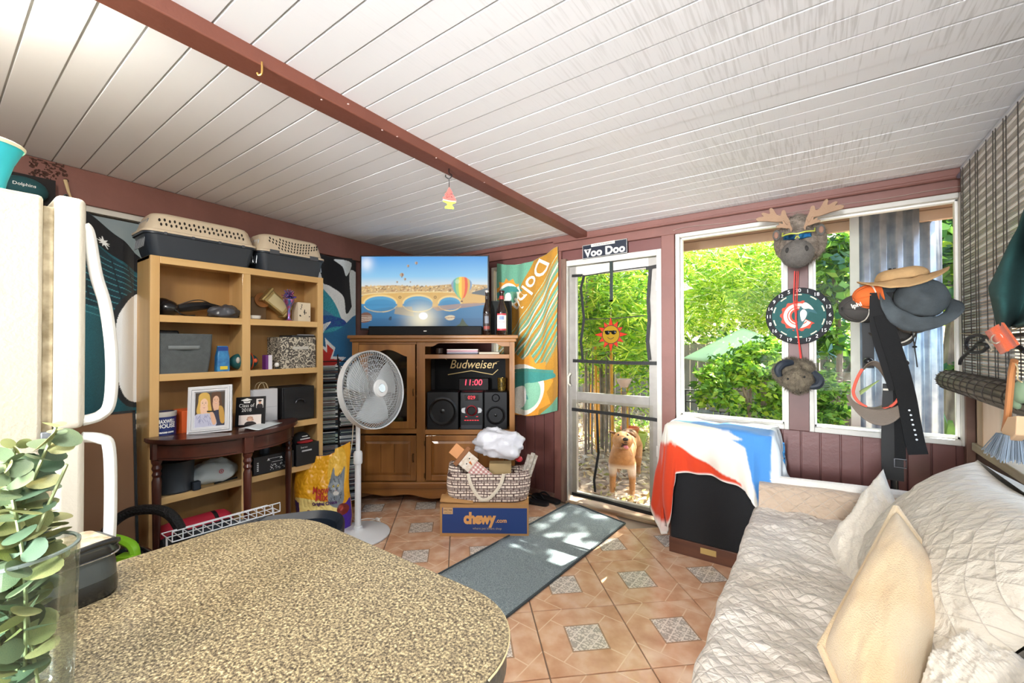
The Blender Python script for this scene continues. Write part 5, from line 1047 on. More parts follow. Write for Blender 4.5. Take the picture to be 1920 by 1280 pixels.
trap(.03, .03, ZTOP - .028, ZTOP, -.035); trap(.015, .01, ZTOP - .055, ZTOP - .028, -.018, 'cornice'); trap(-.005, -.01, lz(900) - .02, lz(900) + .005, .005, 'bottom_board'); trap(-.01, -.01, lz(812), lz(806), .01, 'inner_shelf')
# stiles
pc('face_stile', XL_, lx(672), .05, ZTOP - .055, 0, .02, oak_v); pc('face_stile', lx(781), lx(797), lz(902), ZTOP - .055, 0, .02, oak_v); pc('face_stile', lx(955), XR_, .05, ZTOP - .055, 0, .02, oak_v)
for (x0, x1) in ((XL_ + .002, XL_ + .38), (XR_ - .002, XR_ - .08)):
 s = 1 if x1 > x0 else -1; MB().add([(x0, .018, .05), (x1, .39, .05), (x1, .39, ZTOP - .06), (x0, .018, ZTOP - .06), (x0 + s * .02, .018, .05), (x1 + s * .02, .39, .05), (x1 + s * .02, .39, ZTOP - .06), (x0 + s * .02, .018, ZTOP - .06)], [(0, 1, 2, 3), (4, 7, 6, 5), (0, 4, 5, 1), (3, 2, 6, 7), (0, 3, 7, 4), (1, 5, 6, 2)]).build('side_panel', oak_d, cab, smooth=0)
pc('divider', lx(786), lx(792), lz(900), ZTOP - .06, .02, .37, oak_d)
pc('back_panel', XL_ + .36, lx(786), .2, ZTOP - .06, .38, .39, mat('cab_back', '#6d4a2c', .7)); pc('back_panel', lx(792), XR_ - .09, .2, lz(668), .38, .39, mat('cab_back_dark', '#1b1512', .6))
# top rail with ogee arch over the right bay
def archrail(x0, x1, zt, zlow, zhi, name, y0=0, y1=.02, m=oak, sh=.16):
 pts = [(x0, zt), (x0, zlow)]; n = 16; w = x1 - x0
 pts += [(x0 + w * .07, zlow)]
 for i in range(n + 1): t = i / n; pts.append((x0 + w * (.08 + .09 * t), zlow + (zhi - zlow) * (.5 - .5 * math.cos(PI * t))))
 for i in range(n + 1): t = i / n; pts.append((x1 - w * (.17 - .09 * t), zlow + (zhi - zlow) * (.5 + .5 * math.cos(PI * t))))
 pts += [(x1, zlow), (x1, zt)]
 return MB().prism(pts, y0, y1, axis=1).build(name, m, cab, bevel=.002, smooth=0)
archrail(lx(797), lx(955), ZTOP - .055, lz(649), lz(643), 'arched_rail')
pc('face_rail', lx(797), lx(955), lz(672), lz(664), -.004, .02, oak); pc('tray_shelf', lx(795), XR_ - .02, lz(670), lz(666), .02, .34, oak_d)
pc('face_rail', lx(797), lx(955), lz(814), lz(805), 0, .02, oak); pc('face_rail', lx(672), lx(781), lz(812), lz(803), 0, .02, oak); pc('face_rail', lx(672), lx(781), ZTOP - .075, ZTOP - .055, 0, .02, oak)
# glass door with arched top rail
gd = [lx(674), lx(779), lz(802), ZTOP - .077]
b = MB(); b.box((gd[0], -.016, gd[2]), (lx(691), .002, gd[3])); b.box((lx(764), -.016, gd[2]), (gd[1], .002, gd[3])); b.box((lx(691), -.016, gd[2]), (lx(764), .002, lz(789)))
ar = [(lx(691), gd[3]), (lx(691), lz(668))]
for i in range(15): t = i / 14; ar.append((lx(691) + (lx(764) - lx(691)) * t, lz(668) + (lz(655) - lz(668)) * math.sin(PI * t) ** 1.4))
ar += [(lx(764), lz(668)), (lx(764), gd[3])]; b.prism(ar, -.016, .002, axis=1)
gdo = b.build('glass_door', oak_v, cab, bevel=.002, smooth=0)
MB().box((lx(689), -.006, lz(791)), (lx(766), -.003, lz(653))).build('pane', pane_mat('cabinet_glass', '#b9b3a6', .05), gdo, smooth=0)
b = MB(); b.tube([(lx(776), -.022, lz(728)), (lx(776), -.032, lz(733)), (lx(776), -.022, lz(741))], .005, 8); b.build('pull', mat('antique_brass', '#5a4020', .4, .7), gdo)
pc('glass_shelf', lx(692), lx(780), lz(690), lz(687), .03, .3, oak_d); pc('glass_shelf', lx(692), lx(780), lz(745), lz(741), .03, .3, oak_d)
def raised(x0, x1, z0, z1, pull, pn='cabinet_door', grooves=2):
 s = .045; b = MB(); b.box((x0, -.016, z0), (x0 + s, .002, z1)); b.box((x1 - s, -.016, z0), (x1, .002, z1)); b.box((x0 + s, -.016, z0), (x1 - s, .002, z0 + s)); b.box((x0 + s, -.016, z1 - s), (x1 - s, .002, z1)); d = b.build(pn, oak_p, cab, bevel=.003, smooth=0)
 b = MB(); xa, xb_, za, zb = x0 + s, x1 - s, z0 + s, z1 - s; i = .022
 b.add([(xa, -.004, za), (xb_, -.004, za), (xb_, -.004, zb), (xa, -.004, zb), (xa + i, -.013, za + i), (xb_ - i, -.013, za + i), (xb_ - i, -.013, zb - i), (xa + i, -.013, zb - i)], [(0, 1, 5, 4), (1, 2, 6, 5), (2, 3, 7, 6), (3, 0, 4, 7)])
 w = (xb_ - xa - 2 * i) / (grooves + 1)
 for k in range(grooves + 1): b.box((xa + i + k * w + .0015, -.0125, za + i), (xa + i + (k + 1) * w - .0015, -.0145, zb - i))
 b.build('raised_panel', oak_p, d, smooth=0)
 b = MB(); b.tube([(pull, -.016, z0 + (z1 - z0) * .60), (pull, -.032, z0 + (z1 - z0) * .56), (pull, -.034, z0 + (z1 - z0) * .47), (pull, -.016, z0 + (z1 - z0) * .42)], .006, 8); b.build('pull', mat('antique_brass', '#5a4020', .4, .7), d)
raised(lx(675), lx(781), lz(899), lz(815), lx(776)); raised(lx(799), lx(953), lz(899), lz(815), lx(946))
for z in (lz(890), lz(830)): MB().box((lx(796) - .004, -.010, z - .02), (lx(796) + .008, .0, z + .02)).build('hinge', mat('antique_brass', '#5a4020', .4, .7), cab, bevel=.002)
# base: moulding and scalloped skirt
pc('base_moulding', XL_ - .02, XR_ + .02, lz(913), lz(901), -.03, .03, oak, .006)
n = 60; pts = [(XL_ - .01, lz(912)), (XL_ - .01, .0), (XL_ + .05, .0), (XL_ + .06, lz(922))]
def sk(t): return lz(921) - .028 * (.5 - .5 * math.cos(2 * PI * t * 3)) * (.4 + .6 * math.sin(PI * t)) - .02 * math.sin(PI * t) ** 3
for i in range(n + 1): t = i / n; pts.append((XL_ + .07 + (XR_ - XL_ - .14) * t, sk(t)))
pts += [(XR_ - .06, lz(922)), (XR_ - .05, .0), (XR_ + .01, .0), (XR_ + .01, lz(912))]
MB().prism(pts, -.022, .0, axis=1).build('scalloped_skirt', oak, cab, bevel=.003, smooth=0)
# things inside the glass door and the bays (each a thing of its own)
def inC(x, y, z): return MW[cab] @ Vector((x, y, z))
def cbx(name, label, cat, x0, x1, z, h, y, dp, m, **k):
 t = thing(name, label, cat, inC((x0 + x1) / 2, y, z), rz=PSI); w = x1 - x0; rbox(k.get('part', 'case'), (-w / 2, 0, 0), (w / 2, dp, h), m, t, k.get('bevel', .003)); return t
cbx('candle_jar', 'lime green glass candle behind the cabinet glass door', 'candle', lx(733), lx(750), lz(803) + .0, .075, .05, .07, mat('lime_jar', '#b7d43a', .3), part='jar', bevel=.01)
cbx('amber_box', 'small amber box on the middle shelf behind the cabinet glass', 'box', lx(752), lx(768), lz(741), .05, .08, .05, mat('amber_box', '#d08a3a', .6))
cbx('carved_ornament', 'gold carved ornament on the upper shelf behind the cabinet glass', 'ornament', lx(745), lx(766), lz(687), .04, .06, .05, gold, bevel=.015)
cbx('book', 'thin beige book lying in the cabinet top bay beside the magazines', 'book', lx(897), lx(936), lz(664) + .0, .018, .04, .14, mat('book_beige', '#c9bca6', .6), part='cover')
t = thing('magazine_pile', 'small pile of glossy magazines with pink edges in the cabinet top bay', 'magazines', inC(lx(866), .05, lz(664)), rz=PSI)
for k, (a, c_) in enumerate(((0, '#3c3a48'), (.05, '#b9aab8'), (-.04, '#c78a94'), (.03, '#e4d9d4'))): rbox('magazine', (-.13, -.02, .011 * k), (.13, .14, .011 * k + .01), mat('mag%d' % k, c_, .4), t, .002).rotation_euler = (0, 0, a)
t = thing('votive_holder', 'dark glass votive holder at the left of the cabinet top bay', 'candle holder', inC(lx(822), .06, lz(664)), rz=PSI); MB().lathe([(.022, 0), (.03, .01), (.03, .05), (.026, .05), (.02, .012)], 16).build('glass_cup', mat('smoke_cup', '#3a2a24', .2), t)
# sign with script lettering, gold bow-tie line
t = thing('beer_sign', 'black mirror sign with gold script lettering and gold zigzag line inside the cabinet bay', 'sign', inC(lx(875), .30, lz(765)), rz=PSI); kk = (DC + .3) / F_PX
rbox('panel', (lx(803) - lx(875), 0, -.10), (lx(951) - lx(875), .012, lz(674) - lz(765)), mat('sign_gloss_black', '#070708', .5, spec=.1), t, .002)
goldp = mat('gold_print', '#b99b62', .35, .3); zc = (765 - 683) * kk
letter('Budweiser', Matrix.Translation((.03, -.002, zc - .045)) @ Euler((PI / 2, 0, 0)).to_matrix().to_4x4(), .11, goldp, t, width=.42, shear=.3, bold=.0)
b = MB(); xs = [-.20, .01, .20, .25]; zs = [zc - .135, zc - .10, zc - .135, zc - .09]
P = [(x, -.003, z) for x, z in zip(xs, zs)]; b.tube(P, .004, 6); b.build('zigzag_line', goldp, t)
b = MB(); b.tube(sm([(-.21, -.002, zc + .0), (-.235, -.002, zc + .02), (-.20, -.002, zc + .045), (-.14, -.002, zc + .04)], 5, False), .003, 5); b.tube([(.2, -.002, zc - .035), (.26, -.002, zc - .015)], .002, 5); b.build('flourish', goldp, t)
t = thing('glitter_vase', 'tall dark vase with gold glitter at the right of the cabinet bay', 'vase', inC(lx(940), .17, lz(806)), rz=PSI)
MB().lathe([(.03, 0), (.035, .1), (.032, .25), (.04, .42), (.036, .42), (.02, .2)], 20).build('vase', mat('glitter_gold', '#8f7430', .3, .6, c2='#1a160e', vscale=90, detail=2.), t)
# stereo: two speakers, centre unit
def spkr(label, x0, x1, big):
 t = thing('stereo_speaker', label, 'speaker', inC((x0 + x1) / 2, .03, lz(806)), rz=PSI, group=None); w = x1 - x0; h = lz(735) - lz(806)
 rbox('case', (-w / 2, 0, 0), (w / 2, .22, h), mat('speaker_black', '#101114', .5, spec=.3), t, .006)
 def ring(cx, cz, r, nm='cone'):
  M = Matrix.Translation((cx, 0, cz)) @ Euler((PI / 2, 0, 0)).to_matrix().to_4x4()
  b = MB(); b.lathe([(r * 1.0, 0), (r * 1.02, .008), (r * .94, .012), (r * .88, .004), (r * .55, -.014), (r * .3, -.018), (r * .26, -.004), (r * .1, .004), (0, .005)], 32, M=M, cap=False); b.build(nm, mat('cone_black', '#0a0b0d', .35), t)
  b = MB(); b.lathe([(r * 1.02, .004), (r * 1.08, .006), (r * 1.02, .010)], 32, M=M, cap=False); b.build('trim_ring', mat('ring_grey', '#3b3e44', .3, .5), t)
 if big: ring(0, h * .48, w * .43)
 else: ring(0, h * .38, w * .38); ring(0, h * .84, w * .16, 'tweeter')
 return t
spkr('large single-cone speaker left of the stereo unit in the cabinet bay', lx(799), lx(859), True); spkr('two-way speaker right of the stereo unit in the cabinet bay', lx(907), lx(951), False)
x0, x1 = lx(862), lx(906); t = thing('mini_stereo', 'black stereo unit with red display and silver wings around a large knob', 'stereo', inC((x0 + x1) / 2, .01, lz(806)), rz=PSI); w = x1 - x0; h = lz(735) - lz(806)
rbox('case', (-w / 2, 0, 0), (w / 2, .22, h), mat('stereo_black', '#0d0e11', .4, spec=.3), t, .008); rbox('display', (-w * .3, -.003, h * .78), (w * .3, .004, h * .93), mat('display_black', '#0c0405', .2), t, .001)
led = mat('red_led', '#300404', .5, emit='#ff2a3a', estr=.9)
letter('029', Matrix.Translation((0, -.005, h * .855)) @ Euler((PI / 2, 0, 0)).to_matrix().to_4x4(), .04, led, t, width=.06)
M = Matrix.Translation((0, 0, h * .52)) @ Euler((PI / 2, 0, 0)).to_matrix().to_4x4()
MB().lathe([(.045, 0), (.045, .012), (.036, .016)], 30, M=M, cap=False).build('knob_ring', mat('ring_red', '#7a1a22', .25, .4), t); MB().lathe([(.034, .01), (.034, .026), (.030, .03), (0, .03)], 30, M=M).build('knob', mat('knob_black', '#101114', .2), t)
b = MB()
for s in (-1, 1): b.prism([(s * .05, h * .52 - .025), (s * .08, h * .52 - .018), (s * .088, h * .52), (s * .08, h * .52 + .018), (s * .05, h * .52 + .025), (s * .055, h * .52)], -.008, .0, axis=1)
b.build('silver_wing', mat('wing_silver', '#c9cdd1', .25, .7), t, bevel=.002)
b = MB()
for k in range(6): b.box((-.06 + k * .021, -.003, h * .25), (-.046 + k * .021, 0, h * .265))
for s in (-1, 1): b.box((s * .045 - .008, -.003, h * .35), (s * .045 + .008, 0, h * .36))
b.build('red_button', led, t); rbox('tray', (-w * .45, -.004, h * .03), (w * .45, 0, h * .13), mat('tray_grey', '#2c2e33', .3), t, .001)
t = thing('digital_clock', 'black clock with large red digits 11:00 behind the stereo', 'clock', inC(lx(884), .20, lz(735) - .02), rz=PSI); rbox('case', (-.13, 0, 0), (.13, .06, .12), mat('clock_black', '#0c0405', .5, spec=.2), t, .004)
letter('11:00', Matrix.Translation((.0, -.003, .082)) @ Euler((PI / 2, 0, 0)).to_matrix().to_4x4(), .075, mat('red_digits', '#400505', .5, emit='#ff3048', estr=1.6), t, width=.15, shear=.12)
rbox('stand', (-.12, .01, -.14), (.12, .05, 0), mat('clock_black', '#0c0405', .5, spec=.2), t, .002)
# television
DT = DC + .07; kt = DT / F_PX; tvx = (796 - 960) * kt; TWd, THt = 242 * kt, (616 - 478) * kt
t = thing('television', 'wide flat television showing hot air balloons over an arched bridge', 'television', CW(tvx, DT, ZTOP), rz=PSI); zt = CAM_H + (647.4 - 478) * kt - ZTOP; zb = zt - THt
rbox('bezel', (-TWd / 2, 0, zb - .01), (TWd / 2, .025, zt), mat('bezel_black', '#0c0d10', .3), t, .003); rbox('back_cover', (-TWd / 2 + .1, .025, zb + .03), (TWd / 2 - .1, .06, zt - .2), mat('bezel_black', '#0c0d10', .3), t, .01)
for s in (-1, 1): b = MB(); b.tube([(s * TWd * .42, .012, zb), (s * TWd * .42, -.05, .004)], .008, 6); b.tube([(s * TWd * .42, .012, zb), (s * TWd * .42, .08, .004)], .008, 6); b.build('foot', blk, t)
P = Paint(560, 315, '#5aa4dc', 1.776); V, U = P.V, P.U
def grad(v0, v1, c0, c1, m=None):
 t_ = np.clip((V - v0) / (v1 - v0), 0, 1)[..., None]; g = np.array(lin(c0)[:3]) * (1 - t_) + np.array(lin(c1)[:3]) * t_; k = (V >= v0) & (V <= v1); P.c[k] = g[k]
grad(.56, .72, '#e4e2d8', '#8cc6ea'); grad(.72, 1., '#8cc6ea', '#3f96dd'); grad(0, .56, '#27648f', '#3f86b4'); grad(0, .14, '#1f5278', '#27648f')
g = np.exp(-((U - .04) / .05) ** 2 - ((V - .9) / .1) ** 2)[..., None] * .7; P.c = P.c * (1 - g) + g
P.poly([(0, .58), (.25, .60), (.5, .58), (.75, .62), (1, .60), (1, .46), (0, .46)], '#c7a877')
r = random.Random(3)
for k in range(240): x, y = r.random(), r.uniform(.50, .585); P.poly([(x, y), (x + .012, y), (x + .012, y + r.uniform(.01, .03)), (x, y + .012)], r.choice(['#e8c889', '#9c7446', '#d9b06a', '#b8895a', '#7c6a50', '#f0dcae']))
P.poly([(.88, .5), (1, .56), (1, .40), (.86, .42)], '#5b6468')
P.poly(sm([(0, .44), (.1, .49), (.35, .505), (.6, .51), (.8, .49), (1, .44), (1, .35), (0, .34)], 4), '#d8ad62');
P.line(sm([(0, .46), (.1, .485), (.35, .50), (.6, .505), (.8, .49)], 4, False), .012, '#f0d79a')
for cx, rx, ry in ((.15, .125, .105), (.45, .115, .105), (.70, .085, .09)):
 P.ellp(cx, .345, rx + .012, ry + .02, '#efd08a'); P.ellp(cx, .34, rx, ry, '#4f9cc4'); P.ellp(cx, .32, rx, ry * .8, '#3f8bb8')
P.poly([(0, .34), (1, .34), (1, .31), (0, .31)], '#3a86b4')
for cx in (.305, .585): P.poly([(cx - .02, .50), (cx + .02, .50), (cx + .022, .29), (cx - .022, .29)], '#d9b068'); P.ellp(cx + .0, .43, .012, .02, '#7e6033'); P.ellp(cx, .43, .006, .010, '#d8ad62')
P.poly([(.27, .3), (.40, .3), (.42, .16), (.26, .2)], '#b79a62', .6); P.poly([(.0, .24), (.25, .30), (.27, .26), (.1, .2)], '#3c6f92', .5); P.poly([(.55, .30), (.9, .36), (1, .33), (.8, .28), (.6, .24)], '#c08a52', .6)
d2 = ((U - .48) / .13) ** 2 + ((V - .14) / .2) ** 2; g = np.exp(-d2 * 1.2)[..., None] * .85; P.c = P.c * (1 - g) + np.array(lin('#fff3cf')[:3]) * g; P.ellp(.49, .17, .035, .05, '#ffffff')
P.poly(sm([(0, .2), (.05, .22), (.085, .17), (.07, .10), (0, .08)], 4), '#6e4a3c');
for k in range(4): P.line([(0, .10 + .025 * k), (.08, .115 + .02 * k)], .006, '#e2d7c4')
P.poly(sm([(.66, .15), (.70, .18), (.74, .165), (.73, .12), (.69, .11)], 4), '#d9c9a8'); P.line([(.665, .14), (.74, .15)], .008, '#8c4a34'); P.poly(sm([(.215, .12), (.225, .16), (.24, .16), (.235, .11)], 3), '#23415a')
P.poly([(.72, 0), (.78, .06), (.80, .14), (.83, .06), (.87, 0)], '#3b4a30')
bx, by = .795, .60; stripes = ['#5f7fae', '#8fa3b8', '#58b0a0', '#9fc873', '#f0d24a', '#f6a238', '#e5552e', '#d9b05a', '#6f93b8', '#9fb4c4']
env = P.inpoly(sm([(bx - .082, by + .0), (bx - .07, by + .06), (bx - .035, by + .105), (bx, by + .115), (bx + .035, by + .105), (bx + .07, by + .06), (bx + .082, by + .0), (bx + .06, by - .09), (bx + .015, by - .19), (bx - .015, by - .19), (bx - .06, by - .09)], 6))
hw = np.maximum(.012, .082 * np.sqrt(np.clip(1 - ((V - by) / .19) ** 2, 0, 1))); tt = np.clip((U - bx) / hw, -1, 1); idx = np.clip(((np.arcsin(tt) / PI + .5) * len(stripes)).astype(int), 0, 9)
cc = np.array([lin(c)[:3] for c in stripes]); P.c[env] = cc[idx][env]; P.ellp(bx - .035, by + .05, .02, .03, '#ffffff', .25)
P.poly([(bx - .009, by - .215), (bx + .009, by - .215), (bx + .008, by - .24), (bx - .008, by - .24)], '#6b4327')
for x, y, s in ((.435, .91, .012), (.37, .87, .011), (.32, .745, .017), (.345, .685, .010), (.283, .645, .008), (.388, .645, .006)):
 P.ellp(x, y, s, s * 1.6, '#b9a98c'); P.ellp(x + s * .3, y, s * .35, s * 1.4, '#8b5e50'); P.poly([(x - s * .4, y - s * 1.3), (x + s * .4, y - s * 1.3), (x, y - s * 2.6)], '#6f5a48')
P.blur(3)
painted('screen', P, lambda u, v: (-TWd / 2 + .012 + (TWd - .024) * u, -.0015, zb + .006 + (THt - .016) * v), vcol('screen_picture', .55, emit=.46), t)
t = thing('soundbar', 'long black soundbar in front of the television', 'soundbar', CW((798 - 960) * K, DC - .0, ZTOP), rz=PSI); rbox('body', (-106 * K, -.02, .0), (106 * K, .05, .075), mat('soundbar_black', '#0c0d0f', .6, spec=.2), t, .006); rbox('badge', (-.012, -.0215, .03), (.012, -.02, .038), wt, t, .0)
t = thing('box_speaker', 'black box speaker behind the large bottle on the cabinet', 'speaker', inC(lx(945), .10, ZTOP), rz=PSI); rbox('case', (-.115, 0, 0), (.065, .16, .295), mat('speaker_green_black', '#262c2b', .45), t, .004); rbox('grille', (-.11, -.006, .005), (.06, 0, .29), mat('grille_black', '#1c201f', .8, bump=.5, bscale=400), t, .002)
bg = mat('brown_glass', '#1c0d08', .06, coat=.8);
def bottle(label, x, y, s, hh, red):
 t = thing('beer_bottle', label, 'bottle', inC(x, y, ZTOP), rz=PSI); R = .036 * s
 MB().lathe([(R * .9, 0), (R, .008), (R, hh * .5), (R * .9, hh * .58), (R * .42, hh * .74), (R * .36, hh * .93), (R * .44, hh * .94), (R * .44, hh * .97), (0, hh * .97)], 28).build('glass', bg, t)
 MB().lathe([(R * .46, hh * .955), (R * .48, hh * .98), (R * .44, hh), (0, hh)], 20).build('cap', mat('cap_' + red, red, .4, .3), t)
 MB().lathe([(R * .44, hh * .80), (R * .40, hh * .88)], 20, cap=False).build('neck_label', mat('neck_' + red, '#a33035' if red == '#3a1518' else '#2c2a28', .5), t)
 f = lambda p: (R * 1.012 * math.sin(p[0] / R), -R * 1.012 * math.cos(p[0] / R), p[1])
 b = MB(); b.grid(lambda u, v: f(((-.9 + 1.8 * u) * R, hh * (.10 + .38 * v))), 14, 4); b.build('label', mat('lab_' + red, '#d9d6d2' if red == '#3a1518' else '#332622', .5), t)
 fo = lambda o_, z0, z1, w_: MB().grid(lambda u, v: (lambda q_: (q_[0] * 1.01, q_[1] * 1.01, q_[2]))(f(((-w_ + 2 * w_ * u) * R, hh * (z0 + (z1 - z0) * v)))), 14, 3)
 if red == '#3a1518': fo(0, .10, .14, .9).build('red_band', mat('lab_red', '#b7343c', .5), t); fo(0, .44, .48, .9).build('red_band', mat('lab_red', '#b7343c', .5), t); fo(0, .34, .42, .4).build('crest', mat('crest_blue', '#7d8fb0', .5), t); letter('Budweiser', None, .014, mat('lab_red', '#b7343c', .5), t, width=.045, fn=lambda p: (lambda q_: (q_[0] * 1.02, q_[1] * 1.02, q_[2]))(f((p[0], p[1] + hh * .29))))
 else: fo(0, .26, .42, .5).build('round_seal', mat('seal_grey', '#7b7f88', .5), t); fo(0, .13, .2, .8).build('red_band', mat('lab_red2', '#8f4038', .5), t)
bottle('slimmer dark beer bottle with white cap left of the large bottle', lx(913), -.0, .95, .37, '#c8c4bc'); bottle('large brown beer bottle with red and white label on the cabinet', lx(941), -.025, 1.3, .365, '#3a1518')
rbox('wall_cloth', (0, 0, 0), (.01, .01, .01), blk) if False else None
# --- pedestal fan
fp = onz(671, 1004, 0); fn_ = thing('pedestal_fan', 'white pedestal fan with round grille turned to the right', 'fan', (fp.x, fp.y, 0)); fw = mat('fan_white', '#e3e6e8', .4); fg = mat('fan_grille', '#c3c8cc', .5)
MB().lathe([(.205, 0), (.215, .006), (.215, .014), (.19, .026), (.05, .038), (.03, .05), (.028, .07), (0, .07)], 40, c=(.12 * math.cos(PSI) * 0, 0, 0)).build('base', fw, fn_)
MB().lathe([(.021, .03), (.021, .55)], 16).build('outer_pole', fw, fn_); MB().lathe([(.028, .50), (.03, .51), (.03, .57), (.025, .585), (.016, .59)], 18).build('height_collar', fw, fn_); MB().lathe([(.0155, .55), (.0155, .86)], 16).build('inner_pole', fw, fn_)
hc = atd(700, 730, -fp.x * math.sin(PSI) * -1 * -1 if False else (fp.x * -math.sin(PSI) + fp.y * math.cos(PSI)) - .04) - Vector((fp.x, fp.y, 0))
ax = Vector((math.cos(PSI) * .87 + math.sin(PSI) * .49, math.sin(PSI) * .87 - math.cos(PSI) * .49, .16)).normalized()   # facing direction
up = Vector((0, 0, 1)); rx = up.cross(ax).normalized(); ry = ax.cross(rx); FM = Matrix.Translation(hc) @ Matrix((rx, ry, ax)).transposed().to_4x4()
R = .262
b = MB(); b.M = FM
b.lathe([(R, .012), (R * 1.03, .02), (R * 1.03, -.03), (R, -.035), (R * .97, -.02), (R * .97, .01)], 56, cap=False); b.build('grille_rim', fw, fn_)
def gril(z0, bow, nw, wr, tw):
 b = MB(); b.M = FM
 for k in range(nw):
  a = 2 * PI * k / nw; P = []
  for i in range(9):
   s = i / 8; rr = .055 + (R * .99 - .055) * s; aa = a + tw * (1 - s) ** 1.3; P.append((rr * math.cos(aa), rr * math.sin(aa), z0 + bow * (1 - s ** 2.5)))
  b.tube(P, wr, 4, cap=False)
 for q in (.25, .4, .55, .7, .85):
  rr = .055 + (R - .055) * q; z = z0 + bow * (1 - q ** 2.5) - .002 * (1 if bow > 0 else -1); b.tube([(rr * math.cos(a), rr * math.sin(a), z) for a in np.linspace(0, 2 * PI, 49)], wr * .9, 4, cap=False)
 return b
gril(.015, .055, 80, .0016, .9).build('front_grille', fg, fn_, kind='stuff'); gril(-.03, -.10, 80, .0016, -.5).build('rear_grille', fg, fn_, kind='stuff')
b = MB(); b.M = FM; b.lathe([(.058, .062), (.062, .07), (.055, .08), (.03, .084), (0, .084)], 28); b.build('hub_cap', fw, fn_); b = MB(); b.M = FM; b.lathe([(.03, .0845), (.028, .087), (0, .087)], 20); b.build('hub_badge', mat('badge_silver', '#c3c9d2', .2, .6), fn_)
for k in range(3):
 b = MB(); b.M = FM @ Matrix.Rotation(2 * PI * k / 3, 4, 'Z')
 b.grid(lambda u, v: ((.04 + .19 * u) * math.cos(-.2 + 1.5 * v * (1 - .25 * u)), (.04 + .19 * u) * math.sin(-.2 + 1.5 * v * (1 - .25 * u)), -.03 + .045 * v + .01 * math.sin(PI * u)), 10, 8); b.build('blade', mat('blade_grey', '#b9c0c5', .35), fn_, solid=.003)
b = MB(); b.M = FM; b.lathe([(0, -.26), (.05, -.25), (.066, -.20), (.07, -.13), (.05, -.10), (.02, -.09)], 24); b.build('motor_housing', fw, fn_)
b = MB(); b.tube([(0, 0, .85), tuple(FM @ Vector((0, -.04, -.17)))], .022, 10); b.cbox((0, 0, .84), (.05, .05, .07)); b.build('tilt_neck', fw, fn_)
fc = MB(); fc.tube(sm([tuple(MW[fn_] @ FM @ Vector((0, -.05, -.2))), atd(660, 830, 3.05), atd(652, 880, 3.1), onz(648, 950, .01), onz(668, 978, .006), onz(700, 975, .006), onz(716, 970, .006)], 6, False), .0035, 6)
fc.build('fan_cord', mat('cord_ivory', '#d8cfbb', .5), label='ivory mains cord running down behind the fan to the floor', cat='cord')
b = MB(); b.tube(sm([onz(672, 975, .005), onz(690, 972, .005), onz(706, 974, .005), onz(713, 979, .005), onz(704, 988, .005), onz(692, 992, .005)], 6, False), .004, 6); o = b.build('power_cord', mat('cord_white', '#e9e6df', .5), label='white cord and plug curled on the tiles beside the fan base', cat='cord'); b = MB(); p = onz(708, 973, .012); b.cbox(p, (.035, .02, .018)); b.build('plug', mat('cord_white', '#e9e6df', .5), o, w=True, bevel=.003)
# --- cardboard box with lettering
D1 = 2.93; bxp = CW((907.5 - 960) / F_PX * D1, D1); bz_ = PSI + math.radians(-1.5); card = mat('cardboard', '#b98a55', .8, var=.08, vscale=7)
t = thing('cardboard_box', 'cardboard carton with navy blue front panel and orange lettering under the tote bag', 'box', bxp, rz=bz_); BW, BHt, BDp = .615, .222, .30
rbox('carton', (-BW / 2, 0, 0), (BW / 2, BDp, BHt), card, t, .002); rbox('navy_panel', (-BW / 2 + .016, -.0015, .024), (BW / 2 - .012, .0, BHt - .024), mat('navy_print', '#24407c', .55), t, .0)
F = Matrix.Translation((0, -.003, 0)) @ Euler((PI / 2, 0, 0)).to_matrix().to_4x4(); opr = mat('orange_print', '#e3a663', .6)
letter('chewy', F @ Matrix.Translation((-.03, .125, 0)), .105, opr, t, width=.225, bold=.006, space=.92); letter('.com', F @ Matrix.Translation((.118, .112, 0)), .042, opr, t, width=.075, bold=.001); letter('where pet lovers shop', F @ Matrix.Translation((.02, .058, 0)), .022, mat('print_pale', '#b9a98f', .6), t, width=.20)
b = MB(); b.box((-BW / 2 + .022, -.003, .155), (-BW / 2 + .09, -.0015, .198)); b.build('tan_label', mat('tan_patch', '#d0a878', .7), t); letter('MC98', F @ Matrix.Translation((-BW / 2 + .056, .182, .001)), .02, mat('print_brown', '#5a3c28', .6), t, width=.055); letter('3IN1TAB', F @ Matrix.Translation((-BW / 2 + .056, .164, .001)), .011, mat('print_brown', '#5a3c28', .6), t, width=.05)
b = MB(); b.grid(lambda u, v: (-BW / 2 + .23 * u * (1 + .0 * v), -.0 + .13 * v, BHt + .004 + .05 * (1 - v) * v * 2 + .012 * (1 - u)), 8, 8); b.build('top_flap', card, t, solid=.004); b = MB(); b.box((-BW / 2 + .02, .02, BHt), (BW / 2, BDp, BHt + .004)); b.build('top_flap', card, t)
letter('Thumann', Matrix.Translation((.19, .03, BHt + .006)), .03, mat('ink_blue', '#3a3f6a', .6), t, width=.11)
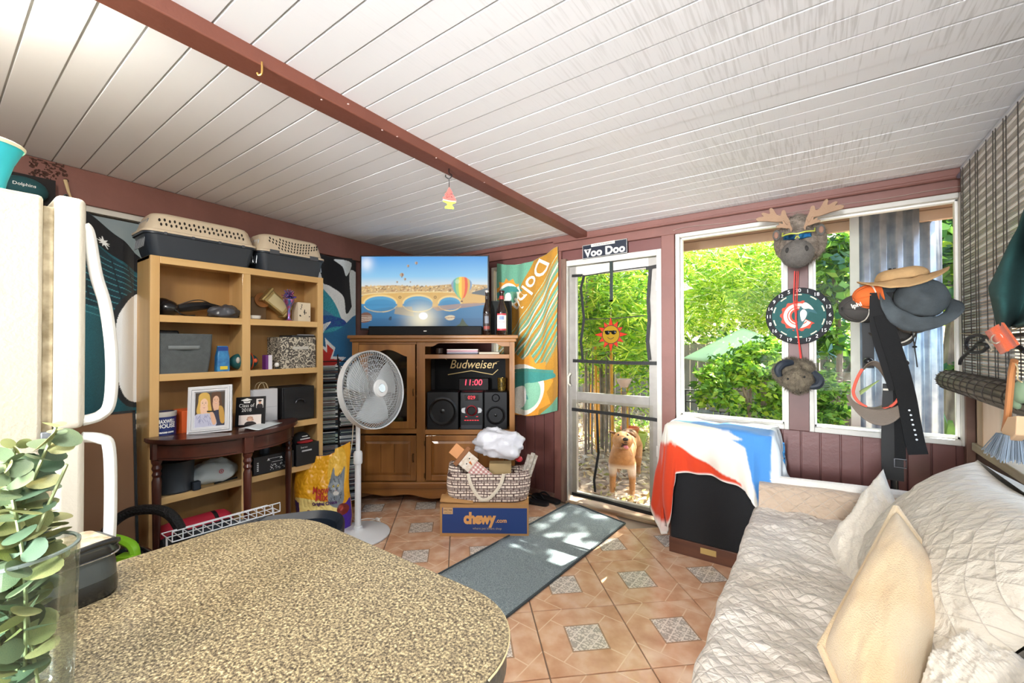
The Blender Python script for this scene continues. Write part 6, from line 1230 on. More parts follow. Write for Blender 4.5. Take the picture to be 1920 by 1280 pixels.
# --- tote bag on the box
def tote_mat():
 m = bpy.data.materials.new('tote_print'); m.use_nodes = True; nt, b = nodes_of(m); N = nt.nodes.new; L = nt.links.new
 tc = N('ShaderNodeTexCoord'); mp = N('ShaderNodeMapping'); L(tc.outputs['UV'], mp.inputs[0]); mp.inputs['Scale'].default_value = (1, 1, 1)
 def brick(w, h, off, mo): k = N('ShaderNodeTexBrick'); L(mp.outputs[0], k.inputs[0]); k.inputs['Scale'].default_value = 1; k.inputs['Brick Width'].default_value = w; k.inputs['Row Height'].default_value = h; k.inputs['Mortar Size'].default_value = mo; k.offset = off; k.inputs['Color1'].default_value = (1, 1, 1, 1); k.inputs['Color2'].default_value = (1, 1, 1, 1); k.inputs['Mortar'].default_value = (0, 0, 0, 1); return k.outputs[0]
 a = brick(.062, .028, .35, .0032); c = brick(.041, .0185, .6, .0028)
 mu = N('ShaderNodeMix'); mu.data_type = 'RGBA'; mu.blend_type = 'MULTIPLY'; mu.inputs[0].default_value = 1; L(a, mu.inputs[6]); L(c, mu.inputs[7])
 ch = N('ShaderNodeTexChecker'); L(mp.outputs[0], ch.inputs[0]); ch.inputs['Scale'].default_value = 26; mc = N('ShaderNodeMix'); mc.data_type = 'RGBA'; L(mu.outputs[2], mc.inputs[0]); mc.inputs[6].default_value = lin('#5c4540'); mc.inputs[7].default_value = lin('#e6d6c6'); L(mc.outputs[2], b.inputs['Base Color']); b.inputs['Roughness'].default_value = .8; return m
TMt = tote_mat(); t = thing('tote_bag', 'brown and cream geometric print tote bag stuffed full, standing on the carton', 'bag', MW[bxp and cab] @ Vector((0, 0, 0)) if False else CW((914 - 960) / F_PX * 3.0, 3.06, BHt + .008), rz=PSI)
w0, w1, dd0, dd1, hh = .225, .29, .10, .085, .215
def tote(u, v):
 a = 2 * PI * u; W = w1 - (w1 - w0) * (v ** 1.2) * 0 + .0; W = .275 + .02 * math.sin(PI * v) - .0 * v; Dd = .11 - .02 * v
 cx, sy = math.cos(a), math.sin(a); e = .55; x = W * abs(cx) ** e * (1 if cx > 0 else -1); y = Dd * abs(sy) ** e * (1 if sy > 0 else -1)
 z = hh * v - .03 * math.sin(PI * min(1, max(0, (x / W + 1) / 2))) * v ** 3 + (.03 * v ** 4 if x < -.2 else 0)
 q = .012 * noise.noise((x * 9, y * 9, z * 9)); return (x * (1 + q * 2) + .02 * v * (1 if x > 0 else 0), y + q, max(0, z))
b = MB(); b.grid(tote, 72, 16, closeu=True); o = b.build('body', TMt, t, smooth=180, solid=.004)
uv = o.data.uv_layers.new(name='UVMap')
for l in o.data.loops: c_ = o.data.vertices[l.vertex_index].co; uv.data[l.index].uv = (c_.x + (c_.y if abs(c_.x) > .24 else 0), c_.z)
b = MB(); P = sm([(-.135, -.112, .20), (-.11, -.118, .12), (-.06, -.122, .04), (-.02, -.122, .02), (.03, -.122, .045), (.09, -.118, .12), (.115, -.108, .195)], 6, False); b.tube(P, .012, 6, flat=.3); b.build('handle', mat('webbing_cream', '#ded2bd', .8), t)
def inT(px, py, d): return MW[t].inverted() @ atd(px, py, d)
bag_blob('white_plastic_bag', 'crumpled white plastic bag bulging out of the tote bag', 'bag', tuple(atd(934, 852, 3.05) ), (.20, .13, .10), mat('film_white', '#cdcdd3', .3, bump=.5, bscale=22), 21, .42, 44)
rb = thing('kraft_box', 'open kraft paper box sticking out of the middle of the tote bag', 'box', atd(938, 884, 3.06), rz=PSI); rbox('box', (-.08, 0, 0 - .1), (.08, .08, .058), mat('kraft', '#b59a6c', .8), rb, .002)
# scarecrow-style face board is a plain autumn plaque with a hat brim and checked collar
sc = thing('autumn_plaque', 'autumn wooden plaque with brown hat band and red checked collar leaning out of the tote', 'plaque', atd(880, 868, 2.99), rot=(0, math.radians(-50), PSI))
sc.rotation_euler = Euler((math.radians(-8), math.radians(40), PSI)); MW[sc] = Matrix.Translation(sc.location) @ sc.rotation_euler.to_matrix().to_4x4()
rbox('hat_crown', (-.16, 0, -.035), (-.085, .012, .05), mat('plaque_orange', '#d2925e', .7), sc, .003); rbox('hat_brim', (-.088, -.004, -.075), (-.055, .014, .085), mat('plaque_brown', '#8c5a34', .7), sc, .004); rbox('face', (-.056, 0, -.055), (.035, .012, .06), mat('plaque_white', '#e6ddd0', .7, c2='#cdb9a0', vscale=40), sc, .003)
P = Paint(60, 40, '#efe6dc', 1.5); m_ = ((P.U * 12).astype(int) % 2 == 0); P.mask(m_, '#b85a52', .55); m_ = ((P.V * 9).astype(int) % 2 == 0); P.mask(m_, '#b04a44', .55); painted('checked_collar', P, lambda u, v: (.035 + .15 * u, -.002, -.055 + .10 * v), clothm, sc); rbox('collar_board', (.035, 0, -.055), (.185, .012, .045), mat('plaque_white', '#e6ddd0', .7), sc, .002)
b = MB(); b.ell((-.02, -.003, .025), (.005, .003, .005), 8, 6); b.ell((-.012, -.003, -.015), (.005, .003, .005), 8, 6); b.build('eye', blk, sc); b = MB(); b.tube([(-.005, -.004, .008), (.022, -.004, .003)], [.008, .002], 6); b.build('nose', mat('carrot', '#c8682c', .7), sc); b = MB(); b.lathe([(.02, -.003), (.015, -.006), (0, -.007)], 16, M=Matrix.Translation((-.12, 0, .02)) @ Euler((PI / 2, 0, 0)).to_matrix().to_4x4()); b.lathe([(.02, .0)], 16, cap=False) if False else None; b.build('sunflower', mat('sunflower', '#e0b860', .7), sc)
t = thing('paper_roll', 'rolled newspapers sticking up at the right end of the tote bag', 'paper', atd(996, 862, 3.02), rot=(0, math.radians(18), PSI))
for k, (x, y) in enumerate(((0, 0), (.025, .02), (-.02, .02))): MB().tube([(x, y, -.12), (x, y, .05 - .012 * k)], .015, 10).build('roll', mat('newsprint', '#cfc9be', .8, c2='#a59a8a', vscale=50), t)
t = thing('red_ornament', 'small shiny red ball among papers at the right of the tote bag', 'ornament', atd(973, 860, 3.0)); MB().ell((0, 0, 0), (.028, .022, .022)).build('ball', mat('red_gloss', '#c41f2c', .2, coat=.5), t)
# --- flip flops
for k, (px, py, a, lab) in enumerate(((1000, 943, 62, 'left black flip-flop nearer the carton'), (1024, 937, 48, 'right black flip-flop against the wall beside the door'))):
 p = onz(px, py, 0); t = thing('flip_flop', lab, 'sandal', p, rz=math.radians(a) + PSI, group=None); o_ = sm([(.045, 0), (.04, .06), (.048, .12), (.0, .145), (-.045, .12), (-.04, .05), (-.035, -.06), (-.03, -.12), (0, -.135), (.032, -.12)], 4); MB().prism(o_, 0, .022).build('sole', mat('rubber_black', '#101113', .6), t, bevel=.003)
 MB().tube(sm([(.04, -.01, .02), (.03, .04, .05), (0, .085, .03), (-.03, .04, .05), (-.04, -.01, .02)], 5, False), .007, 6).build('strap', mat('rubber_black', '#101113', .6), t)
# --- floor mat
b = MB(); A, B_ = onz(1070, 943), onz(1172, 983); C_ = B_ + Vector((-.105, -1.9, 0)); D_ = A + Vector((-.105, -1.78, 0))
D_ = C_ + (A - B_) * 1.04
matm = mat('grey_carpet', '#a3b0b4', .95, c2='#76858b', vscale=160, bump=.7, bscale=300, detail=2.)
b.grid(lambda u, v: tuple((A * (1 - u) + B_ * u) * (1 - v) + (D_ * (1 - u) + C_ * u) * v + Vector((0, 0, .009 + .009 * math.exp(-((v - .47) / .018) ** 2) + .002 * noise.noise((u * 3, v * 8, 0))))), 14, 90)
mt = b.build('pile', matm, None, smooth=180); mt.name = 'floor_mat'; props(mt, 'long grey-blue carpet runner with a ridge leading to the screen door', 'mat'); s = mt.modifiers.new('s', 'SOLIDIFY'); s.thickness = .008; s.offset = -1
b = MB(); Z9 = Vector((0, 0, .011)); P = [A + Z9, B_ + Z9, C_ + Z9, D_ + Z9, A + Z9]
for p, q_ in zip(P, P[1:]): b.tube([p, q_], .006, 6)
b.build('binding', mat('binding_dark', '#3d474b', .8), mt, w=True)
# --- towel hanging over window_4
P = Paint(190, 400, '#6ca78a', .47); yel_, gr_, wh_ = '#b8832a', '#679c80', '#d3d6c6'
P.poly([(1.0, 1.0), (.62, 1.), (-.05, .52), (-.05, .20), (1, .75)], yel_); P.poly([(-.05, .36), (1.05, .86), (1.05, .10), (.55, -.05), (-.05, .1)], yel_)
for k in range(10):
 y = .36 - .055 * k; P.line([(-.05, y), (1.05, y + .58)], .020, gr_)
for k in range(16):
 y = .40 - .036 * k; P.line([(-.05, y), (1.05, y + .58)], .004, '#c98f30' if k % 2 else '#9fcfae')
for y in (.28, .37, .19): P.line([(-.05, y), (.55, y + .23), (1.05, y + .56)], .009, wh_)
P.poly([(-.05, .20), (.5, .02), (.5, -.1), (-.1, -.1)], gr_)
def emblem(cx, cy, s):
 n = 22; P.poly([(cx + s * (1 if i % 2 else 1.25) * math.cos(2 * PI * i / n + .1) * .95, cy + s * .47 * (1 if i % 2 else 1.25) * math.sin(2 * PI * i / n + .1)) for i in range(n)], '#e79b33'); P.ellp(cx, cy, s * .86, s * .40, '#f4efe0'); P.ellp(cx + s * .1, cy - s * .05, s * .62, s * .27, gr_ if s < .3 else '#8cc4a4')
 P.poly(sm([(cx - s * 1.15, cy - .10 * s), (cx - .6 * s, cy + .18 * s), (cx + .1 * s, cy + .30 * s), (cx + .9 * s, cy + .24 * s), (cx + 1.3 * s, cy + .10 * s), (cx + .6 * s, cy + .10 * s), (cx + .1 * s, cy + .08 * s), (cx + .3 * s, cy - .14 * s), (cx + .0 * s, cy - .10 * s), (cx - .3 * s, cy + .02 * s), (cx - .7 * s, cy - .02 * s), (cx - 1.0 * s, cy - .22 * s)], 5), '#3f8f86')
 P.poly(sm([(cx - .3 * s, cy + .0), (cx + .1 * s, cy + .05 * s), (cx + .2 * s, cy - .16 * s), (cx - .1 * s, cy - .30 * s), (cx - .4 * s, cy - .22 * s)], 4), '#f4f2e8')
emblem(.20, .80, .19); emblem(.42, .17, .42); P.line(sm([(.1, .27), (.5, .30), (.9, .25)], 5, False), .02, '#4c8f80'); P.noise(.07)
TLx, TRx = -2.40, -1.765
def TS_(u, v):
 x = TLx + (TRx - TLx) * u + .03 * (1 - v) * 0; zt_ = 2.085 + .075 * u ** 2.2 - .045 * math.sin(PI * u); zb_ = .72 + .05 * u - .05 * math.sin(PI * u)
 return (x + .012 * math.sin(v * 9) * (u - .5), YB - .052 - .014 * math.sin(u * 13 + v * 2.) * (.3 + .7 * (1 - v)) - .008 * math.sin(u * 27 - v * 5), zb_ + (zt_ - zb_) * v)
tw = painted('team_towel', P, TS_, clothm, label='green and gold striped beach towel with dolphin-and-sun emblems hanging left of the door', cat='towel', solid=.005)
def towpt(p): u, v = p; q_ = TS_(u, v); return (q_[0], q_[1] - .006, q_[2])
ang = math.radians(45)
v_, f_ = text_vf('Dolph', .24, shear=0, bold=.003); xs = [p[0] for p in v_]; w_ = max(xs) - min(xs); sc_ = .47 / w_; c0_ = (max(xs) + min(xs)) / 2
# letters run down-left along the gold band, turned half over as on the towel
b = MB(); vv = []
for p in v_:
 a_, h_ = (p[0] - c0_) * sc_, p[1] * sc_; th = math.radians(-132); x = a_ * math.cos(th) - h_ * math.sin(th); z = a_ * math.sin(th) + h_ * math.cos(th); u = (x + .345) / (TRx - TLx); vv.append(towpt((u, (z + 1.145) / 1.37)))
b.add(vv, f_); b.build('lettering', mat('print_cream', '#f1ecd8', .8), tw, w=True, smooth=0, recalc=False)
# --- sign above door
p = ony(1133, 467, YB - .04); t = thing('name_sign', 'black street-style sign with white lettering above the screen door', 'sign', (p.x, YB - .04, p.z)); t.rotation_euler = (0, math.radians(-.8), 0)
rbox('plate', (-.19, -.004, -.057), (.19, .004, .057), mat('sign_navy', '#1d2432', .4), t, .004)
b = MB();
for a, c in (((-.187, -.0055, -.054), (.187, -.004, -.0515)), ((-.187, -.0055, .0515), (.187, -.004, .054)), ((-.187, -.0055, -.054), (-.1845, -.004, .054)), ((.1845, -.0055, -.054), (.187, -.004, .054))): b.box(a, c)
b.build('border', mat('sign_white', '#d8d4c8', .5), t); F = Matrix.Translation((0, -.0065, 0)) @ Euler((PI / 2, 0, 0)).to_matrix().to_4x4(); wsg = mat('sign_white', '#d8d4c8', .5)
letter('Voo Doo', F @ Matrix.Translation((0, -.016, 0)), .085, wsg, t, width=.345, bold=.0035); rbox('top_strip', (-.11, -.006, .032), (.09, -.004, .056), wsg, t, 0)
b = MB()
for x, z in ((-.155, .014), (-.13, .014), (.035, .014)): b.cbox((x, -.0065, z), (.030, .002, .005))
b.cbox((.035, -.0065, -.044), (.03, .002, .005)); b.build('serif', wsg, t)
letter('New Orleans', F @ Matrix.Translation((-.01, .044, .001)), .02, mat('sign_ink', '#23283a', .5), t, width=.15)
# --- sun catcher in the door
p = ony(1145, 627, YB - .04); t = thing('sun_catcher', 'stained glass sun ornament wearing sunglasses hanging in the screen door', 'sun catcher', (p.x, YB - .035, p.z)); q_ = 3.19 / ray(1145, 627).y / F_PX
MB().lathe([(.068, -.003), (.07, 0), (.068, .003)], 40, M=Euler((PI / 2, 0, 0)).to_matrix().to_4x4()).build('face_disc', mat('amber_glass', '#b9932c', .15, trans=.35), t)
redg = mat('red_glass', '#d8402c', .15, trans=.25); b = MB()
for k in range(12):
 a = 2 * PI * k / 12 + PI / 2; L = .135 if k % 3 == 0 else .112 if k % 3 == 1 else .118; w_ = .30
 b.prism([(.074 * math.cos(a - w_ * .8), .074 * math.sin(a - w_ * .8)), (L * math.cos(a), L * math.sin(a)), (.074 * math.cos(a + w_ * .8), .074 * math.sin(a + w_ * .8))], -.003, .003, axis=1)
b.build('ray', redg, t, smooth=0); lead = mat('lead_came', '#3a1a12', .5); b = MB(); b.tube([(.072 * math.cos(a), 0, .072 * math.sin(a)) for a in np.linspace(0, 2 * PI, 41)], .004, 6)
for k in range(12):
 a = 2 * PI * k / 12 + PI / 2; L = .137 if k % 3 == 0 else .114 if k % 3 == 1 else .12
 b.tube([(.074 * math.cos(a - .24), 0, .074 * math.sin(a - .24)), (L * math.cos(a), 0, L * math.sin(a)), (.074 * math.cos(a + .24), 0, .074 * math.sin(a + .24))], .003, 5)
b.build('leading', lead, t); b = MB()
for s in (-1, 1): b.ell((s * .026, -.008, .016), (.020, .004, .016), 16, 8)
b.box((-.048, -.009, .020), (.048, -.005, .030)); b.build('sunglasses', mat('lens_black', '#0f0f10', .2), t); b = MB(); b.tube(sm([(-.026, -.006, -.022), (0, -.006, -.036), (.026, -.006, -.022)], 6, False), .0025, 6); b.build('smile', lead, t); b = MB(); b.tube([(0, 0, .13), (.002, 0, .19)], .0012, 4); b.build('thread', mat('thread_tan', '#c8b48a', .7), t)
# ================================================================ RIGHT SIDE
def fuzz(mb, pts_n, L, n, seed=0, mi=0):      # thin fur spikes on given (point, normal) samples
 r = random.Random(seed)
 for k in range(n):
  p, nn = pts_n[r.randrange(len(pts_n))]; j = Vector((r.gauss(0, 1), r.gauss(0, 1), r.gauss(0, 1))); t = nn.cross(j).normalized(); p = Vector(p) + t * r.uniform(0, .008); d = (nn + j * .35 + Vector((0, 0, -.35))).normalized() * L * r.uniform(.6, 1.2); s = t * .0011
  mb.add([p + s, p - s, p + d], [(0, 1, 2)], mi)
def surf_samples(mb, M=None):
 out = []
 for f in mb.f:
  v = [Vector(mb.v[i]) for i in f]; c = sum(v, Vector()) / len(v); n = (v[1] - v[0]).cross(v[2] - v[0])
  if n.length > 1e-9: out.append((c, n.normalized()))
 return out
def outfix(S, c):
 return [(p, n if n.dot(p - c) > 0 else -n) for p, n in S]
# --- plush moose head with sunglasses; scale from its distance
def hang(px, py, y): return ony(px, py, y)
mp = hang(1497, 455, YB - .14); kq = (YB - .14) / ray(1497, 455).y / F_PX
furm = mat('fur_grey_brown', '#94877a', .95, c2='#665b50', vscale=30, bump=.8, bscale=130); furd = mat('fur_dark', '#6d6862', .95, var=.2, vscale=40, bump=.8, bscale=150)
az = math.atan2(mp.y, mp.x) - PI / 2
mo = thing('plush_moose_head', 'plush moose head with felt antlers and mirrored sunglasses on the window post', 'plush head', mp, rz=az * .3)
b = MB(); b.ell((.006, .05, .015), (.135, .09, .14), 30, 20); b.ell((.0, -.01, -.02), (.10, .10, .11), 30, 20); b.ell((0, -.02, .1), (.075, .06, .06), 20, 14); S = outfix(surf_samples(b), Vector((0, .03, 0))); fuzz(b, S, .02, 5200, 1); b.build('head', furm, mo, smooth=180, recalc=False)
b = MB(); b.ell((-.005, -.11, -.085), (.082, .085, .078), 28, 18); S = outfix(surf_samples(b), Vector((0, -.1, -.08))); fuzz(b, S, .007, 1800, 2); b.build('muzzle', furd, mo, smooth=180, recalc=False)
for s in (-1, 1): MB().ell((s * .045 - .005, -.178, -.072), (.010, .008, .016), 10, 8).build('nostril', mat('nostril_dark', '#1d1a18', .7), mo)
felt = mat('antler_felt', '#a5856b', .9, var=.12, bump=.3, bscale=150)
ant = sm([(0, 0), (.03, .01), (.07, -.012), (.12, -.008), (.15, -.002), (.165, .02), (.14, .03), (.135, .035), (.15, .05), (.125, .065), (.105, .055), (.11, .085), (.09, .095), (.072, .06), (.05, .05), (.045, .075), (.02, .085), (.01, .055), (.018, .03), (-.01, .03)], 3)
ant = sm([(.0, -.055), (.012, -.01), (.05, -.002), (.10, .012), (.145, .02), (.158, .035), (.14, .045), (.118, .045), (.13, .062), (.118, .07), (.085, .055), (.088, .085), (.072, .088), (.05, .045), (.03, .035), (.024, .062), (.008, .062), (.0, .03), (-.018, -.02)], 3)
for s in (-1, 1):
 b = MB(); b.prism([(s * x, z) for x, z in ant], -.006, .006, axis=1, M=Matrix.Translation((s * .055, -.075, .125)) @ Euler((math.radians(-8), 0, 0)).to_matrix().to_4x4()); b.build('antler', felt, mo, bevel=.005)
 b = MB(); b.prism([(s * x * .45, z * .5) for x, z in ant], -.005, .005, axis=1, M=Matrix.Translation((s * .035, -.10, .075)) @ Euler((math.radians(25), 0, 0)).to_matrix().to_4x4()); b.build('antler_tine', felt, mo, bevel=.004)
 b = MB(); b.ell((s * .108, -.03, .055), (.022, .012, .034), 14, 10); b.build('ear', furd, mo); b = MB(); b.ell((s * .110, -.043, .052), (.012, .006, .02), 12, 8); b.build('inner_ear', mat('ear_pink', '#8f6a58', .8), mo)
b = MB()
for s in (-1, 1): b.grid(lambda u, v, s=s: (s * (.008 + .06 * u) - .004, -.122 + .03 * u * u, .030 - .034 * v * (1 - .35 * u) - .004 * (1 - u)), 10, 6)
b.build('mirror_lens', mat('mirror_blue', '#3b8bc0', .05, .8, c2='#16314e', vscale=20), mo, solid=.003)
b = MB(); b.tube(sm([(-.078, -.085, .034), (-.04, -.122, .034), (0, -.13, .028), (.04, -.122, .036), (.078, -.085, .040)], 5, False), .0035, 6); b.tube(sm([(-.014, -.128, .0), (-.004, -.135, .012), (.008, -.128, 0)], 4, False), .0025, 6); b.tube([(-.078, -.085, .034), (-.075, -.05, .06)], .003, 5); b.tube([(.078, -.085, .04), (.08, -.05, .065)], .003, 5); b.build('sunglass_frame', mat('frame_lime', '#c3cf4f', .4), mo)
# --- bull head hanging below
bp_ = hang(1492, 705, YB - .13); bu = thing('plush_bull_head', 'small plush bull head with dark horns hanging upside down under the dartboard', 'plush head', bp_)
b = MB(); b.ell((-.02, .01, .02), (.105, .09, .085), 28, 18); b.ell((.01, -.05, -.02), (.085, .075, .075), 28, 18); b.ell((.04, .0, .05), (.06, .06, .05), 20, 12); S = outfix(surf_samples(b), Vector((0, 0, 0))); fuzz(b, S, .018, 4200, 3); b.build('head', mat('fur_olive_grey', '#7a6f5c', .95, c2='#544c40', vscale=30, bump=.8, bscale=130), bu, smooth=180, recalc=False)
hn = mat('horn_navy', '#1f2732', .6)
b = MB(); b.tube(sm([(-.015, -.06, .085), (-.06, -.09, .075), (-.085, -.1, .04), (-.075, -.1, .0)], 6, False), [.010 + .014 * math.sin(PI * (.15 + .8 * i / 18)) for i in range(19)], 10); b.build('horn', hn, bu)
b = MB(); b.tube(sm([(.085, -.05, .03), (.115, -.06, -.01), (.105, -.07, -.045), (.065, -.08, -.055)], 6, False), [.010 + .014 * math.sin(PI * (.15 + .8 * i / 18)) for i in range(19)], 10); b.build('horn', hn, bu)
b = MB(); b.ell((-.035, -.115, -.01), (.006, .005, .006), 8, 6); b.ell((.045, -.12, .005), (.006, .005, .006), 8, 6); b.build('eye', blk, bu); b = MB(); b.ell((-.075, .02, .03), (.03, .02, .05), 12, 8); b.build('ear', furm, bu)
# --- dartboard
dq = hang(1497, 592, YB - .075); kd = (YB - .075) / ray(1497, 592).y / F_PX * 1.0
R = 54 * kd * .98; db = thing('dartboard', 'black and teal dartboard with white numbers and a red dolphin emblem on the window post', 'dartboard', dq)
MX = Euler((PI / 2, 0, 0)).to_matrix().to_4x4()
MB().lathe([(R, -.02), (R, .0), (R * .98, .004), (0, .004)], 64, M=MX).build('board', mat('board_black', '#1d1e22', .8), db); MB().lathe([(R * .80, .004), (R * .79, .006), (0, .006)], 64, M=MX).build('teal_field', mat('board_teal', '#2b5a58', .85, var=.1, vscale=30, bump=.3, bscale=300), db)
nums = [20, 1, 18, 4, 13, 6, 10, 15, 2, 17, 3, 19, 7, 16, 8, 11, 14, 9, 12, 5]
for k, n_ in enumerate(nums):
 if n_ == 3: pass
 a = PI / 2 - 2 * PI * k / 20; letter(str(n_), Matrix.Translation((.895 * R * math.cos(a), -.0055, .895 * R * math.sin(a))) @ MX, .030, wt, db, name='number')
b = MB(); F6 = lambda x, z, y=-.0068: (x, y, z)
for k in range(20):
 if k % 2: continue
 a0 = PI / 2 - 2 * PI * (k - .45) / 20; a1 = PI / 2 - 2 * PI * (k + .45) / 20; A_ = [a0 + (a1 - a0) * i / 4 for i in range(5)]
 b = MB(); b.add([F6(.77 * R * math.cos(a), .77 * R * math.sin(a)) for a in A_] + [F6(.73 * R * math.cos(a), .73 * R * math.sin(a)) for a in reversed(A_)], [tuple(range(10))]); b.build('scoring_block', mat('block_cream', '#d8d0b8', .7), db, smooth=0, recalc=False)
def flat(poly, y, name, m, k=R, parent=db): b = MB(); b.prism([(x * k, z * k) for x, z in poly], y, y - .0012, axis=1); return b.build(name, m, parent, smooth=0)
redp = mat('emblem_red', '#c8452e', .7); crm = mat('emblem_cream', '#eadfcc', .7); tlp = mat('emblem_teal', '#2f5f66', .7)
def ringp(r0, r1, a0, a1, spikes=0):
 n = 40; o_ = [((r1 * (1.10 if spikes and i % 4 < 2 else 1)) * math.cos(a0 + (a1 - a0) * i / n), (r1 * (1.10 if spikes and i % 4 < 2 else 1)) * math.sin(a0 + (a1 - a0) * i / n)) for i in range(n + 1)]
 return o_ + [(r0 * math.cos(a1 + (a0 - a1) * i / n), r0 * math.sin(a1 + (a0 - a1) * i / n)) for i in range(n + 1)]
flat(ringp(.20, .50, math.radians(70), math.radians(330), 1), -.007, 'sun_ring', redp); flat(ringp(.26, .44, math.radians(74), math.radians(326)), -.0085, 'sun_band', crm); flat(ringp(.30, .33, math.radians(76), math.radians(320)), -.010, 'sun_line', redp)
flat(sm([(-.35, -.62), (-.28, -.50), (-.12, -.46), (-.02, -.2), (.0, .15), (.1, .38), (.28, .42), (.44, .22), (.54, .05), (.34, .12), (.28, .02), (.2, -.15), (.08, -.40), (-.1, -.56), (-.14, -.44), (-.3, -.48)], 4), -.0105, 'dolphin', tlp); flat(sm([(.08, .36), (.2, .46), (.34, .36), (.44, .2), (.3, .24), (.16, .24)], 4), -.012, 'helmet', crm); flat(sm([(.05, .1), (.15, .22), (.25, .1), (.2, -.1), (.1, -.2)], 4), -.012, 'belly', crm)
b = MB(); b.tube([tuple(Vector(hang(1490, 508, YB - .12)) - dq), tuple(Vector(hang(1488, 560, YB - .11)) - dq), tuple(Vector(hang(1494, 610, YB - .11)) - dq), tuple(Vector(hang(1501, 672, YB - .12)) - dq)], .0035, 6)
for i in range(2): b.tube([tuple(Vector(hang(1494 + i * 3, 508, YB - .125)) - dq), tuple(Vector(hang(1491 + i * 2, 600, YB - .11)) - dq), tuple(Vector(hang(1502 + i, 672, YB - .125)) - dq)], .002, 5)
b.build('red_string', mat('string_red', '#d8342c', .6), db)
# --- string along the header with nails
b = MB(); pts = [ony(x, y, YB - .05) for x, y in ((1262, 432), (1290, 425), (1350, 419), (1405, 412), (1560, 386), (1660, 372), (1740, 358), (1802, 349))]; b.tube(sm([tuple(p) for p in pts], 4, False), .0014, 5); b.tube([tuple(ony(1802, 349, YB - .05)), tuple(ony(1806, 420, YB - .05)), tuple(ony(1813, 560, YB - .05)), tuple(ony(1820, 740, YB - .05)), tuple(ony(1829, 838, YB - .05))], .0022, 5)
b.build('string_line', mat('string_grey', '#a8988c', .7), label='thin string pinned along the header above the windows and down the corner', cat='string')
# --- air freshener and hooks on the beam
fp2 = onz(842, 316, ZC - .045); hk = thing('ceiling_hook', 'dark metal cup hook in the beam holding the air freshener', 'hook', fp2); b = MB(); b.tube(sm([(0, 0, .01), (0, 0, -.02), (.012, .008, -.035), (.0, 0, -.05), (-.014, -.009, -.04), (-.014, -.009, -.03)], 5, False), .0025, 6); b.build('hook', wire, hk)
af = thing('air_freshener', 'tree-shaped watermelon-print air freshener hanging from the beam hook', 'air freshener', fp2 + Vector((0, 0, -.05)), rz=PSI)
b = MB(); b.tube([(0, 0, .0), (0, 0, -.042)], .0018, 5); b.build('string', wire, af)
s_ = .0019; tre = lambda y0, y1: None
top_ = [(0, -22), (6, -30), (9, -38), (7, -38), (12, -46), (17, -56), (17, -60), (-15, -56), (-15, -48), (-9, -44), (-11, -42), (-5, -32)]
def flatp(poly, y0, y1, nm, m): b = MB(); b.prism([(x * s_, z * s_) for x, z in poly], y0, y1, axis=1); b.build(nm, m, af, smooth=0)
sh = lambda P, d=20: [(x, z - 2) for x, z in P]
flatp(sh([(0, -20), (5, -27), (10, -36), (7, -36), (13, -44), (18, -53), (18, -57), (0, -55), (-16, -51), (-16, -46), (-9, -43), (-12, -40), (-6, -32)]), -.001, .001, 'red_card', mat('melon_red', '#e2554c', .6)); flatp(sh([(-16, -51), (0, -55), (18, -57), (18, -59), (0, -57.5), (-16, -54)]), -.001, .001, 'rind_card', mat('melon_cream', '#efe3a8', .6)); flatp(sh([(-16, -54), (0, -57.5), (18, -59), (17, -62), (10, -64), (8, -68), (13, -73), (12, -78), (-11, -76), (-11, -70), (-5, -68), (-6, -63), (-16, -58)]), -.001, .001, 'green_card', mat('melon_green', '#a6d83a', .6))
b = MB(); r = random.Random(4)
for k in range(14): b.ell((r.uniform(-9, 10) * s_, -.0012, r.uniform(-50, -38) * s_), (.0016, .0006, .003), 6, 4)
b.build('seed', blk, af)
p = onz(491, 122, ZC - .045); hk = thing('ceiling_hook', 'brass cup hook in the beam near the left top of the picture', 'hook', p); b = MB(); b.tube(sm([(0, 0, .01), (0, 0, -.025), (-.008, -.005, -.032), (-.012, -.008, -.024)], 5, False), .003, 6); b.build('hook', mat('hook_brass', '#b08a4a', .4, .6), hk)
b = MB()
for px, py in ((603, 187), (653, 195), (717, 244), (745, 256), (818, 296), (908, 342)): p = onz(px, py, ZC - .0455); b.ell(tuple(p), (.004, .004, .002), 8, 5)
b.build('nail_hole', mat('filler_white', '#c9aca4', .7), beam, w=False)
# --- floor speaker under the blanket
SXa, SXb, SY, SD, SH_ = -.765, -.215, 2.80, .34, .80
sp_ = thing('floor_speaker', 'large floor speaker with black cloth grille and walnut base, half covered by a blanket', 'speaker', ((SXa + SXb) / 2, SY + SD / 2, 0)); wal = wood('walnut', '#6f4128', '#45261a', .4, 0, 9., .2); wal_v = wood('walnut_upright', '#6f4128', '#45261a', .4, 2, 9., .2)
MB().box((SXa, SY + .012, 0), (SXb, SY + SD, SH_)).build('cabinet', wal_v, sp_, w=True, bevel=.003, smooth=0); MB().box((SXa, SY, 0), (SXb, SY + .013, .095)).build('base_front', wal, sp_, w=True, bevel=.002, smooth=0); MB().box((SXa + .012, SY - .01, .10), (SXb - .012, SY + .012, SH_ - .02)).build('grille', mat('grille_cloth', '#16171a', .85, bump=.5, bscale=350), sp_, w=True, bevel=.008, smooth=0)
gp = ony(1328, 1035, SY); MB().box((gp.x - .045, SY - .003, gp.z - .018), (gp.x + .045, SY, gp.z + .018)).build('brass_plate', mat('plate_brass', '#c9ab6c', .35, .5), sp_, w=True, bevel=.002)
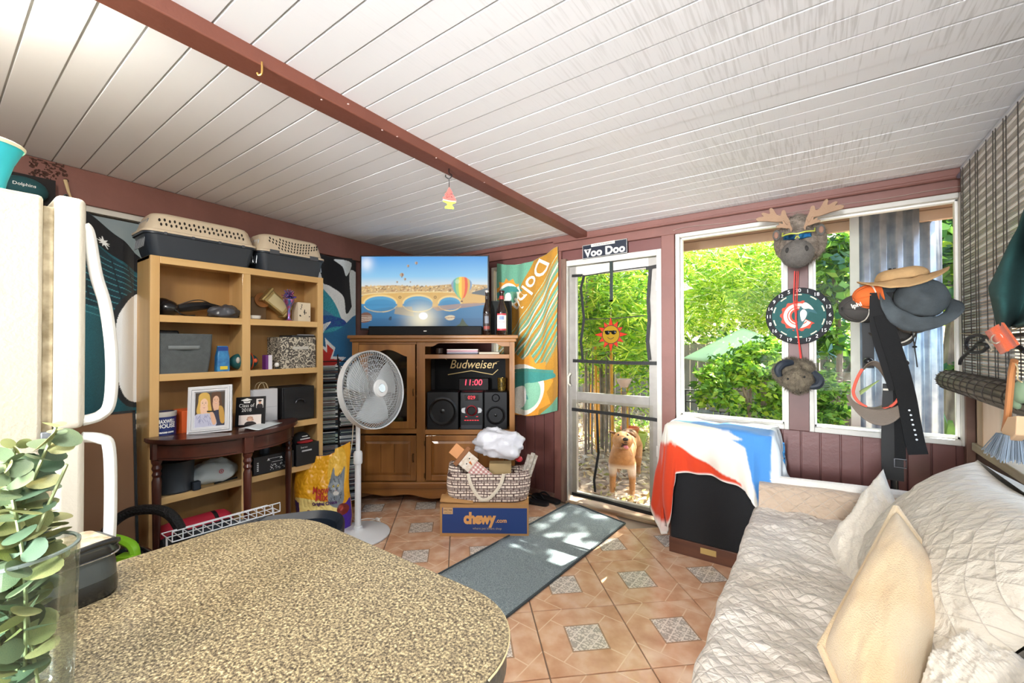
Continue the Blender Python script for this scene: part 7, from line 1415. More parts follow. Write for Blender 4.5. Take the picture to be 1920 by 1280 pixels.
# --- blanket: rounded sheet over the speaker, coloured bands
def blanket():
 n = 300; hw, hd_ = (SXb - SXa) / 2 + .012, SD / 2 + .02; cx, cy = (SXa + SXb) / 2, SY + SD / 2; per = []
 # perimeter path from back-left, along left side, front, right side, back-right (rounded corners)
 segs = [(-hw, hd_), (-hw, -hd_), (hw, -hd_), (hw, hd_)]; L = [2 * hd_, 2 * hw, 2 * hd_]; T = sum(L); pts = []
 for i in range(n + 1):
  s = T * i / n; k = 0
  while k < 2 and s > L[k]: s -= L[k]; k += 1
  a, b_ = Vector(segs[k]), Vector(segs[k + 1]); p = a.lerp(b_, s / L[k]); pts.append((p, k, s / L[k]))
 rc = .045; out = []
 for p, k, s in pts:
  q = Vector((max(-hw + rc, min(hw - rc, p.x)), max(-hd_ + rc, min(hd_, p.y)))) if True else p
  d = p - q; d = d.normalized() if d.length > 1e-6 else Vector((0, -1)); out.append((q + d * rc, d, k, s))
 def hang_len(k, s):
  if k == 0: return .34 + .36 * s ** 2          # left side, longest at the front-left corner
  if k == 1:
   x = s
   if x < .07: return .70 - x / .07 * .10
   if x < .13: return .60 - (x - .07) / .06 * .32
   if x < .80: return .285 - .035 * math.sin((x - .13) / .67 * PI) + .06 * (x - .13)
   return .33 + (x - .80) / .2 * .16
  return .47 - .16 * s
 m = 80; V = []; C = []
 for j in range(m + 1):
  for i, (q, d, k, s) in enumerate(out):
   if j <= 26:
    t = j / 26; p = Vector((q.x * t ** .9, q.y * t ** .9)); z = SH_ + .016 + .012 * noise.noise((p.x * 7, p.y * 9, 3)) - (.008 * t ** 6); V.append((cx + p.x, cy + p.y, z))
   else:
    h = (j - 26) / (m - 26); H_ = hang_len(k, s); hh_ = h * H_; arc = i / n
    fold = (.018 * math.sin(arc * 60 + 1.5 * math.sin(h * 3)) + .016 * noise.noise((arc * 14, h * 3, 5))) * (h ** .8) * (2.0 if (k != 1 or s < .12 or s > .85) else .9)
    o_ = .010 + .030 * (1 - math.exp(-h * 3)) + fold + (.05 * h if k == 0 else 0); o_ = max(o_, .012)
    V.append((cx + q.x + d.x * o_, cy + q.y + d.y * o_, SH_ + .010 - hh_))
 b = MB(); nu = n + 1; b.add(V, [(j * nu + i, j * nu + i + 1, (j + 1) * nu + i + 1, (j + 1) * nu + i) for j in range(m) for i in range(n)])
 o = b.build('blanket', vcol('blanket_fleece', .92, bump=.3, bscale=200, sheen=.15), label='red, white and blue team blanket draped over the floor speaker', cat='blanket', smooth=180, recalc=False, solid=.009)
 red, whi, blu, cya, pal = [lin(c)[:3] for c in ('#cf3d16', '#e6dfd2', '#4585c4', '#79bccb', '#dfe4e4')]
 cols = []
 for i_, (x, y, z) in enumerate(V):
  # band coordinates: x across, w = unrolled height (front hang + depth on top)
  w = (z - SH_) + (y - SY if z > SH_ - .03 else 0)
  X = x - SXa
  r1 = -.07 - .50 * X; r2 = .15 - .50 * X - (0 if X < .44 else (X - .44) * 4.5); r3 = .30 - .25 * X
  if X < .02 and z < SH_ - .02: c = red if (z - SH_) < -.11 - .15 * (y - SY) else whi
  elif w < r1 - (3. * max(0, X - .42)): c = red
  elif w < r2: c = whi
  elif X > .56 - .2 * max(0, (SH_ - z)) and z < SH_ - .0 and y > SY + .08: c = pal
  elif w < r3 or (z < SH_ - .01 and X > .3): c = blu if X > .12 else cya
  else: c = cya if w < .22 and X < .35 else pal
  if z < SH_ - .60 and X < .1: c = lin('#ead8d2')[:3]
  if x > SXb + .015: c = pal
  if i_ // nu >= m - 1: c = lin('#e9e6de')[:3]
  cols.append(c)
 A_ = np.array([c[:3] for c in cols]).reshape(m + 1, nu, 3)
 for _ in range(1): B_ = np.pad(A_, ((1, 1), (1, 1), (0, 0)), 'edge'); A_ = (B_[:-2, 1:-1] + B_[2:, 1:-1] + B_[1:-1, :-2] + B_[1:-1, 2:] + A_) / 5
 colorize(o, A_.reshape(-1, 3)); return o
bl = blanket()
# printed pattern on the blanket's right end
b = MB(); P0 = Vector((SXb + .055, SY + .16, SH_ - .10))
for k, pts in enumerate(([(0, -.04, .05), (0, 0, .02), (0, .03, -.03)], [(0, -.02, -.05), (0, .0, -.09), (0, .04, -.06), (0, .01, -.04)], [(0, -.05, 0), (0, -.01, -.03), (0, .03, .02)])): b.tube(sm([tuple(P0 + Vector(p) + Vector((.012, 0, 0))) for p in pts], 5, False), .005, 5)
b.build('printed_pattern', mat('pattern_blue', '#3f88c0', .8), bl, w=True)
# --- sofa with quilted cover
def quilt_mat(key, c, c2, sc=1.):
 m = bpy.data.materials.new(key); m.use_nodes = True; nt, b = nodes_of(m); N = nt.nodes.new; L = nt.links.new; tc = N('ShaderNodeTexCoord')
 n0 = N('ShaderNodeTexNoise'); n0.inputs['Scale'].default_value = 2.4; n0.inputs['Detail'].default_value = 7; L(tc.outputs['Object'], n0.inputs[0]); r = N('ShaderNodeValToRGB'); r.color_ramp.elements[0].position = .3; r.color_ramp.elements[1].position = .7; r.color_ramp.elements[0].color = lin(c2); r.color_ramp.elements[1].color = lin(c); L(n0.outputs[0], r.inputs[0]);
 def M(op, a, b_=0.):
  n = N('ShaderNodeMath'); n.operation = op
  for i, x in enumerate((a, b_)):
   if isinstance(x, (int, float)): n.inputs[i].default_value = x
   else: L(x, n.inputs[i])
  return n.outputs[0]
 uv = N('ShaderNodeSeparateXYZ'); L(tc.outputs['UV'], uv.inputs[0]); k = PI / .075 * sc
 wob = M('MULTIPLY', n0.outputs[0], 1.2)
 s1 = M('ABSOLUTE', M('SINE', M('ADD', M('MULTIPLY', M('ADD', uv.outputs[0], uv.outputs[1]), k), wob))); s2 = M('ABSOLUTE', M('SINE', M('ADD', M('MULTIPLY', M('SUBTRACT', uv.outputs[0], uv.outputs[1]), k), wob)))
 q = M('POWER', M('MINIMUM', s1, s2), .45); n1 = N('ShaderNodeTexNoise'); n1.inputs['Scale'].default_value = 22; n1.inputs['Detail'].default_value = 5; n1.inputs['Distortion'].default_value = .35; mp_ = N('ShaderNodeMapping'); mp_.inputs['Scale'].default_value = (.55, 1, 1); L(tc.outputs['Object'], mp_.inputs[0]); L(mp_.outputs[0], n1.inputs[0])
 line = N('ShaderNodeMapRange'); L(M('MINIMUM', s1, s2), line.inputs[0]); line.inputs[1].default_value = .0; line.inputs[2].default_value = .12
 mx = N('ShaderNodeMix'); mx.data_type = 'RGBA'; L(line.outputs[0], mx.inputs[0]); L(r.outputs[0], mx.inputs[7]); mx.inputs[6].default_value = lin('#bfb4a5'); L(mx.outputs[2], b.inputs['Base Color'])
 bp = N('ShaderNodeBump'); bp.inputs['Strength'].default_value = .8; bp.inputs['Distance'].default_value = .014; L(M('ADD', M('MULTIPLY', q, .4), M('MULTIPLY', n1.outputs[0], 2.6)), bp.inputs['Height']); L(bp.outputs[0], b.inputs['Normal']); b.inputs['Roughness'].default_value = .85; b.inputs['Sheen Weight'].default_value = .2
 return m
def gridUV(o, nu, nv, su, sv):
 uv = o.data.uv_layers.new(name='UVMap');
 for l in o.data.loops: i = l.vertex_index; uv.data[l.index].uv = ((i % nu) / (nu - 1) * su, (i // nu) / (nv - 1) * sv)
q1 = quilt_mat('quilt_stone', '#ddd5ca', '#bfb3a4', 1.5); q2 = quilt_mat('quilt_back', '#d9d1c2', '#c6bcaa', .8); q3 = quilt_mat('quilt_end', '#c4ae98', '#b09a84')
so = thing('sofa', 'long sofa under the window with a wrinkled beige quilted cover', 'sofa', (.15, 1.6, 0)); SX0, SX1 = -.285, .62; SYa, SYb = .15, 2.72
MB().box((SX0 + .05, SYa, .06), (SX1, SYb + .1, .30)).build('base', mat('sofa_base', '#b7ab9b', .9), so, w=True, bevel=.03)
nu, nv = 60, 110
def seat(u, v):
 y = SYa + (SYb - SYa) * v; s = u * 1.32     # s: arc length: front skirt then top
 wig = .014 * noise.noise((y * 3.2, 1, 1)) + .006 * noise.noise((y * 11, 2, 1))
 if s < .34: x = SX0 + wig + .01 * math.sin(y * 17) * (1 - s / .34); z = .06 + (s / .34) * .325
 elif s < .46: a = (s - .34) / .12 * PI / 2; x = SX0 + wig + .05 * (1 - math.cos(a)); z = .385 + .045 * math.sin(a)
 else: x = SX0 + .05 + wig + (s - .46) * (.84 / .86); z = .43
 k = max(0, min(1, (s - .36) / .15)); z += k * (.024 * noise.noise((x * 5, y * 4, 0)) + .014 * noise.noise((x * 12, y * 15, 4)) + .012 * abs(noise.noise((x * 22, y * 30, 7))))
 return (x, y, z)
b = MB(); b.grid(seat, nu * 2, nv * 2); o = b.build('seat_cover', q1, so, w=True, smooth=180, recalc=False); gridUV(o, nu * 2, nv * 2, 1.32, 2.57)
# end arm at the back wall
def arm(u, v):
 x = SX0 + .03 + .86 * u; s = v * .62
 wv = .008 * noise.noise((x * 6, s * 6, 3))
 if s < .18: y = SYb - .03 + .02 * (s / .18) + wv; z = .40 + s
 elif s < .28: a = (s - .18) / .10 * PI / 2; y = SYb - .01 + .05 * (1 - math.cos(a)); z = .58 + .035 * math.sin(a) + wv
 elif s < .40: y = SYb + .04 + (s - .28); z = .615 + wv
 else: y = SYb + .16; z = .615 - (s - .40) * 2
 return (x, y, z - .05 + .015 * math.sin(x * 3))
b = MB(); b.grid(arm, 50, 60); o = b.build('end_arm', q3, so, w=True, smooth=180, recalc=False); gridUV(o, 50, 60, .86, .62)
b = MB(); b.tube([(SX0 + .03 + .8 * i / 20, SYb + .065, .572 + .015 * math.sin((SX0 + .03 + .8 * i / 20) * 3)) for i in range(21)], .026, 10); b.build('arm_roll', mat('fleece_white', '#dedad2', .95, bump=.6, bscale=120), so, w=True)
# big leaning back cushion(s), quilted
def backc(label, y0, y1, seed, top, bx0=.20):
 nu, nv = 70, 70; b = MB()
 def fn(u, v):
  U_ = u * 2 - 1; V_ = v * 2 - 1; w = y1 - y0; y = (y0 + y1) / 2 + U_ * w / 2 * (1 - .05 * (1 - abs(V_) ** 2) - .10 * max(0, V_) ** 3)
  h = .74 * (v) ; e = max(0, 1 - abs(U_) ** 3.2) ** .5 * max(0, 1 - abs(V_) ** 3.5) ** .5; th = .15 * e
  base_x = bx0 + .33 * v; nx, nz = -math.cos(.42), math.sin(.42) * .5
  n_ = .022 * noise.noise((u * 4 + seed, v * 4, 0)) + .010 * noise.noise((u * 11 + seed, v * 11, 2))
  return (base_x + nx * (th + n_ * e), y, .40 + h * top + nz * th + .02 * math.sin(u * 5 + seed) * v)
 b.grid(fn, nu, nv); n0 = len(b.v)
 b.grid(lambda u, v: (lambda p: (min(XR - .05, p[0] + .22 * max(0, 1 - abs(2 * u - 1) ** 4) * max(0, 1 - abs(2 * v - 1) ** 4)), p[1], p[2]))((bx0 + .33 * v, (y0 + y1) / 2 + (2 * u - 1) * (y1 - y0) / 2 * (1 - .05 * (1 - abs(2 * v - 1) ** 2) - .10 * max(0, 2 * v - 1) ** 3), .40 + .74 * v * top)), 24, 24)
 t = thing('back_cushion', label, 'cushion', (.4, (y0 + y1) / 2, .40)); o = b.build('cover', q2, t, w=True, smooth=180, recalc=False)
 uv = o.data.uv_layers.new(name='UVMap')
 for l in o.data.loops:
  i = l.vertex_index
  if i < n0: uv.data[l.index].uv = ((i % nu) / (nu - 1) * (y1 - y0), (i // nu) / (nv - 1) * .8)
 return t
backc('large quilted beige back cushion nearest the corner with the brush', 1.40, 2.52, 1, .62); backc('second quilted back cushion, at the right edge of the picture', .28, 1.42, 5, .60, .27)
# throw pillows
def pillow(label, c, ux, uy, w_, h_, th, m, rib=0., seed=0, p=2.6, wr=.03, rn=14, pinch=.08, n=60):
 M = frameM(c, ux, uy); t = thing('throw_pillow', label, 'pillow', c); mb = cushion(w_, h_, th, n, p, pinch, wr, seed, rib, rn); mb.v = tr(mb.v, M); mb.build('cover', m, t, w=True, smooth=180); return t, M
chen = mat('chenille_cream', '#dfd6c6', .95, var=.08, vscale=20, bump=.5, bscale=90, sheen=.3); wool = mat('woven_ecru', '#d8c3a0', .95, c2='#cdac80', vscale=3.5, bump=.5, bscale=240, sheen=.3)
def pil4(label, A, B, D, th, m, **k):
 A, B, D = atd(*A), atd(*B), atd(*D); c = (B + D) / 2; t = thing('throw_pillow', label, 'pillow', c); ux, uy = (B - A) * 1.05, (A - D) * 1.05; uz = ux.cross(uy).normalized()
 M = Matrix.Translation(c) @ Matrix((ux, uy, uz)).transposed().to_4x4(); s_ = (ux.length + uy.length) / 2
 kw = dict(p=2.6, pinch=.08, wr=.02, seed=0, rib=0., rn=14); kw.update(k); mb = cushion(1, 1, th, 70, kw['p'], kw['pinch'], kw['wr'], kw['seed'], kw['rib'], kw['rn']); mb.v = tr(mb.v, M); mb.build('cover', m, t, w=True, smooth=180); return t, M
pil4('ribbed cream pillow farthest back, pointed corner up by the hat stand', (1655, 884, 2.02), (1712, 1000, 1.72), (1556, 1018, 1.84), .15, chen, rib=.006, seed=2, rn=28, p=3.4)
t, M = pil4('large plain ecru woven pillow in the middle of the sofa', (1680, 966, 1.42), (1792, 1118, 1.16), (1548, 1215, 1.16), .23, wool, seed=5, wr=.010, p=3.6, pinch=.03)
b = MB(); cp_ = cushion(1, 1, .0, 40, 3.6, .03); n_ = 40; rim = [cp_.v[i] for i in range(n_)] + [cp_.v[(i + 1) * n_ - 1] for i in range(n_)] + [cp_.v[n_ * n_ - 1 - i] for i in range(n_)] + [cp_.v[(n_ - 1 - i) * n_] for i in range(n_)]; b.tube([M @ Vector((p[0] * 1.01, p[1] * 1.01, .01)) for p in rim], .011, 8); b.build('piped_edge', wool, t, w=True)
pil4('ribbed cream pillow at the bottom right corner of the picture', (1830, 1172, 1.08), (1985, 1290, .90), (1715, 1310, 1.0), .16, chen, rib=.007, seed=8, rn=26, p=3.2)
# --- hat stand behind the sofa
hp = ony(1675, 700, 2.96); hx, hy = hp.x, 2.96
hs = thing('coat_stand', 'black pole coat stand with round knobs behind the sofa, holding hats and belts', 'coat stand', (hx, hy, 0)); bkm = mat('stand_black', '#18191b', .35)
MB().lathe([(.15, 0), (.155, .015), (.05, .03), (.022, .06), (.018, .1)], 24).build('base', bkm, hs); MB().lathe([(.016, .06), (.016, .45), (.022, .455), (.022, .49), (.016, .495), (.016, .55), (.024, .56), (.016, .57), (.016, 1.72)], 14).build('pole', bkm, hs)
def hpt(px, py, y=2.96): return ony(px, py, y)
for px, py, yy in ((1628, 677, 2.90), (1695, 680, 2.94), (1640, 545, 2.93), (1715, 540, 2.93)):
 p = hpt(px, py, yy); b = MB(); b.tube([(hx, hy, p.z - .05), tuple(p)], .007, 8); b.ell(tuple(p), (.021, .021, .018), 16, 10); b.build('peg', bkm, hs, w=True)
kh = 2.96 / ray(1675, 600).y / F_PX     # metres per pixel at the stand
RZ = Matrix.Rotation(math.atan2(hy, hx) - PI / 2, 4, 'Z')
def hatpt(px, py, y): return ony(px, py, y)
def bowl_hat(name, label, px, py, y, rot, crown, brimw, brimh, m, ch, group=None, curve=0., brim_m=None, cat='hat'):
 p = hatpt(px, py, y); t = thing(name, label, cat, p); t.rotation_euler = Euler(rot); MW[t] = Matrix.Translation(p) @ Euler(rot).to_matrix().to_4x4()
 def cr(u, v):
  a = 2 * PI * u; e = v * PI / 2; w = 1 - .12 * abs(noise.noise((math.cos(a) * 1.5, math.sin(a) * 1.5, v * 2 + px))); r_ = math.cos(e) ** .55 * w if v < 1 else 0; return (crown[0] * r_ * math.cos(a), crown[1] * r_ * math.sin(a), ch * math.sin(e) ** .9 * (1 - .25 * max(0, v - .8)))
 b = MB(); b.grid(cr, 40, 14, closeu=True); b.build('crown', m, t, smooth=180, solid=.002)
 def br(u, v):
  a = 2 * PI * u; q = 1 + v; x = (crown[0] + brimw * v) * math.cos(a); yy = (crown[1] + brimh * v) * math.sin(a); return (x, yy, -.02 * v * curve + curve * .05 * v * math.cos(2 * a) + .006 * noise.noise((x * 20, yy * 20, 0)))
 b = MB(); b.grid(br, 48, 6, closeu=True); b.build('brim', brim_m or m, t, smooth=180, solid=.003); return t
tan = mat('hat_tan', '#c8a170', .85, var=.15, vscale=14, bump=.3, bscale=200); gry = mat('hat_slate', '#525a5e', .8, c2='#3e4447', vscale=9, bump=.25, bscale=200); dk = mat('hat_dark', '#45423f', .85)
bowl_hat('bucket_hat', 'tan bucket hat on top of the coat stand', 1690, 522, 2.90, (math.radians(6), math.radians(-7), 0), (.105, .10), .07, .06, tan, .055, curve=.6)
t = bowl_hat('sun_hat', 'slate grey brimmed hat hanging right side of the coat stand under the tan hat', 1722, 565, 2.85, (math.radians(48), math.radians(24), math.radians(0)), (.105, .10), .055, .05, gry, .105, curve=.9)
b = MB(); a_, c_ = hpt(1712, 610, 2.82), hpt(1716, 650, 2.82); b.tube([hpt(1710, 608, 2.82), hpt(1712, 630, 2.82), hpt(1715, 650, 2.82), hpt(1720, 688, 2.82)], .0028, 6); b.tube([hpt(1720, 608, 2.82), hpt(1718, 632, 2.82), hpt(1715, 650, 2.82)], .0024, 6); b.ell(tuple(hpt(1715, 650, 2.82)), (.010, .008, .006), 10, 6); b.build('chin_cord', blk, t, w=True)
def cap(label, px, py, y, rot, mc, mb_, s=1., bm=None, under=None, badge=None):
 p = hatpt(px, py, y); t = thing('baseball_cap', label, 'cap', p, group=None); t.rotation_euler = Euler(rot); MW[t] = Matrix.Translation(p) @ Euler(rot).to_matrix().to_4x4()
 b = MB()
 for k in range(6):      # six crown panels with slightly sunken seams
  b.grid(lambda u, v, k=k: (lambda a, e: ((.092 * s) * math.cos(e) ** .7 * math.cos(a) * (1 - .02 * abs(2 * u - 1) ** 6), (.088 * s) * math.cos(e) ** .7 * math.sin(a) * (1 - .02 * abs(2 * u - 1) ** 6), .105 * s * math.sin(e)))((k + u) * PI / 3, min(v * PI / 2, PI / 2 - .001)), 9, 10)
 b.build('crown', mc, t, smooth=180, solid=.002)
 b = MB(); b.grid(lambda u, v: (lambda a: (((.088 + .07 * v * math.cos(a) ** .6) * s) * math.cos(a), (.086 + .0 * v) * s * math.sin(a) * (1 + .02 * v), -.03 * s * v * abs(math.sin(a)) ** 1.5 - .006 * v))((u - .5) * PI * .86), 24, 8); b.build('visor', mb_, t, smooth=180, solid=.004)
 b = MB(); b.tube([(.091 * s * math.cos(a), .087 * s * math.sin(a), .002) for a in np.linspace(0, 2 * PI, 41)], .006, 6, flat=.5); b.build('sweatband', under or mb_, t); b = MB(); b.ell((0, 0, .105 * s), (.008, .008, .004), 10, 6); b.build('button', mb_, t); return t
orc = mat('cap_orange', '#dd6a2c', .85, bump=.2, bscale=200); wht = mat('cap_white', '#dcd5c6', .85); tpe = mat('cap_taupe', '#7d7064', .85, var=.1, bump=.3, bscale=220); coral = mat('cap_coral', '#e2604c', .8)
tc_ = cap('orange cap with white lettering hanging on the coat stand below the tan hat', 1634, 556, 2.90, (math.radians(100), math.radians(0), math.radians(-75)), orc, orc, .74, under=wht)
b = MB(); v_, f_ = text_vf('lphi', .030, bold=.001); p0 = hpt(1606, 572, 2.80); Mx = Matrix.Translation(p0) @ Euler((PI / 2, math.radians(-18), 0), 'XYZ').to_matrix().to_4x4(); b.add(v_, f_, 0, Mx); b.build('lettering', wht, tc_, w=True, smooth=0, recalc=False)
cap('black cap seen edge-on at the left of the coat stand', 1612, 578, 2.95, (math.radians(90), math.radians(10), math.radians(-60)), dk, mat('cap_black2', '#232323', .8), .85, under=wht)
cap('grey-brown cap with white visor edge under the slate hat', 1712, 590, 2.93, (math.radians(150), math.radians(20), math.radians(200)), tpe, wht, .9)
cap('dark striped cap at the bottom of the hat bunch', 1680, 622, 2.96, (math.radians(120), math.radians(-10), math.radians(150)), dk, mat('cap_stripe', '#2a2623', .8, c2='#4a443c', vscale=60, vstretch=(1, .05, 1)), .8, under=wht)
# taupe and coral visor cap hanging from the left knob, opening towards the room
p = hpt(1642, 735, 2.84); t = thing('baseball_cap', 'taupe and coral cap hanging by its strap from the left knob of the coat stand', 'cap', p); t.rotation_euler = Euler((math.radians(-8), 0, math.radians(8))); MW[t] = Matrix.Translation(p) @ t.rotation_euler.to_matrix().to_4x4()
k_ = kh * .96
def band(u, v):
 a = -PI / 2 + 2 * PI * u; r_x = 34 * k_ * (1 - .30 * max(0, math.sin(a))); r_z = 60 * k_ if math.sin(a) > 0 else 32 * k_; d_ = .095 * v
 return (r_x * math.cos(a) * (1 - .15 * v), d_ * (1 - .5 * max(0, math.sin(a))), r_z * math.sin(a) * (1 - .12 * v) + .0)
b = MB(); b.grid(band, 60, 8, closeu=True); b.build('crown_band', tpe, t, smooth=180, solid=.003)
b = MB(); b.tube([band(u, 0) for u in np.linspace(.62, .93, 20)], .007, 6, flat=.6); b.tube([band(u, 0) for u in np.linspace(.10, .38, 20)], .006, 6, flat=.6) ; b.build('coral_trim', coral, t)
b = MB(); b.grid(lambda u, v: (lambda q: (q[0] * 1.01, q[1] - .002, q[2]))(band(.05 + .26 * u, .0 + .45 * v)), 16, 4); b.build('coral_panel', coral, t, smooth=180, solid=.003)
b = MB(); b.grid(lambda u, v: (lambda a: ((40 + 6 * v) * k_ * math.cos(a), -.01 - .035 * v * abs(math.sin(a)), -6 * k_ + (26 + 30 * v * abs(math.sin(a)) ** .8) * k_ * math.sin(a)))(-PI * .02 - PI * .96 * u), 32, 10); b.build('visor', tpe, t, smooth=180, solid=.004)
b = MB(); b.grid(lambda u, v: (-20 * k_ + 30 * k_ * u, .04 + .02 * v, (-6 + 30 * u) * k_ + 8 * k_ * v * (1 - u)), 8, 5); b.build('lining', mat('lining_green', '#a9bf7c', .8), t, smooth=180, solid=.003); b = MB(); b.cbox((16 * k_, .01, 6 * k_), (.022, .004, .010)); b.build('label_tab', wht, t)
# belts and straps
def belt(name, label, pts, wd, m, y=2.88, holes=None, cat='belt', parent=None, thick=.005, dy=0.):
 P = [ony(px, py, y + dy * i) for i, (px, py) in enumerate(pts)]; P = [Vector(p) for p in sm([tuple(p) for p in P], 5, False)]; v = []
 for i, p in enumerate(P):
  d = P[min(i + 1, len(P) - 1)] - P[max(0, i - 1)]; d.y = 0; d.normalize(); n = Vector((-d.z, 0, d.x)) * wd / 2; e = Vector((0, thick, 0)); v += [p + n, p - n, p - n + e, p + n + e]
 f = [];
 for i in range(len(P) - 1):
  a, c = i * 4, i * 4 + 4; f += [(a, a + 1, c + 1, c), (a + 1, a + 2, c + 2, c + 1), (a + 2, a + 3, c + 3, c + 2), (a + 3, a, c, c + 3)]
 f += [(0, 3, 2, 1), (len(v) - 4, len(v) - 3, len(v) - 2, len(v) - 1)]
 b = MB().add(v, f);
 if parent: return b.build(name, m, parent, w=True, smooth=0)
 o = b.build(name, m, None, label=label, cat=cat, smooth=0);
 if holes:
  h = MB()
  for px, py in holes: p = ony(px, py, y + dy * len(pts) - .004); h.tube([p, p + Vector((0, .003, 0))], .0045, 10)
  h.build('hole', mat('hole_pale', '#c9cdd0', .5), o, w=True)
 return o
lea = mat('leather_black', '#0b0b0c', .7, spec=.25, bump=.15, bscale=200)
belt('webbing_strap', 'wide black padded strap hanging from the coat stand over the orange cap', [(1652, 548), (1652, 600), (1659, 640), (1672, 680), (1682, 712), (1688, 730)], .088, mat('web_black', '#08080a', .8), y=2.83)
belt('leather_belt', 'long black leather belt with punched holes hanging free at the right of the coat stand', [(1655, 590), (1670, 640), (1686, 690), (1700, 745), (1708, 790), (1716, 830), (1722, 852)], .072, lea, y=2.80, holes=[(1705, 769), (1708, 778), (1710, 787), (1712, 796), (1715, 806), (1717, 815), (1719, 824)], dy=-.003)
belt('leather_strap', 'black straps hanging straight down the coat stand pole to the sofa', [(1676, 720), (1674, 780), (1673, 840), (1674, 900)], .085, mat('strap_mat', '#070708', .6), y=2.87)
o = belt('narrow_belt', 'narrow black belt with a metal buckle hanging beside the pole', [(1684, 700), (1686, 760), (1688, 820), (1688, 862)], .042, lea, y=2.86); b = MB(); p = ony(1688, 868, 2.85); b.tube([p + Vector(q) for q in ((-.022, 0, .02), (.022, 0, .02), (.022, 0, -.022), (-.022, 0, -.022), (-.022, 0, .02))], .0035, 6); b.build('buckle', mat('buckle_steel', '#8d8f96', .25, .8), o, w=True)
belt('black_strap', 'flat black strap hanging behind the stand left of the pole', [(1626, 590), (1628, 640), (1628, 690)], .05, mat('strap_mat', '#070708', .6), y=2.99)
# --- bamboo roller blind on the right wall
XBL = XR - .065; sl = thing('bamboo_blind', 'dark matchstick blind covering the right window, rolled at its bottom', 'blind', (XBL, 1.5, 1.14));
zr = onx(1812, 712, XBL).z; ytop0 = YB - .17; slm = mat('blind_slat', '#b2aea7', .5, c2='#8b867f', vscale=30, vstretch=(1, .1, 1)); slp = mat('blind_slat_light', '#e8e6e3', .45)
b = MB(); b2 = MB(); z = 2.19; k = 0; r = random.Random(2)
while z > zr + .03:
 h = .0085; (b if k % 3 else b2).box((XBL - .002, -.5, z - h / 2), (XBL + .002, ytop0 + r.uniform(-.004, .004), z + h / 2)); z -= .0132; k += 1
b.build('slat', slm, sl, w=True, smooth=0, kind='stuff'); b2.build('pale_slat', slp, sl, w=True, smooth=0, kind='stuff')
for y in [ytop0 - .05 - .115 * i for i in range(22)]:
 b = MB(); b.tube([(XBL - .005, y, 2.19), (XBL - .006, y + .003, 1.7), (XBL - .005, y, zr)], .0018, 5)
 b.tube([(XBL - .007, y + .022, 2.19), (XBL - .009, y + .026, 1.6), (XBL - .007, y + .022, zr)], .0018, 5) if int(y * 10) % 2 else None
 b.build('cord', mat('cord_brown', '#3d3630', .8), sl, w=True)
rollm = mat('roll_bamboo', '#8a8070', .6, c2='#4b443a', vscale=60, vstretch=(1, .04, 1), bump=.5, bscale=90, bstretch=(1, .05, 1)); b = MB(); zc_ = zr - .005; yr0 = ytop0 + .02
b.tube([(XBL - .05, yr0, zc_), (XBL - .05, 1.6, zc_ - .01), (XBL - .05, -.4, zc_)], .048, 14); b.build('rolled_blind', rollm, sl, w=True); b = MB();
for y in [yr0 - .05 - .10 * i for i in range(16)]: b.tube([(XBL - .05 + .05 * math.cos(a), y, zc_ + .05 * math.sin(a)) for a in np.linspace(0, 2 * PI, 15)], .0022, 4)
for i in range(14): a = 2 * PI * i / 14; b.tube([(XBL - .05 + .049 * math.cos(a), yr0 + .008, zc_ + .049 * math.sin(a)), (XBL - .05 + .049 * math.cos(a), .8, zc_ + .049 * math.sin(a))], .0022, 4)
b.build('roll_binding', mat('cord_brown', '#3d3630', .8), sl, w=True)
# iron scroll bracket
ir = mat('wrought_iron', '#17171a', .5); XI = XBL - .12; b = MB()
def ix(px, py, x=XI): return tuple(onx(px, py, x))
c = [(1811 + 0, 650)]
b.tube(sm([ix(1800, 683), ix(1803, 672), ix(1822, 655), ix(1836, 642), ix(1848, 634)], 5, False), .006, 7)
b.tube(sm([ix(1846, 632), ix(1832, 628), ix(1816, 634), ix(1812, 648), ix(1820, 659), ix(1838, 660), ix(1850, 652), ix(1848, 646), ix(1832, 646)], 6, False), .0065, 7)
b.tube(sm([ix(1848, 632), ix(1875, 630), ix(1905, 628), ix(1925, 626)], 4, False), .006, 7); b.tube(sm([ix(1893, 648), ix(1910, 650), ix(1922, 660)], 5, False), .007, 7)
b.build('iron_bracket', ir, label='black wrought iron scroll bracket in front of the rolled blind', cat='bracket')
b = MB(); b.tube([tuple(ony(1800, 625, YB - .1)), ix(1850, 628), ix(1925, 612)], .0016, 5); b.build('twine_line', mat('thread_tan', '#c8b48a', .7), label='thin line stretched from the corner post past the bracket', cat='string')
# teal garment with orange crest hanging at the right edge
XG = XI + .0
def gar(u, v):
 # v 0 bottom -> 1 top along the garment
 L = [(1872, 612), (1856, 540), (1884, 480), (1922, 395), (1950, 330)]; Rr = [(1905, 612), (1985, 600), (1990, 500), (1990, 420), (1990, 340)]
 def at(P, v): s = v * 4; i = min(3, int(s)); f = s - i; return (P[i][0] * (1 - f) + P[i + 1][0] * f, P[i][1] * (1 - f) + P[i + 1][1] * f)
 a, c = at(L, v), at(Rr, v); px, py = a[0] * (1 - u) + c[0] * u, a[1] * (1 - u) + c[1] * u; return tuple(onx(px, py, XG - .03 * math.sin(u * 7 + v * 3) - .02 * math.sin(v * 9)))
clothm2 = vcol('knit_cloth', .95)
P = Paint(60, 90, '#1d4442'); P.V; P.poly([(.7, .42), (1, .45), (1, .3), (.8, .34)], '#d8642c'); P.noise(.05); painted('teal_shirt', P, gar, clothm2, label='dark teal shirt with orange lettering hanging at the right edge of the picture', cat='shirt', solid=.008)
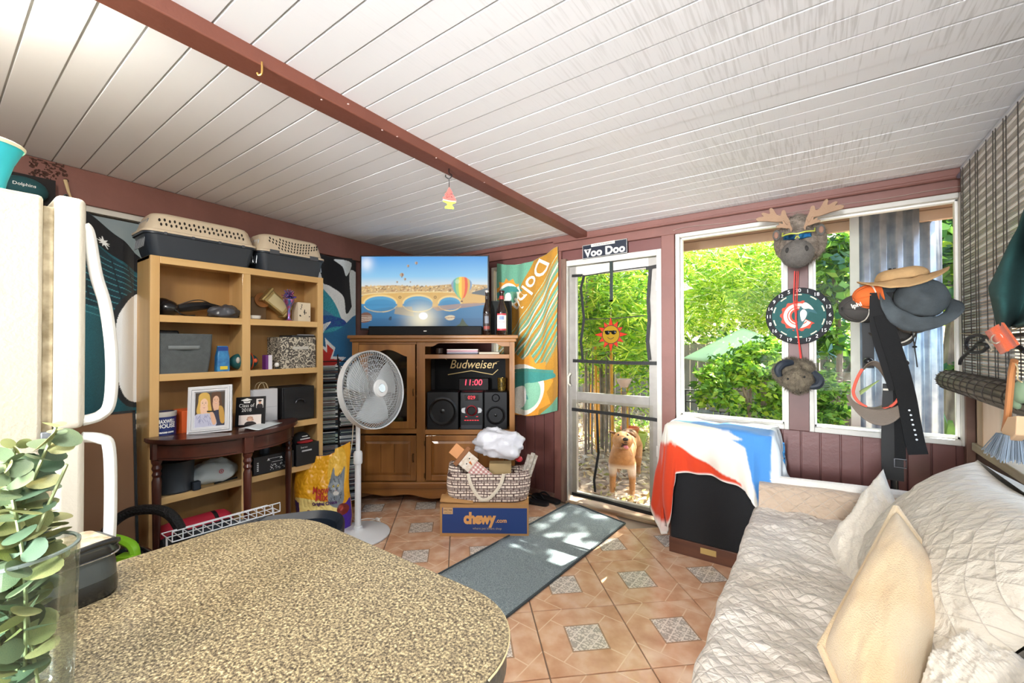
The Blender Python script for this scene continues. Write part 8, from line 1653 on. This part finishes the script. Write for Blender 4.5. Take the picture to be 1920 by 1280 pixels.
def tag_(u, v): L = [(1848, 622), (1872, 672)]; px = 1848 + 30 * v + 32 * u; py = 622 + 42 * v - 18 * u; return tuple(onx(px, py, XG - .04 - .008 * math.sin(u * 6)))
P = Paint(50, 70, '#dd5f2a'); P.noise(.06); o = painted('orange_patch', P, tag_, clothm, label='orange cloth patch with white lettering hanging below the teal shirt', cat='patch', solid=.005)
b = MB(); v_, f_ = text_vf('JO', 1.); xs = [p[0] for p in v_]; mx_ = max(xs); b.add([tuple(Vector(tag_(.30 + .5 * p[0] / mx_ * .9, .5 - (p[1]) * .55)) + Vector((-.007, 0, 0))) for p in v_], f_); b.build('lettering', wht, o, w=True, smooth=0, recalc=False)
# brush hanging bottom right
brw = wood('brush_wood', '#c98a58', '#a9683a', .5, 2, 12.); XH = XI - .01; t = thing('whisk_brush', 'hanging brush with orange wooden handle and blue-grey bristles', 'brush', onx(1890, 810, XH))
b = MB(); b.tube(sm([ix(1902, 676, XH), ix(1897, 700, XH), ix(1893, 740, XH), ix(1889, 780, XH), ix(1884, 808, XH)], 5, False), .012, 8, flat=.7); b.build('handle', brw, t, w=True); b = MB(); b.prism([(onx(x, y, XH).y, onx(x, y, XH).z) for x, y in ((1888, 806), (1900, 782), (1918, 780), (1916, 816), (1906, 826), (1892, 822))], XH - .012, XH + .012, axis=0); b.build('scraper_block', mat('block_pale', '#d8b590', .6), t, w=True, bevel=.003)
b = MB(); r = random.Random(9)
for k in range(420):
 u, d_ = r.random(), r.uniform(-.02, .02); a = onx(1884 + 22 * u, 812 + 6 * u, XH); c = onx(1864 + 44 * u, 845 + 22 * u + r.uniform(-5, 5), XH); b.tube([tuple(a + Vector((d_, 0, 0))), tuple(c + Vector((d_ * 1.6, 0, 0)))], .0011, 3, cap=False)
b.build('bristles', mat('bristle_blue', '#8b98a6', .6), t, w=True, kind='stuff'); b = MB(); b.tube(sm([ix(1900, 676, XH), ix(1908, 690, XH), ix(1908, 710, XH), ix(1916, 716, XH)], 5, False), .002, 5); b.build('twine_loop', mat('thread_tan', '#c8b48a', .7), t, w=True)
b = MB(); b.ell(tuple(onx(1915, 735, XI + .02)), (.02, .03, .035), 12, 8); b.ell(tuple(onx(1908, 755, XI + .02)), (.015, .02, .02), 12, 8); b.build('green_ornament', mat('ornament_sage', '#8ba383', .5), label='sage green round ornaments hanging behind the brush', cat='ornament')
# ================================================================ NEAR LEFT: counter and what is on it
CZ = .92
def gran():
 m = bpy.data.materials.new('speckled_laminate'); m.use_nodes = True; nt, b = nodes_of(m); N = nt.nodes.new; L = nt.links.new; tc = N('ShaderNodeTexCoord')
 a = N('ShaderNodeTexNoise'); a.inputs['Scale'].default_value = 260; a.inputs['Detail'].default_value = 4; a.inputs['Roughness'].default_value = .7; L(tc.outputs['Object'], a.inputs[0]); r = N('ShaderNodeValToRGB'); e = r.color_ramp.elements; e[0].position = .36; e[0].color = lin('#332d24'); e[1].position = .68; e[1].color = lin('#cdbd96'); q = e.new(.48); q.color = lin('#6f6450'); q = e.new(.57); q.color = lin('#968969'); L(a.outputs[0], r.inputs[0])
 L(r.outputs[0], b.inputs['Base Color']); b.inputs['Roughness'].default_value = .28; bp = N('ShaderNodeBump'); bp.inputs['Strength'].default_value = .15; bp.inputs['Distance'].default_value = .002; L(a.outputs[0], bp.inputs['Height']); L(bp.outputs[0], b.inputs['Normal']); return m
GM = gran()
def rrect(x0, y0, x1, y1, rs, n=10):
 P = []
 for (cx, cy, a0, r_) in ((x1, y1, 0, rs[0]), (x0, y1, 90, rs[1]), (x0, y0, 180, rs[2]), (x1, y0, 270, rs[3])):
  sx = -1 if cx == x1 else 1; sy = -1 if cy == y1 else 1; ox, oy = cx + sx * r_, cy + sy * r_
  for i in range(n): a = math.radians(a0 + 90 * i / (n - 1)); P.append((ox + r_ * math.cos(a), oy + r_ * math.sin(a)))
 return P
ct = thing('counter', 'speckled brown laminate peninsula counter with rounded corners in the foreground', 'counter', (-.7, .2, 0)); O = rrect(-1.055, -1.2, -.322, .53, (.13, .16, .02, .02), 14)
MB().prism(O, CZ - .002, CZ).build('worktop', GM, ct, w=True, smooth=0); O2 = rrect(-1.053, -1.2, -.324, .528, (.13, .16, .02, .02), 14)
MB().prism(O2, CZ - .04, CZ - .0022).build('edge_band', mat('edge_dark', '#2e2a25', .35, c2='#5a5140', vscale=160), ct, w=True, smooth=30); b = MB(); b.tube([(x * 1.0, y, CZ - .003) for x, y in rrect(-1.0555, -1.2, -.3215, .5305, (.13, .16, .02, .02), 14)][:28] , .0016, 5); b.build('edge_line', mat('edge_pale', '#cbb98f', .4), ct, w=True)
MB().box((-.95, -1.1, .0), (-.52, .28, CZ - .04)).build('cabinet', mat('counter_base', '#d8cfc0', .6), ct, w=True, bevel=.004)
# cream towel below the counter's right corner
def ctow(u, v): return (-.335 + .01 * math.sin(v * 12) + .004 * math.sin(u * 50), .34 + .12 * u, .30 + .575 * v)
def ctow(u, v): x = -.395 + .085 * u; return (x + .005 * math.sin(v * 9), .36 + .05 * u + .012 * math.sin(u * 18), .42 + .455 * v)
P = Paint(40, 60, '#ece6d6'); P.noise(.06); painted('cream_towel', P, ctow, clothm, label='cream towel hanging under the rounded right corner of the counter', cat='towel', solid=.012)
# glass vase with eucalyptus
vz = onz(20, 1370, CZ); vx, vy = -.615, -.075; vp_ = Vector((-.705, .005, CZ))
vp_ = atd(22, 1100, .46); vp_.z = CZ
t = thing('glass_vase', 'tall clear glass vase holding the eucalyptus stems', 'vase', vp_); RV = .050
zvt = 1.32 + (647 - 800) / F_PX * .60 * 0 + 0; HV = (1.32 - (1065 - 647) / F_PX * .60 * .0) ; HV = .175
gv = pane_mat('vase_glass', '#f7fbf9', .03, .02); MB().lathe([(RV * .9, 0), (RV * .95, .004), (RV, .05), (RV * 1.05, HV), (RV * 1.0, HV), (RV * .94, .05), (RV * .88, .012), (0, .012)], 40).build('vessel', gv, t); b = MB(); b.tube([(RV * 1.025 * math.cos(a), RV * 1.025 * math.sin(a), HV) for a in np.linspace(0, 2 * PI, 49)], .0022, 6); b.build('rim', mat('rim_glass', '#b9c9c2', .1, trans=.6), t)
el = thing('eucalyptus', 'artificial eucalyptus stems with round grey-green leaves in the glass vase', 'plant', vp_)
em = [mat('euc_%d' % i, c, .5, c2=c2, vscale=60) for i, (c, c2) in enumerate((('#7f9069', '#5f7558'), ('#a3a668', '#7d8a58'), ('#61795c', '#4c6650'), ('#b9b27a', '#8d9660')))]
stm = mat('euc_stem', '#8f9a6a', .6); r = random.Random(12); leafs = []
for (mi, m_) in enumerate(em):
 b = MB(); n = 14; top = [(.5 * math.cos(2 * PI * i / n) * (1 - .1 * math.cos(2 * PI * i / n)), .5 + .5 * math.sin(2 * PI * i / n)) for i in range(n)]
 v = [(0, .5, .06)] + [(x, y, .0 + .25 * x * x) for x, y in top] ; b.add([(x, y - .0, z) for x, y, z in v], [(0, 1 + i, 1 + (i + 1) % n) for i in range(n)]); leafs.append(b)
tips = [(105, 800), (75, 880), (10, 868), (30, 835), (-20, 860), (90, 960), (50, 930), (-40, 900), (125, 870)]; k_n = 0; protoL = []
for si, (px, py) in enumerate(tips):
 tip = atd(px, py, .46 + r.uniform(-.04, .05)); base = Vector((vp_.x + r.uniform(-.02, .02), vp_.y + r.uniform(-.02, .02), CZ + .015)); mid = base.lerp(tip, .55) + Vector((r.uniform(-.02, .02), r.uniform(-.02, .02), .0)); rim_ = Vector((vp_.x, vp_.y, 0)) + (Vector((mid.x, mid.y, 0)) - Vector((vp_.x, vp_.y, 0))) * .6; C_ = [Vector(p) for p in sm([tuple(base), tuple(mid), tuple(tip)], 12, False)]
 MB().tube(C_, .0016, 5).build('stem', stm, el, w=True)
 L = len(C_)
 for i in range(3, L):
  for s in (0, 1):
   d = (C_[min(i + 1, L - 1)] - C_[max(i - 1, 0)]).normalized(); a = i * 1.35 + s * PI + r.uniform(-.8, .8); o1 = d.orthogonal().normalized(); out = (Matrix.Rotation(a, 3, d) @ o1 + d * r.uniform(.0, .5)).normalized(); sz = (.012 + .016 * (1 - abs(i / L - .55))) * r.uniform(.8, 1.25) * (1 if i < L - 2 else .6)
   nrm = (d + Vector((r.uniform(-1, 1), r.uniform(-1, 1), r.uniform(-.6, .5)))).normalized(); M_ = frameM(C_[i], out.cross(nrm), out) if False else None
   ux_ = out.cross(nrm).normalized(); uz_ = ux_.cross(out).normalized(); M_ = Matrix.Translation(C_[i]) @ Matrix((ux_, out, uz_)).transposed().to_4x4() @ Matrix.Scale(sz, 4)
   mi = r.choice([0, 0, 1, 2, 2, 3]) if i < L - 4 else r.choice([1, 3, 0])
   if len(protoL) <= mi or mi not in dict(protoL):
    o = leafs[mi].build('leaf', em[mi], el, smooth=180, recalc=False); protoL.append((mi, o))
   else: o = dict(protoL)[mi].copy(); COL.objects.link(o)
   o.matrix_basis = MW[el].inverted() @ M_; k_n += 1
   if k_n > 295: break
  if k_n > 295: break
# countertop appliance (black, speckled lid)
apx = onz(150, 1130, CZ); ap = thing('countertop_appliance', 'black countertop appliance with beige marbled lid and chrome trim beside the vase', 'appliance', onz(108, 1132, CZ), rz=math.radians(12)); ap.scale = (.62,) * 3; bkp = mat('appliance_black', '#17191b', .25, coat=.3); gmt = mat('appliance_grey', '#4a4f50', .35, .3)
b = MB(); loft(b, [loopf(.19, .15, 0, .04), loopf(.20, .16, .006, .045), loopf(.205, .165, .035, .05), loopf(.20, .162, .05, .05)]); b.build('base', bkp, ap)
b = MB(); loft(b, [loopf(.20, .162, .05, .05), loopf(.198, .160, .08, .05), loopf(.190, .152, .105, .05)]); b.build('grey_body', gmt, ap); b = MB(); loft(b, [loopf(.20, .160, .105, .045), loopf(.205, .165, .115, .045), loopf(.195, .155, .135, .045)]); b.build('upper_collar', bkp, ap)
b = MB(); b.tube([(p[0], p[1], .108) for p in loopf(.206, .166, 0, .045)] + [(loopf(.206, .166, 0, .045)[0][0], loopf(.206, .166, 0, .045)[0][1], .108)], .002, 5); b.build('chrome_trim', mat('chrome_trim', '#c9ccd0', .1, .9), ap)
b = MB(); loft(b, [loopf(.17, .13, .134, .02), loopf(.17, .13, .140, .02)]); b.build('marbled_lid', mat('lid_marble', '#cdbda4', .5, c2='#8f7c62', vscale=45, detail=6.), ap); b = MB(); b.tube(sm([(.06, .075, .125), (.078, .085, .14), (.085, .04, .145), (.082, -.03, .14)], 5, False), .007, 8); b.build('latch', bkp, ap)
b = MB(); b.tube(sm([(.08, -.075, .03), (.10, -.085, .03), (.105, -.09, .01), (.09, -.12, .006)], 5, False), .005, 8); b.build('power_cord', mat('spiral_cord', '#2a2c2e', .4, bump=1., bscale=300), ap)
# --- dark tub, wire shelf, cat food bag beyond the counter
tubm = mat('tub_blue_black', '#232c38', .35, var=.1); tp_ = Vector((-2.02, 1.30, 0)); tq = atd(505, 700, 2.0); t = thing('plastic_tub', 'dark blue-black plastic tub with rolled rim between counter and console table', 'tub', (tq.x, tq.y, 0), rz=PSI + math.radians(110))
b = MB(); loft(b, [loopf(.52, .32, .0, .12), loopf(.60, .38, .41, .15), loopf(.65, .43, .44, .17), loopf(.66, .44, .43, .18), loopf(.66, .44, .41, .18)], cap=False); b.add(loopf(.52, .32, .003, .12), [tuple(range(32))]); b.build('shell', tubm, t, solid=.006)
bag_blob('grey_bundle', 'crumpled grey plastic lying in the dark tub', 'bag', (atd(560, 700, 2.05).x, atd(560, 700, 2.05).y, .30), (.10, .10, .09), mat('bag_grey2', '#8a9197', .4, bump=.4, bscale=20), 33, .3)
wr_ = thing('wire_shelf', 'small white wire shelf lying in front of the console table', 'wire shelf', (-2.43, 1.06, .40), rz=math.radians(82)); wwm = mat('wire_white', '#e6e8ea', .4)
MW_ = MW[wr_]; p0 = atd(322, 1022, 2.0);
def wpt(s, d_, z): A_ = onx(323, 1016, -2.30); B_ = onx(525, 958, -2.30); p = A_.lerp(B_, s); return (p.x - d_ * .12, p.y, p.z + z * .045)
b = MB();
for z in (0, 1): b.tube([wpt(i / 12, 0, z) for i in range(13)], .0028, 6)
for i in range(13): b.tube([wpt(i / 12, 0, 0), wpt(i / 12, 0, 1)], .0024, 6); b.tube([wpt(i / 12, 0, 0), wpt(i / 12, 1.2, 0)], .0022, 6)
b.tube([wpt(0, 1.2, 0), wpt(1, 1.2, 0)], .0026, 6); b.tube([wpt(0, .6, 0), wpt(1, .6, 0)], .0022, 6); b.build('wire_grid', wwm, wr_, w=True); b = MB();
for s in (0, 1): q0 = wpt(s, .6, 0); b.tube([q0, (q0[0], q0[1], .0)], .004, 6)
b.build('leg', wwm, wr_, w=True)
# cat food bag
cf = onz(612, 985, 0); cfp = atd(606, 960, 3.02); cfp.z = 0
cb = thing('pet_food_bag', 'crumpled yellow and purple cat food bag standing on the floor beside the fan', 'bag', cfp, rz=PSI + math.radians(6));
P = Paint(150, 210, '#e8a823', .65)
P.poly([(0, 0), (1, 0), (1, .38), (.8, .34), (.62, .12), (.45, .10), (0, .14)], '#4b2c9c'); P.poly(sm([(.06, .46), (.72, .40), (.82, .30), (.70, .05), (.5, .12), (.05, .20)], 4), '#f2dc8c'); P.poly([(0, .1), (.12, .1), (.12, .40), (0, .44)], '#3a2366')
P.poly(sm([(.62, .95), (.86, .98), (.96, .75), (.92, .55), (.80, .5), (.70, .6), (.62, .75)], 5), '#efc04c');
P.poly([(.06, .93), (.30, .93), (.30, 1), (.06, 1)], '#5a2fa0'); P.poly([(.86, .30), (1, .42), (1, .1), (.9, .1)], '#4b2c9c')
# tabby cat face
P.poly(sm([(.68, .38), (.66, .55), (.70, .70), (.73, .80), (.78, .70), (.86, .70), (.92, .78), (.93, .62), (.92, .42), (.82, .33)], 4), '#7d8790'); P.ellp(.80, .56, .11, .10, '#8f979c')
r = random.Random(7)
for k in range(26): x, y = r.uniform(.69, .91), r.uniform(.38, .68); P.line([(x, y), (x + r.uniform(-.03, .03), y + .04)], .006, '#3c4248')
for x in (.76, .84): P.ellp(x, .58, .018, .014, '#e8d060'); P.ellp(x, .58, .006, .012, '#1b1b1b')
P.poly([(.785, .54), (.815, .54), (.80, .525)], '#c98a80'); P.ellp(.80, .50, .05, .025, '#d9d6d0'); P.ellp(.88, .30, .09, .07, '#7a2a22'); P.ellp(.86, .32, .03, .03, '#a8402a'); P.ellp(.74, .22, .075, .05, '#e3d02c')
P.ellp(.30, .30, .035, .025, '#7a2a3a'); P.ellp(.30, .21, .035, .025, '#2f6fae'); P.line([(.36, .31), (.62, .31)], .010, '#4b3a5a'); P.line([(.36, .285), (.60, .285)], .006, '#7a6a7a'); P.line([(.36, .22), (.60, .22)], .010, '#4b3a5a'); P.line([(.36, .195), (.58, .195)], .006, '#7a6a7a'); P.noise(.03)
WB, HB = .40, .56
def cfb(u, v, off=0.):
 x = (u - .5) * WB * (1 - .12 * v ** 2 - .05 * (1 - v)); e = max(0, 1 - abs(2 * u - 1) ** 2.6) ** .6; th = (.10 * (1 - v ** 1.6) + .006) * e
 z = HB * v * (1 - .0) + (.05 * u - .07 * math.sin(PI * u) * (1 if u < .7 else .6) + .02) * v ** 3 ; wr = .010 * noise.noise((u * 6, v * 7, 1)) + .007 * abs(noise.noise((u * 14, v * 16, 4)))
 return (x + .01 * math.sin(v * 8), -th - wr * (1 if v > .02 else 0) - off, z)
painted('front', P, cfb, vcol('foil_print', .32, bump=.4, bscale=25), cb)
b = MB(); b.grid(lambda u, v: (lambda p: (p[0], -p[1] * .8 + .0, p[2]))(cfb(u, v)), 40, 30); b.build('back', mat('bag_purple', '#4a2c96', .35), cb, smooth=180)
def cfn(p): u, v = p[0] / WB + .5, p[1] / HB; q = cfb(u, v); return (q[0], q[1] - .010, q[2])
for s, x, y, sz, w_, c_ in (('Meow', .02, .315, .07, .12, '#b8322a'), ('Mix', .025, .268, .07, .09, '#b8322a'), ('Original Choice', .04, .225, .03, .17, '#4b2c60')):
 v_, f_ = text_vf(s, sz, bold=.0015, shear=.1); xs = [p[0] for p in v_]; k = w_ / (max(xs) - min(xs)); c0 = (max(xs) + min(xs)) / 2; b = MB(); b.add([cfn(((p[0] - c0) * k + x, p[1] + y)) for p in v_], f_); b.build('lettering', mat('print_' + c_, c_, .5), cb, smooth=0, recalc=False)
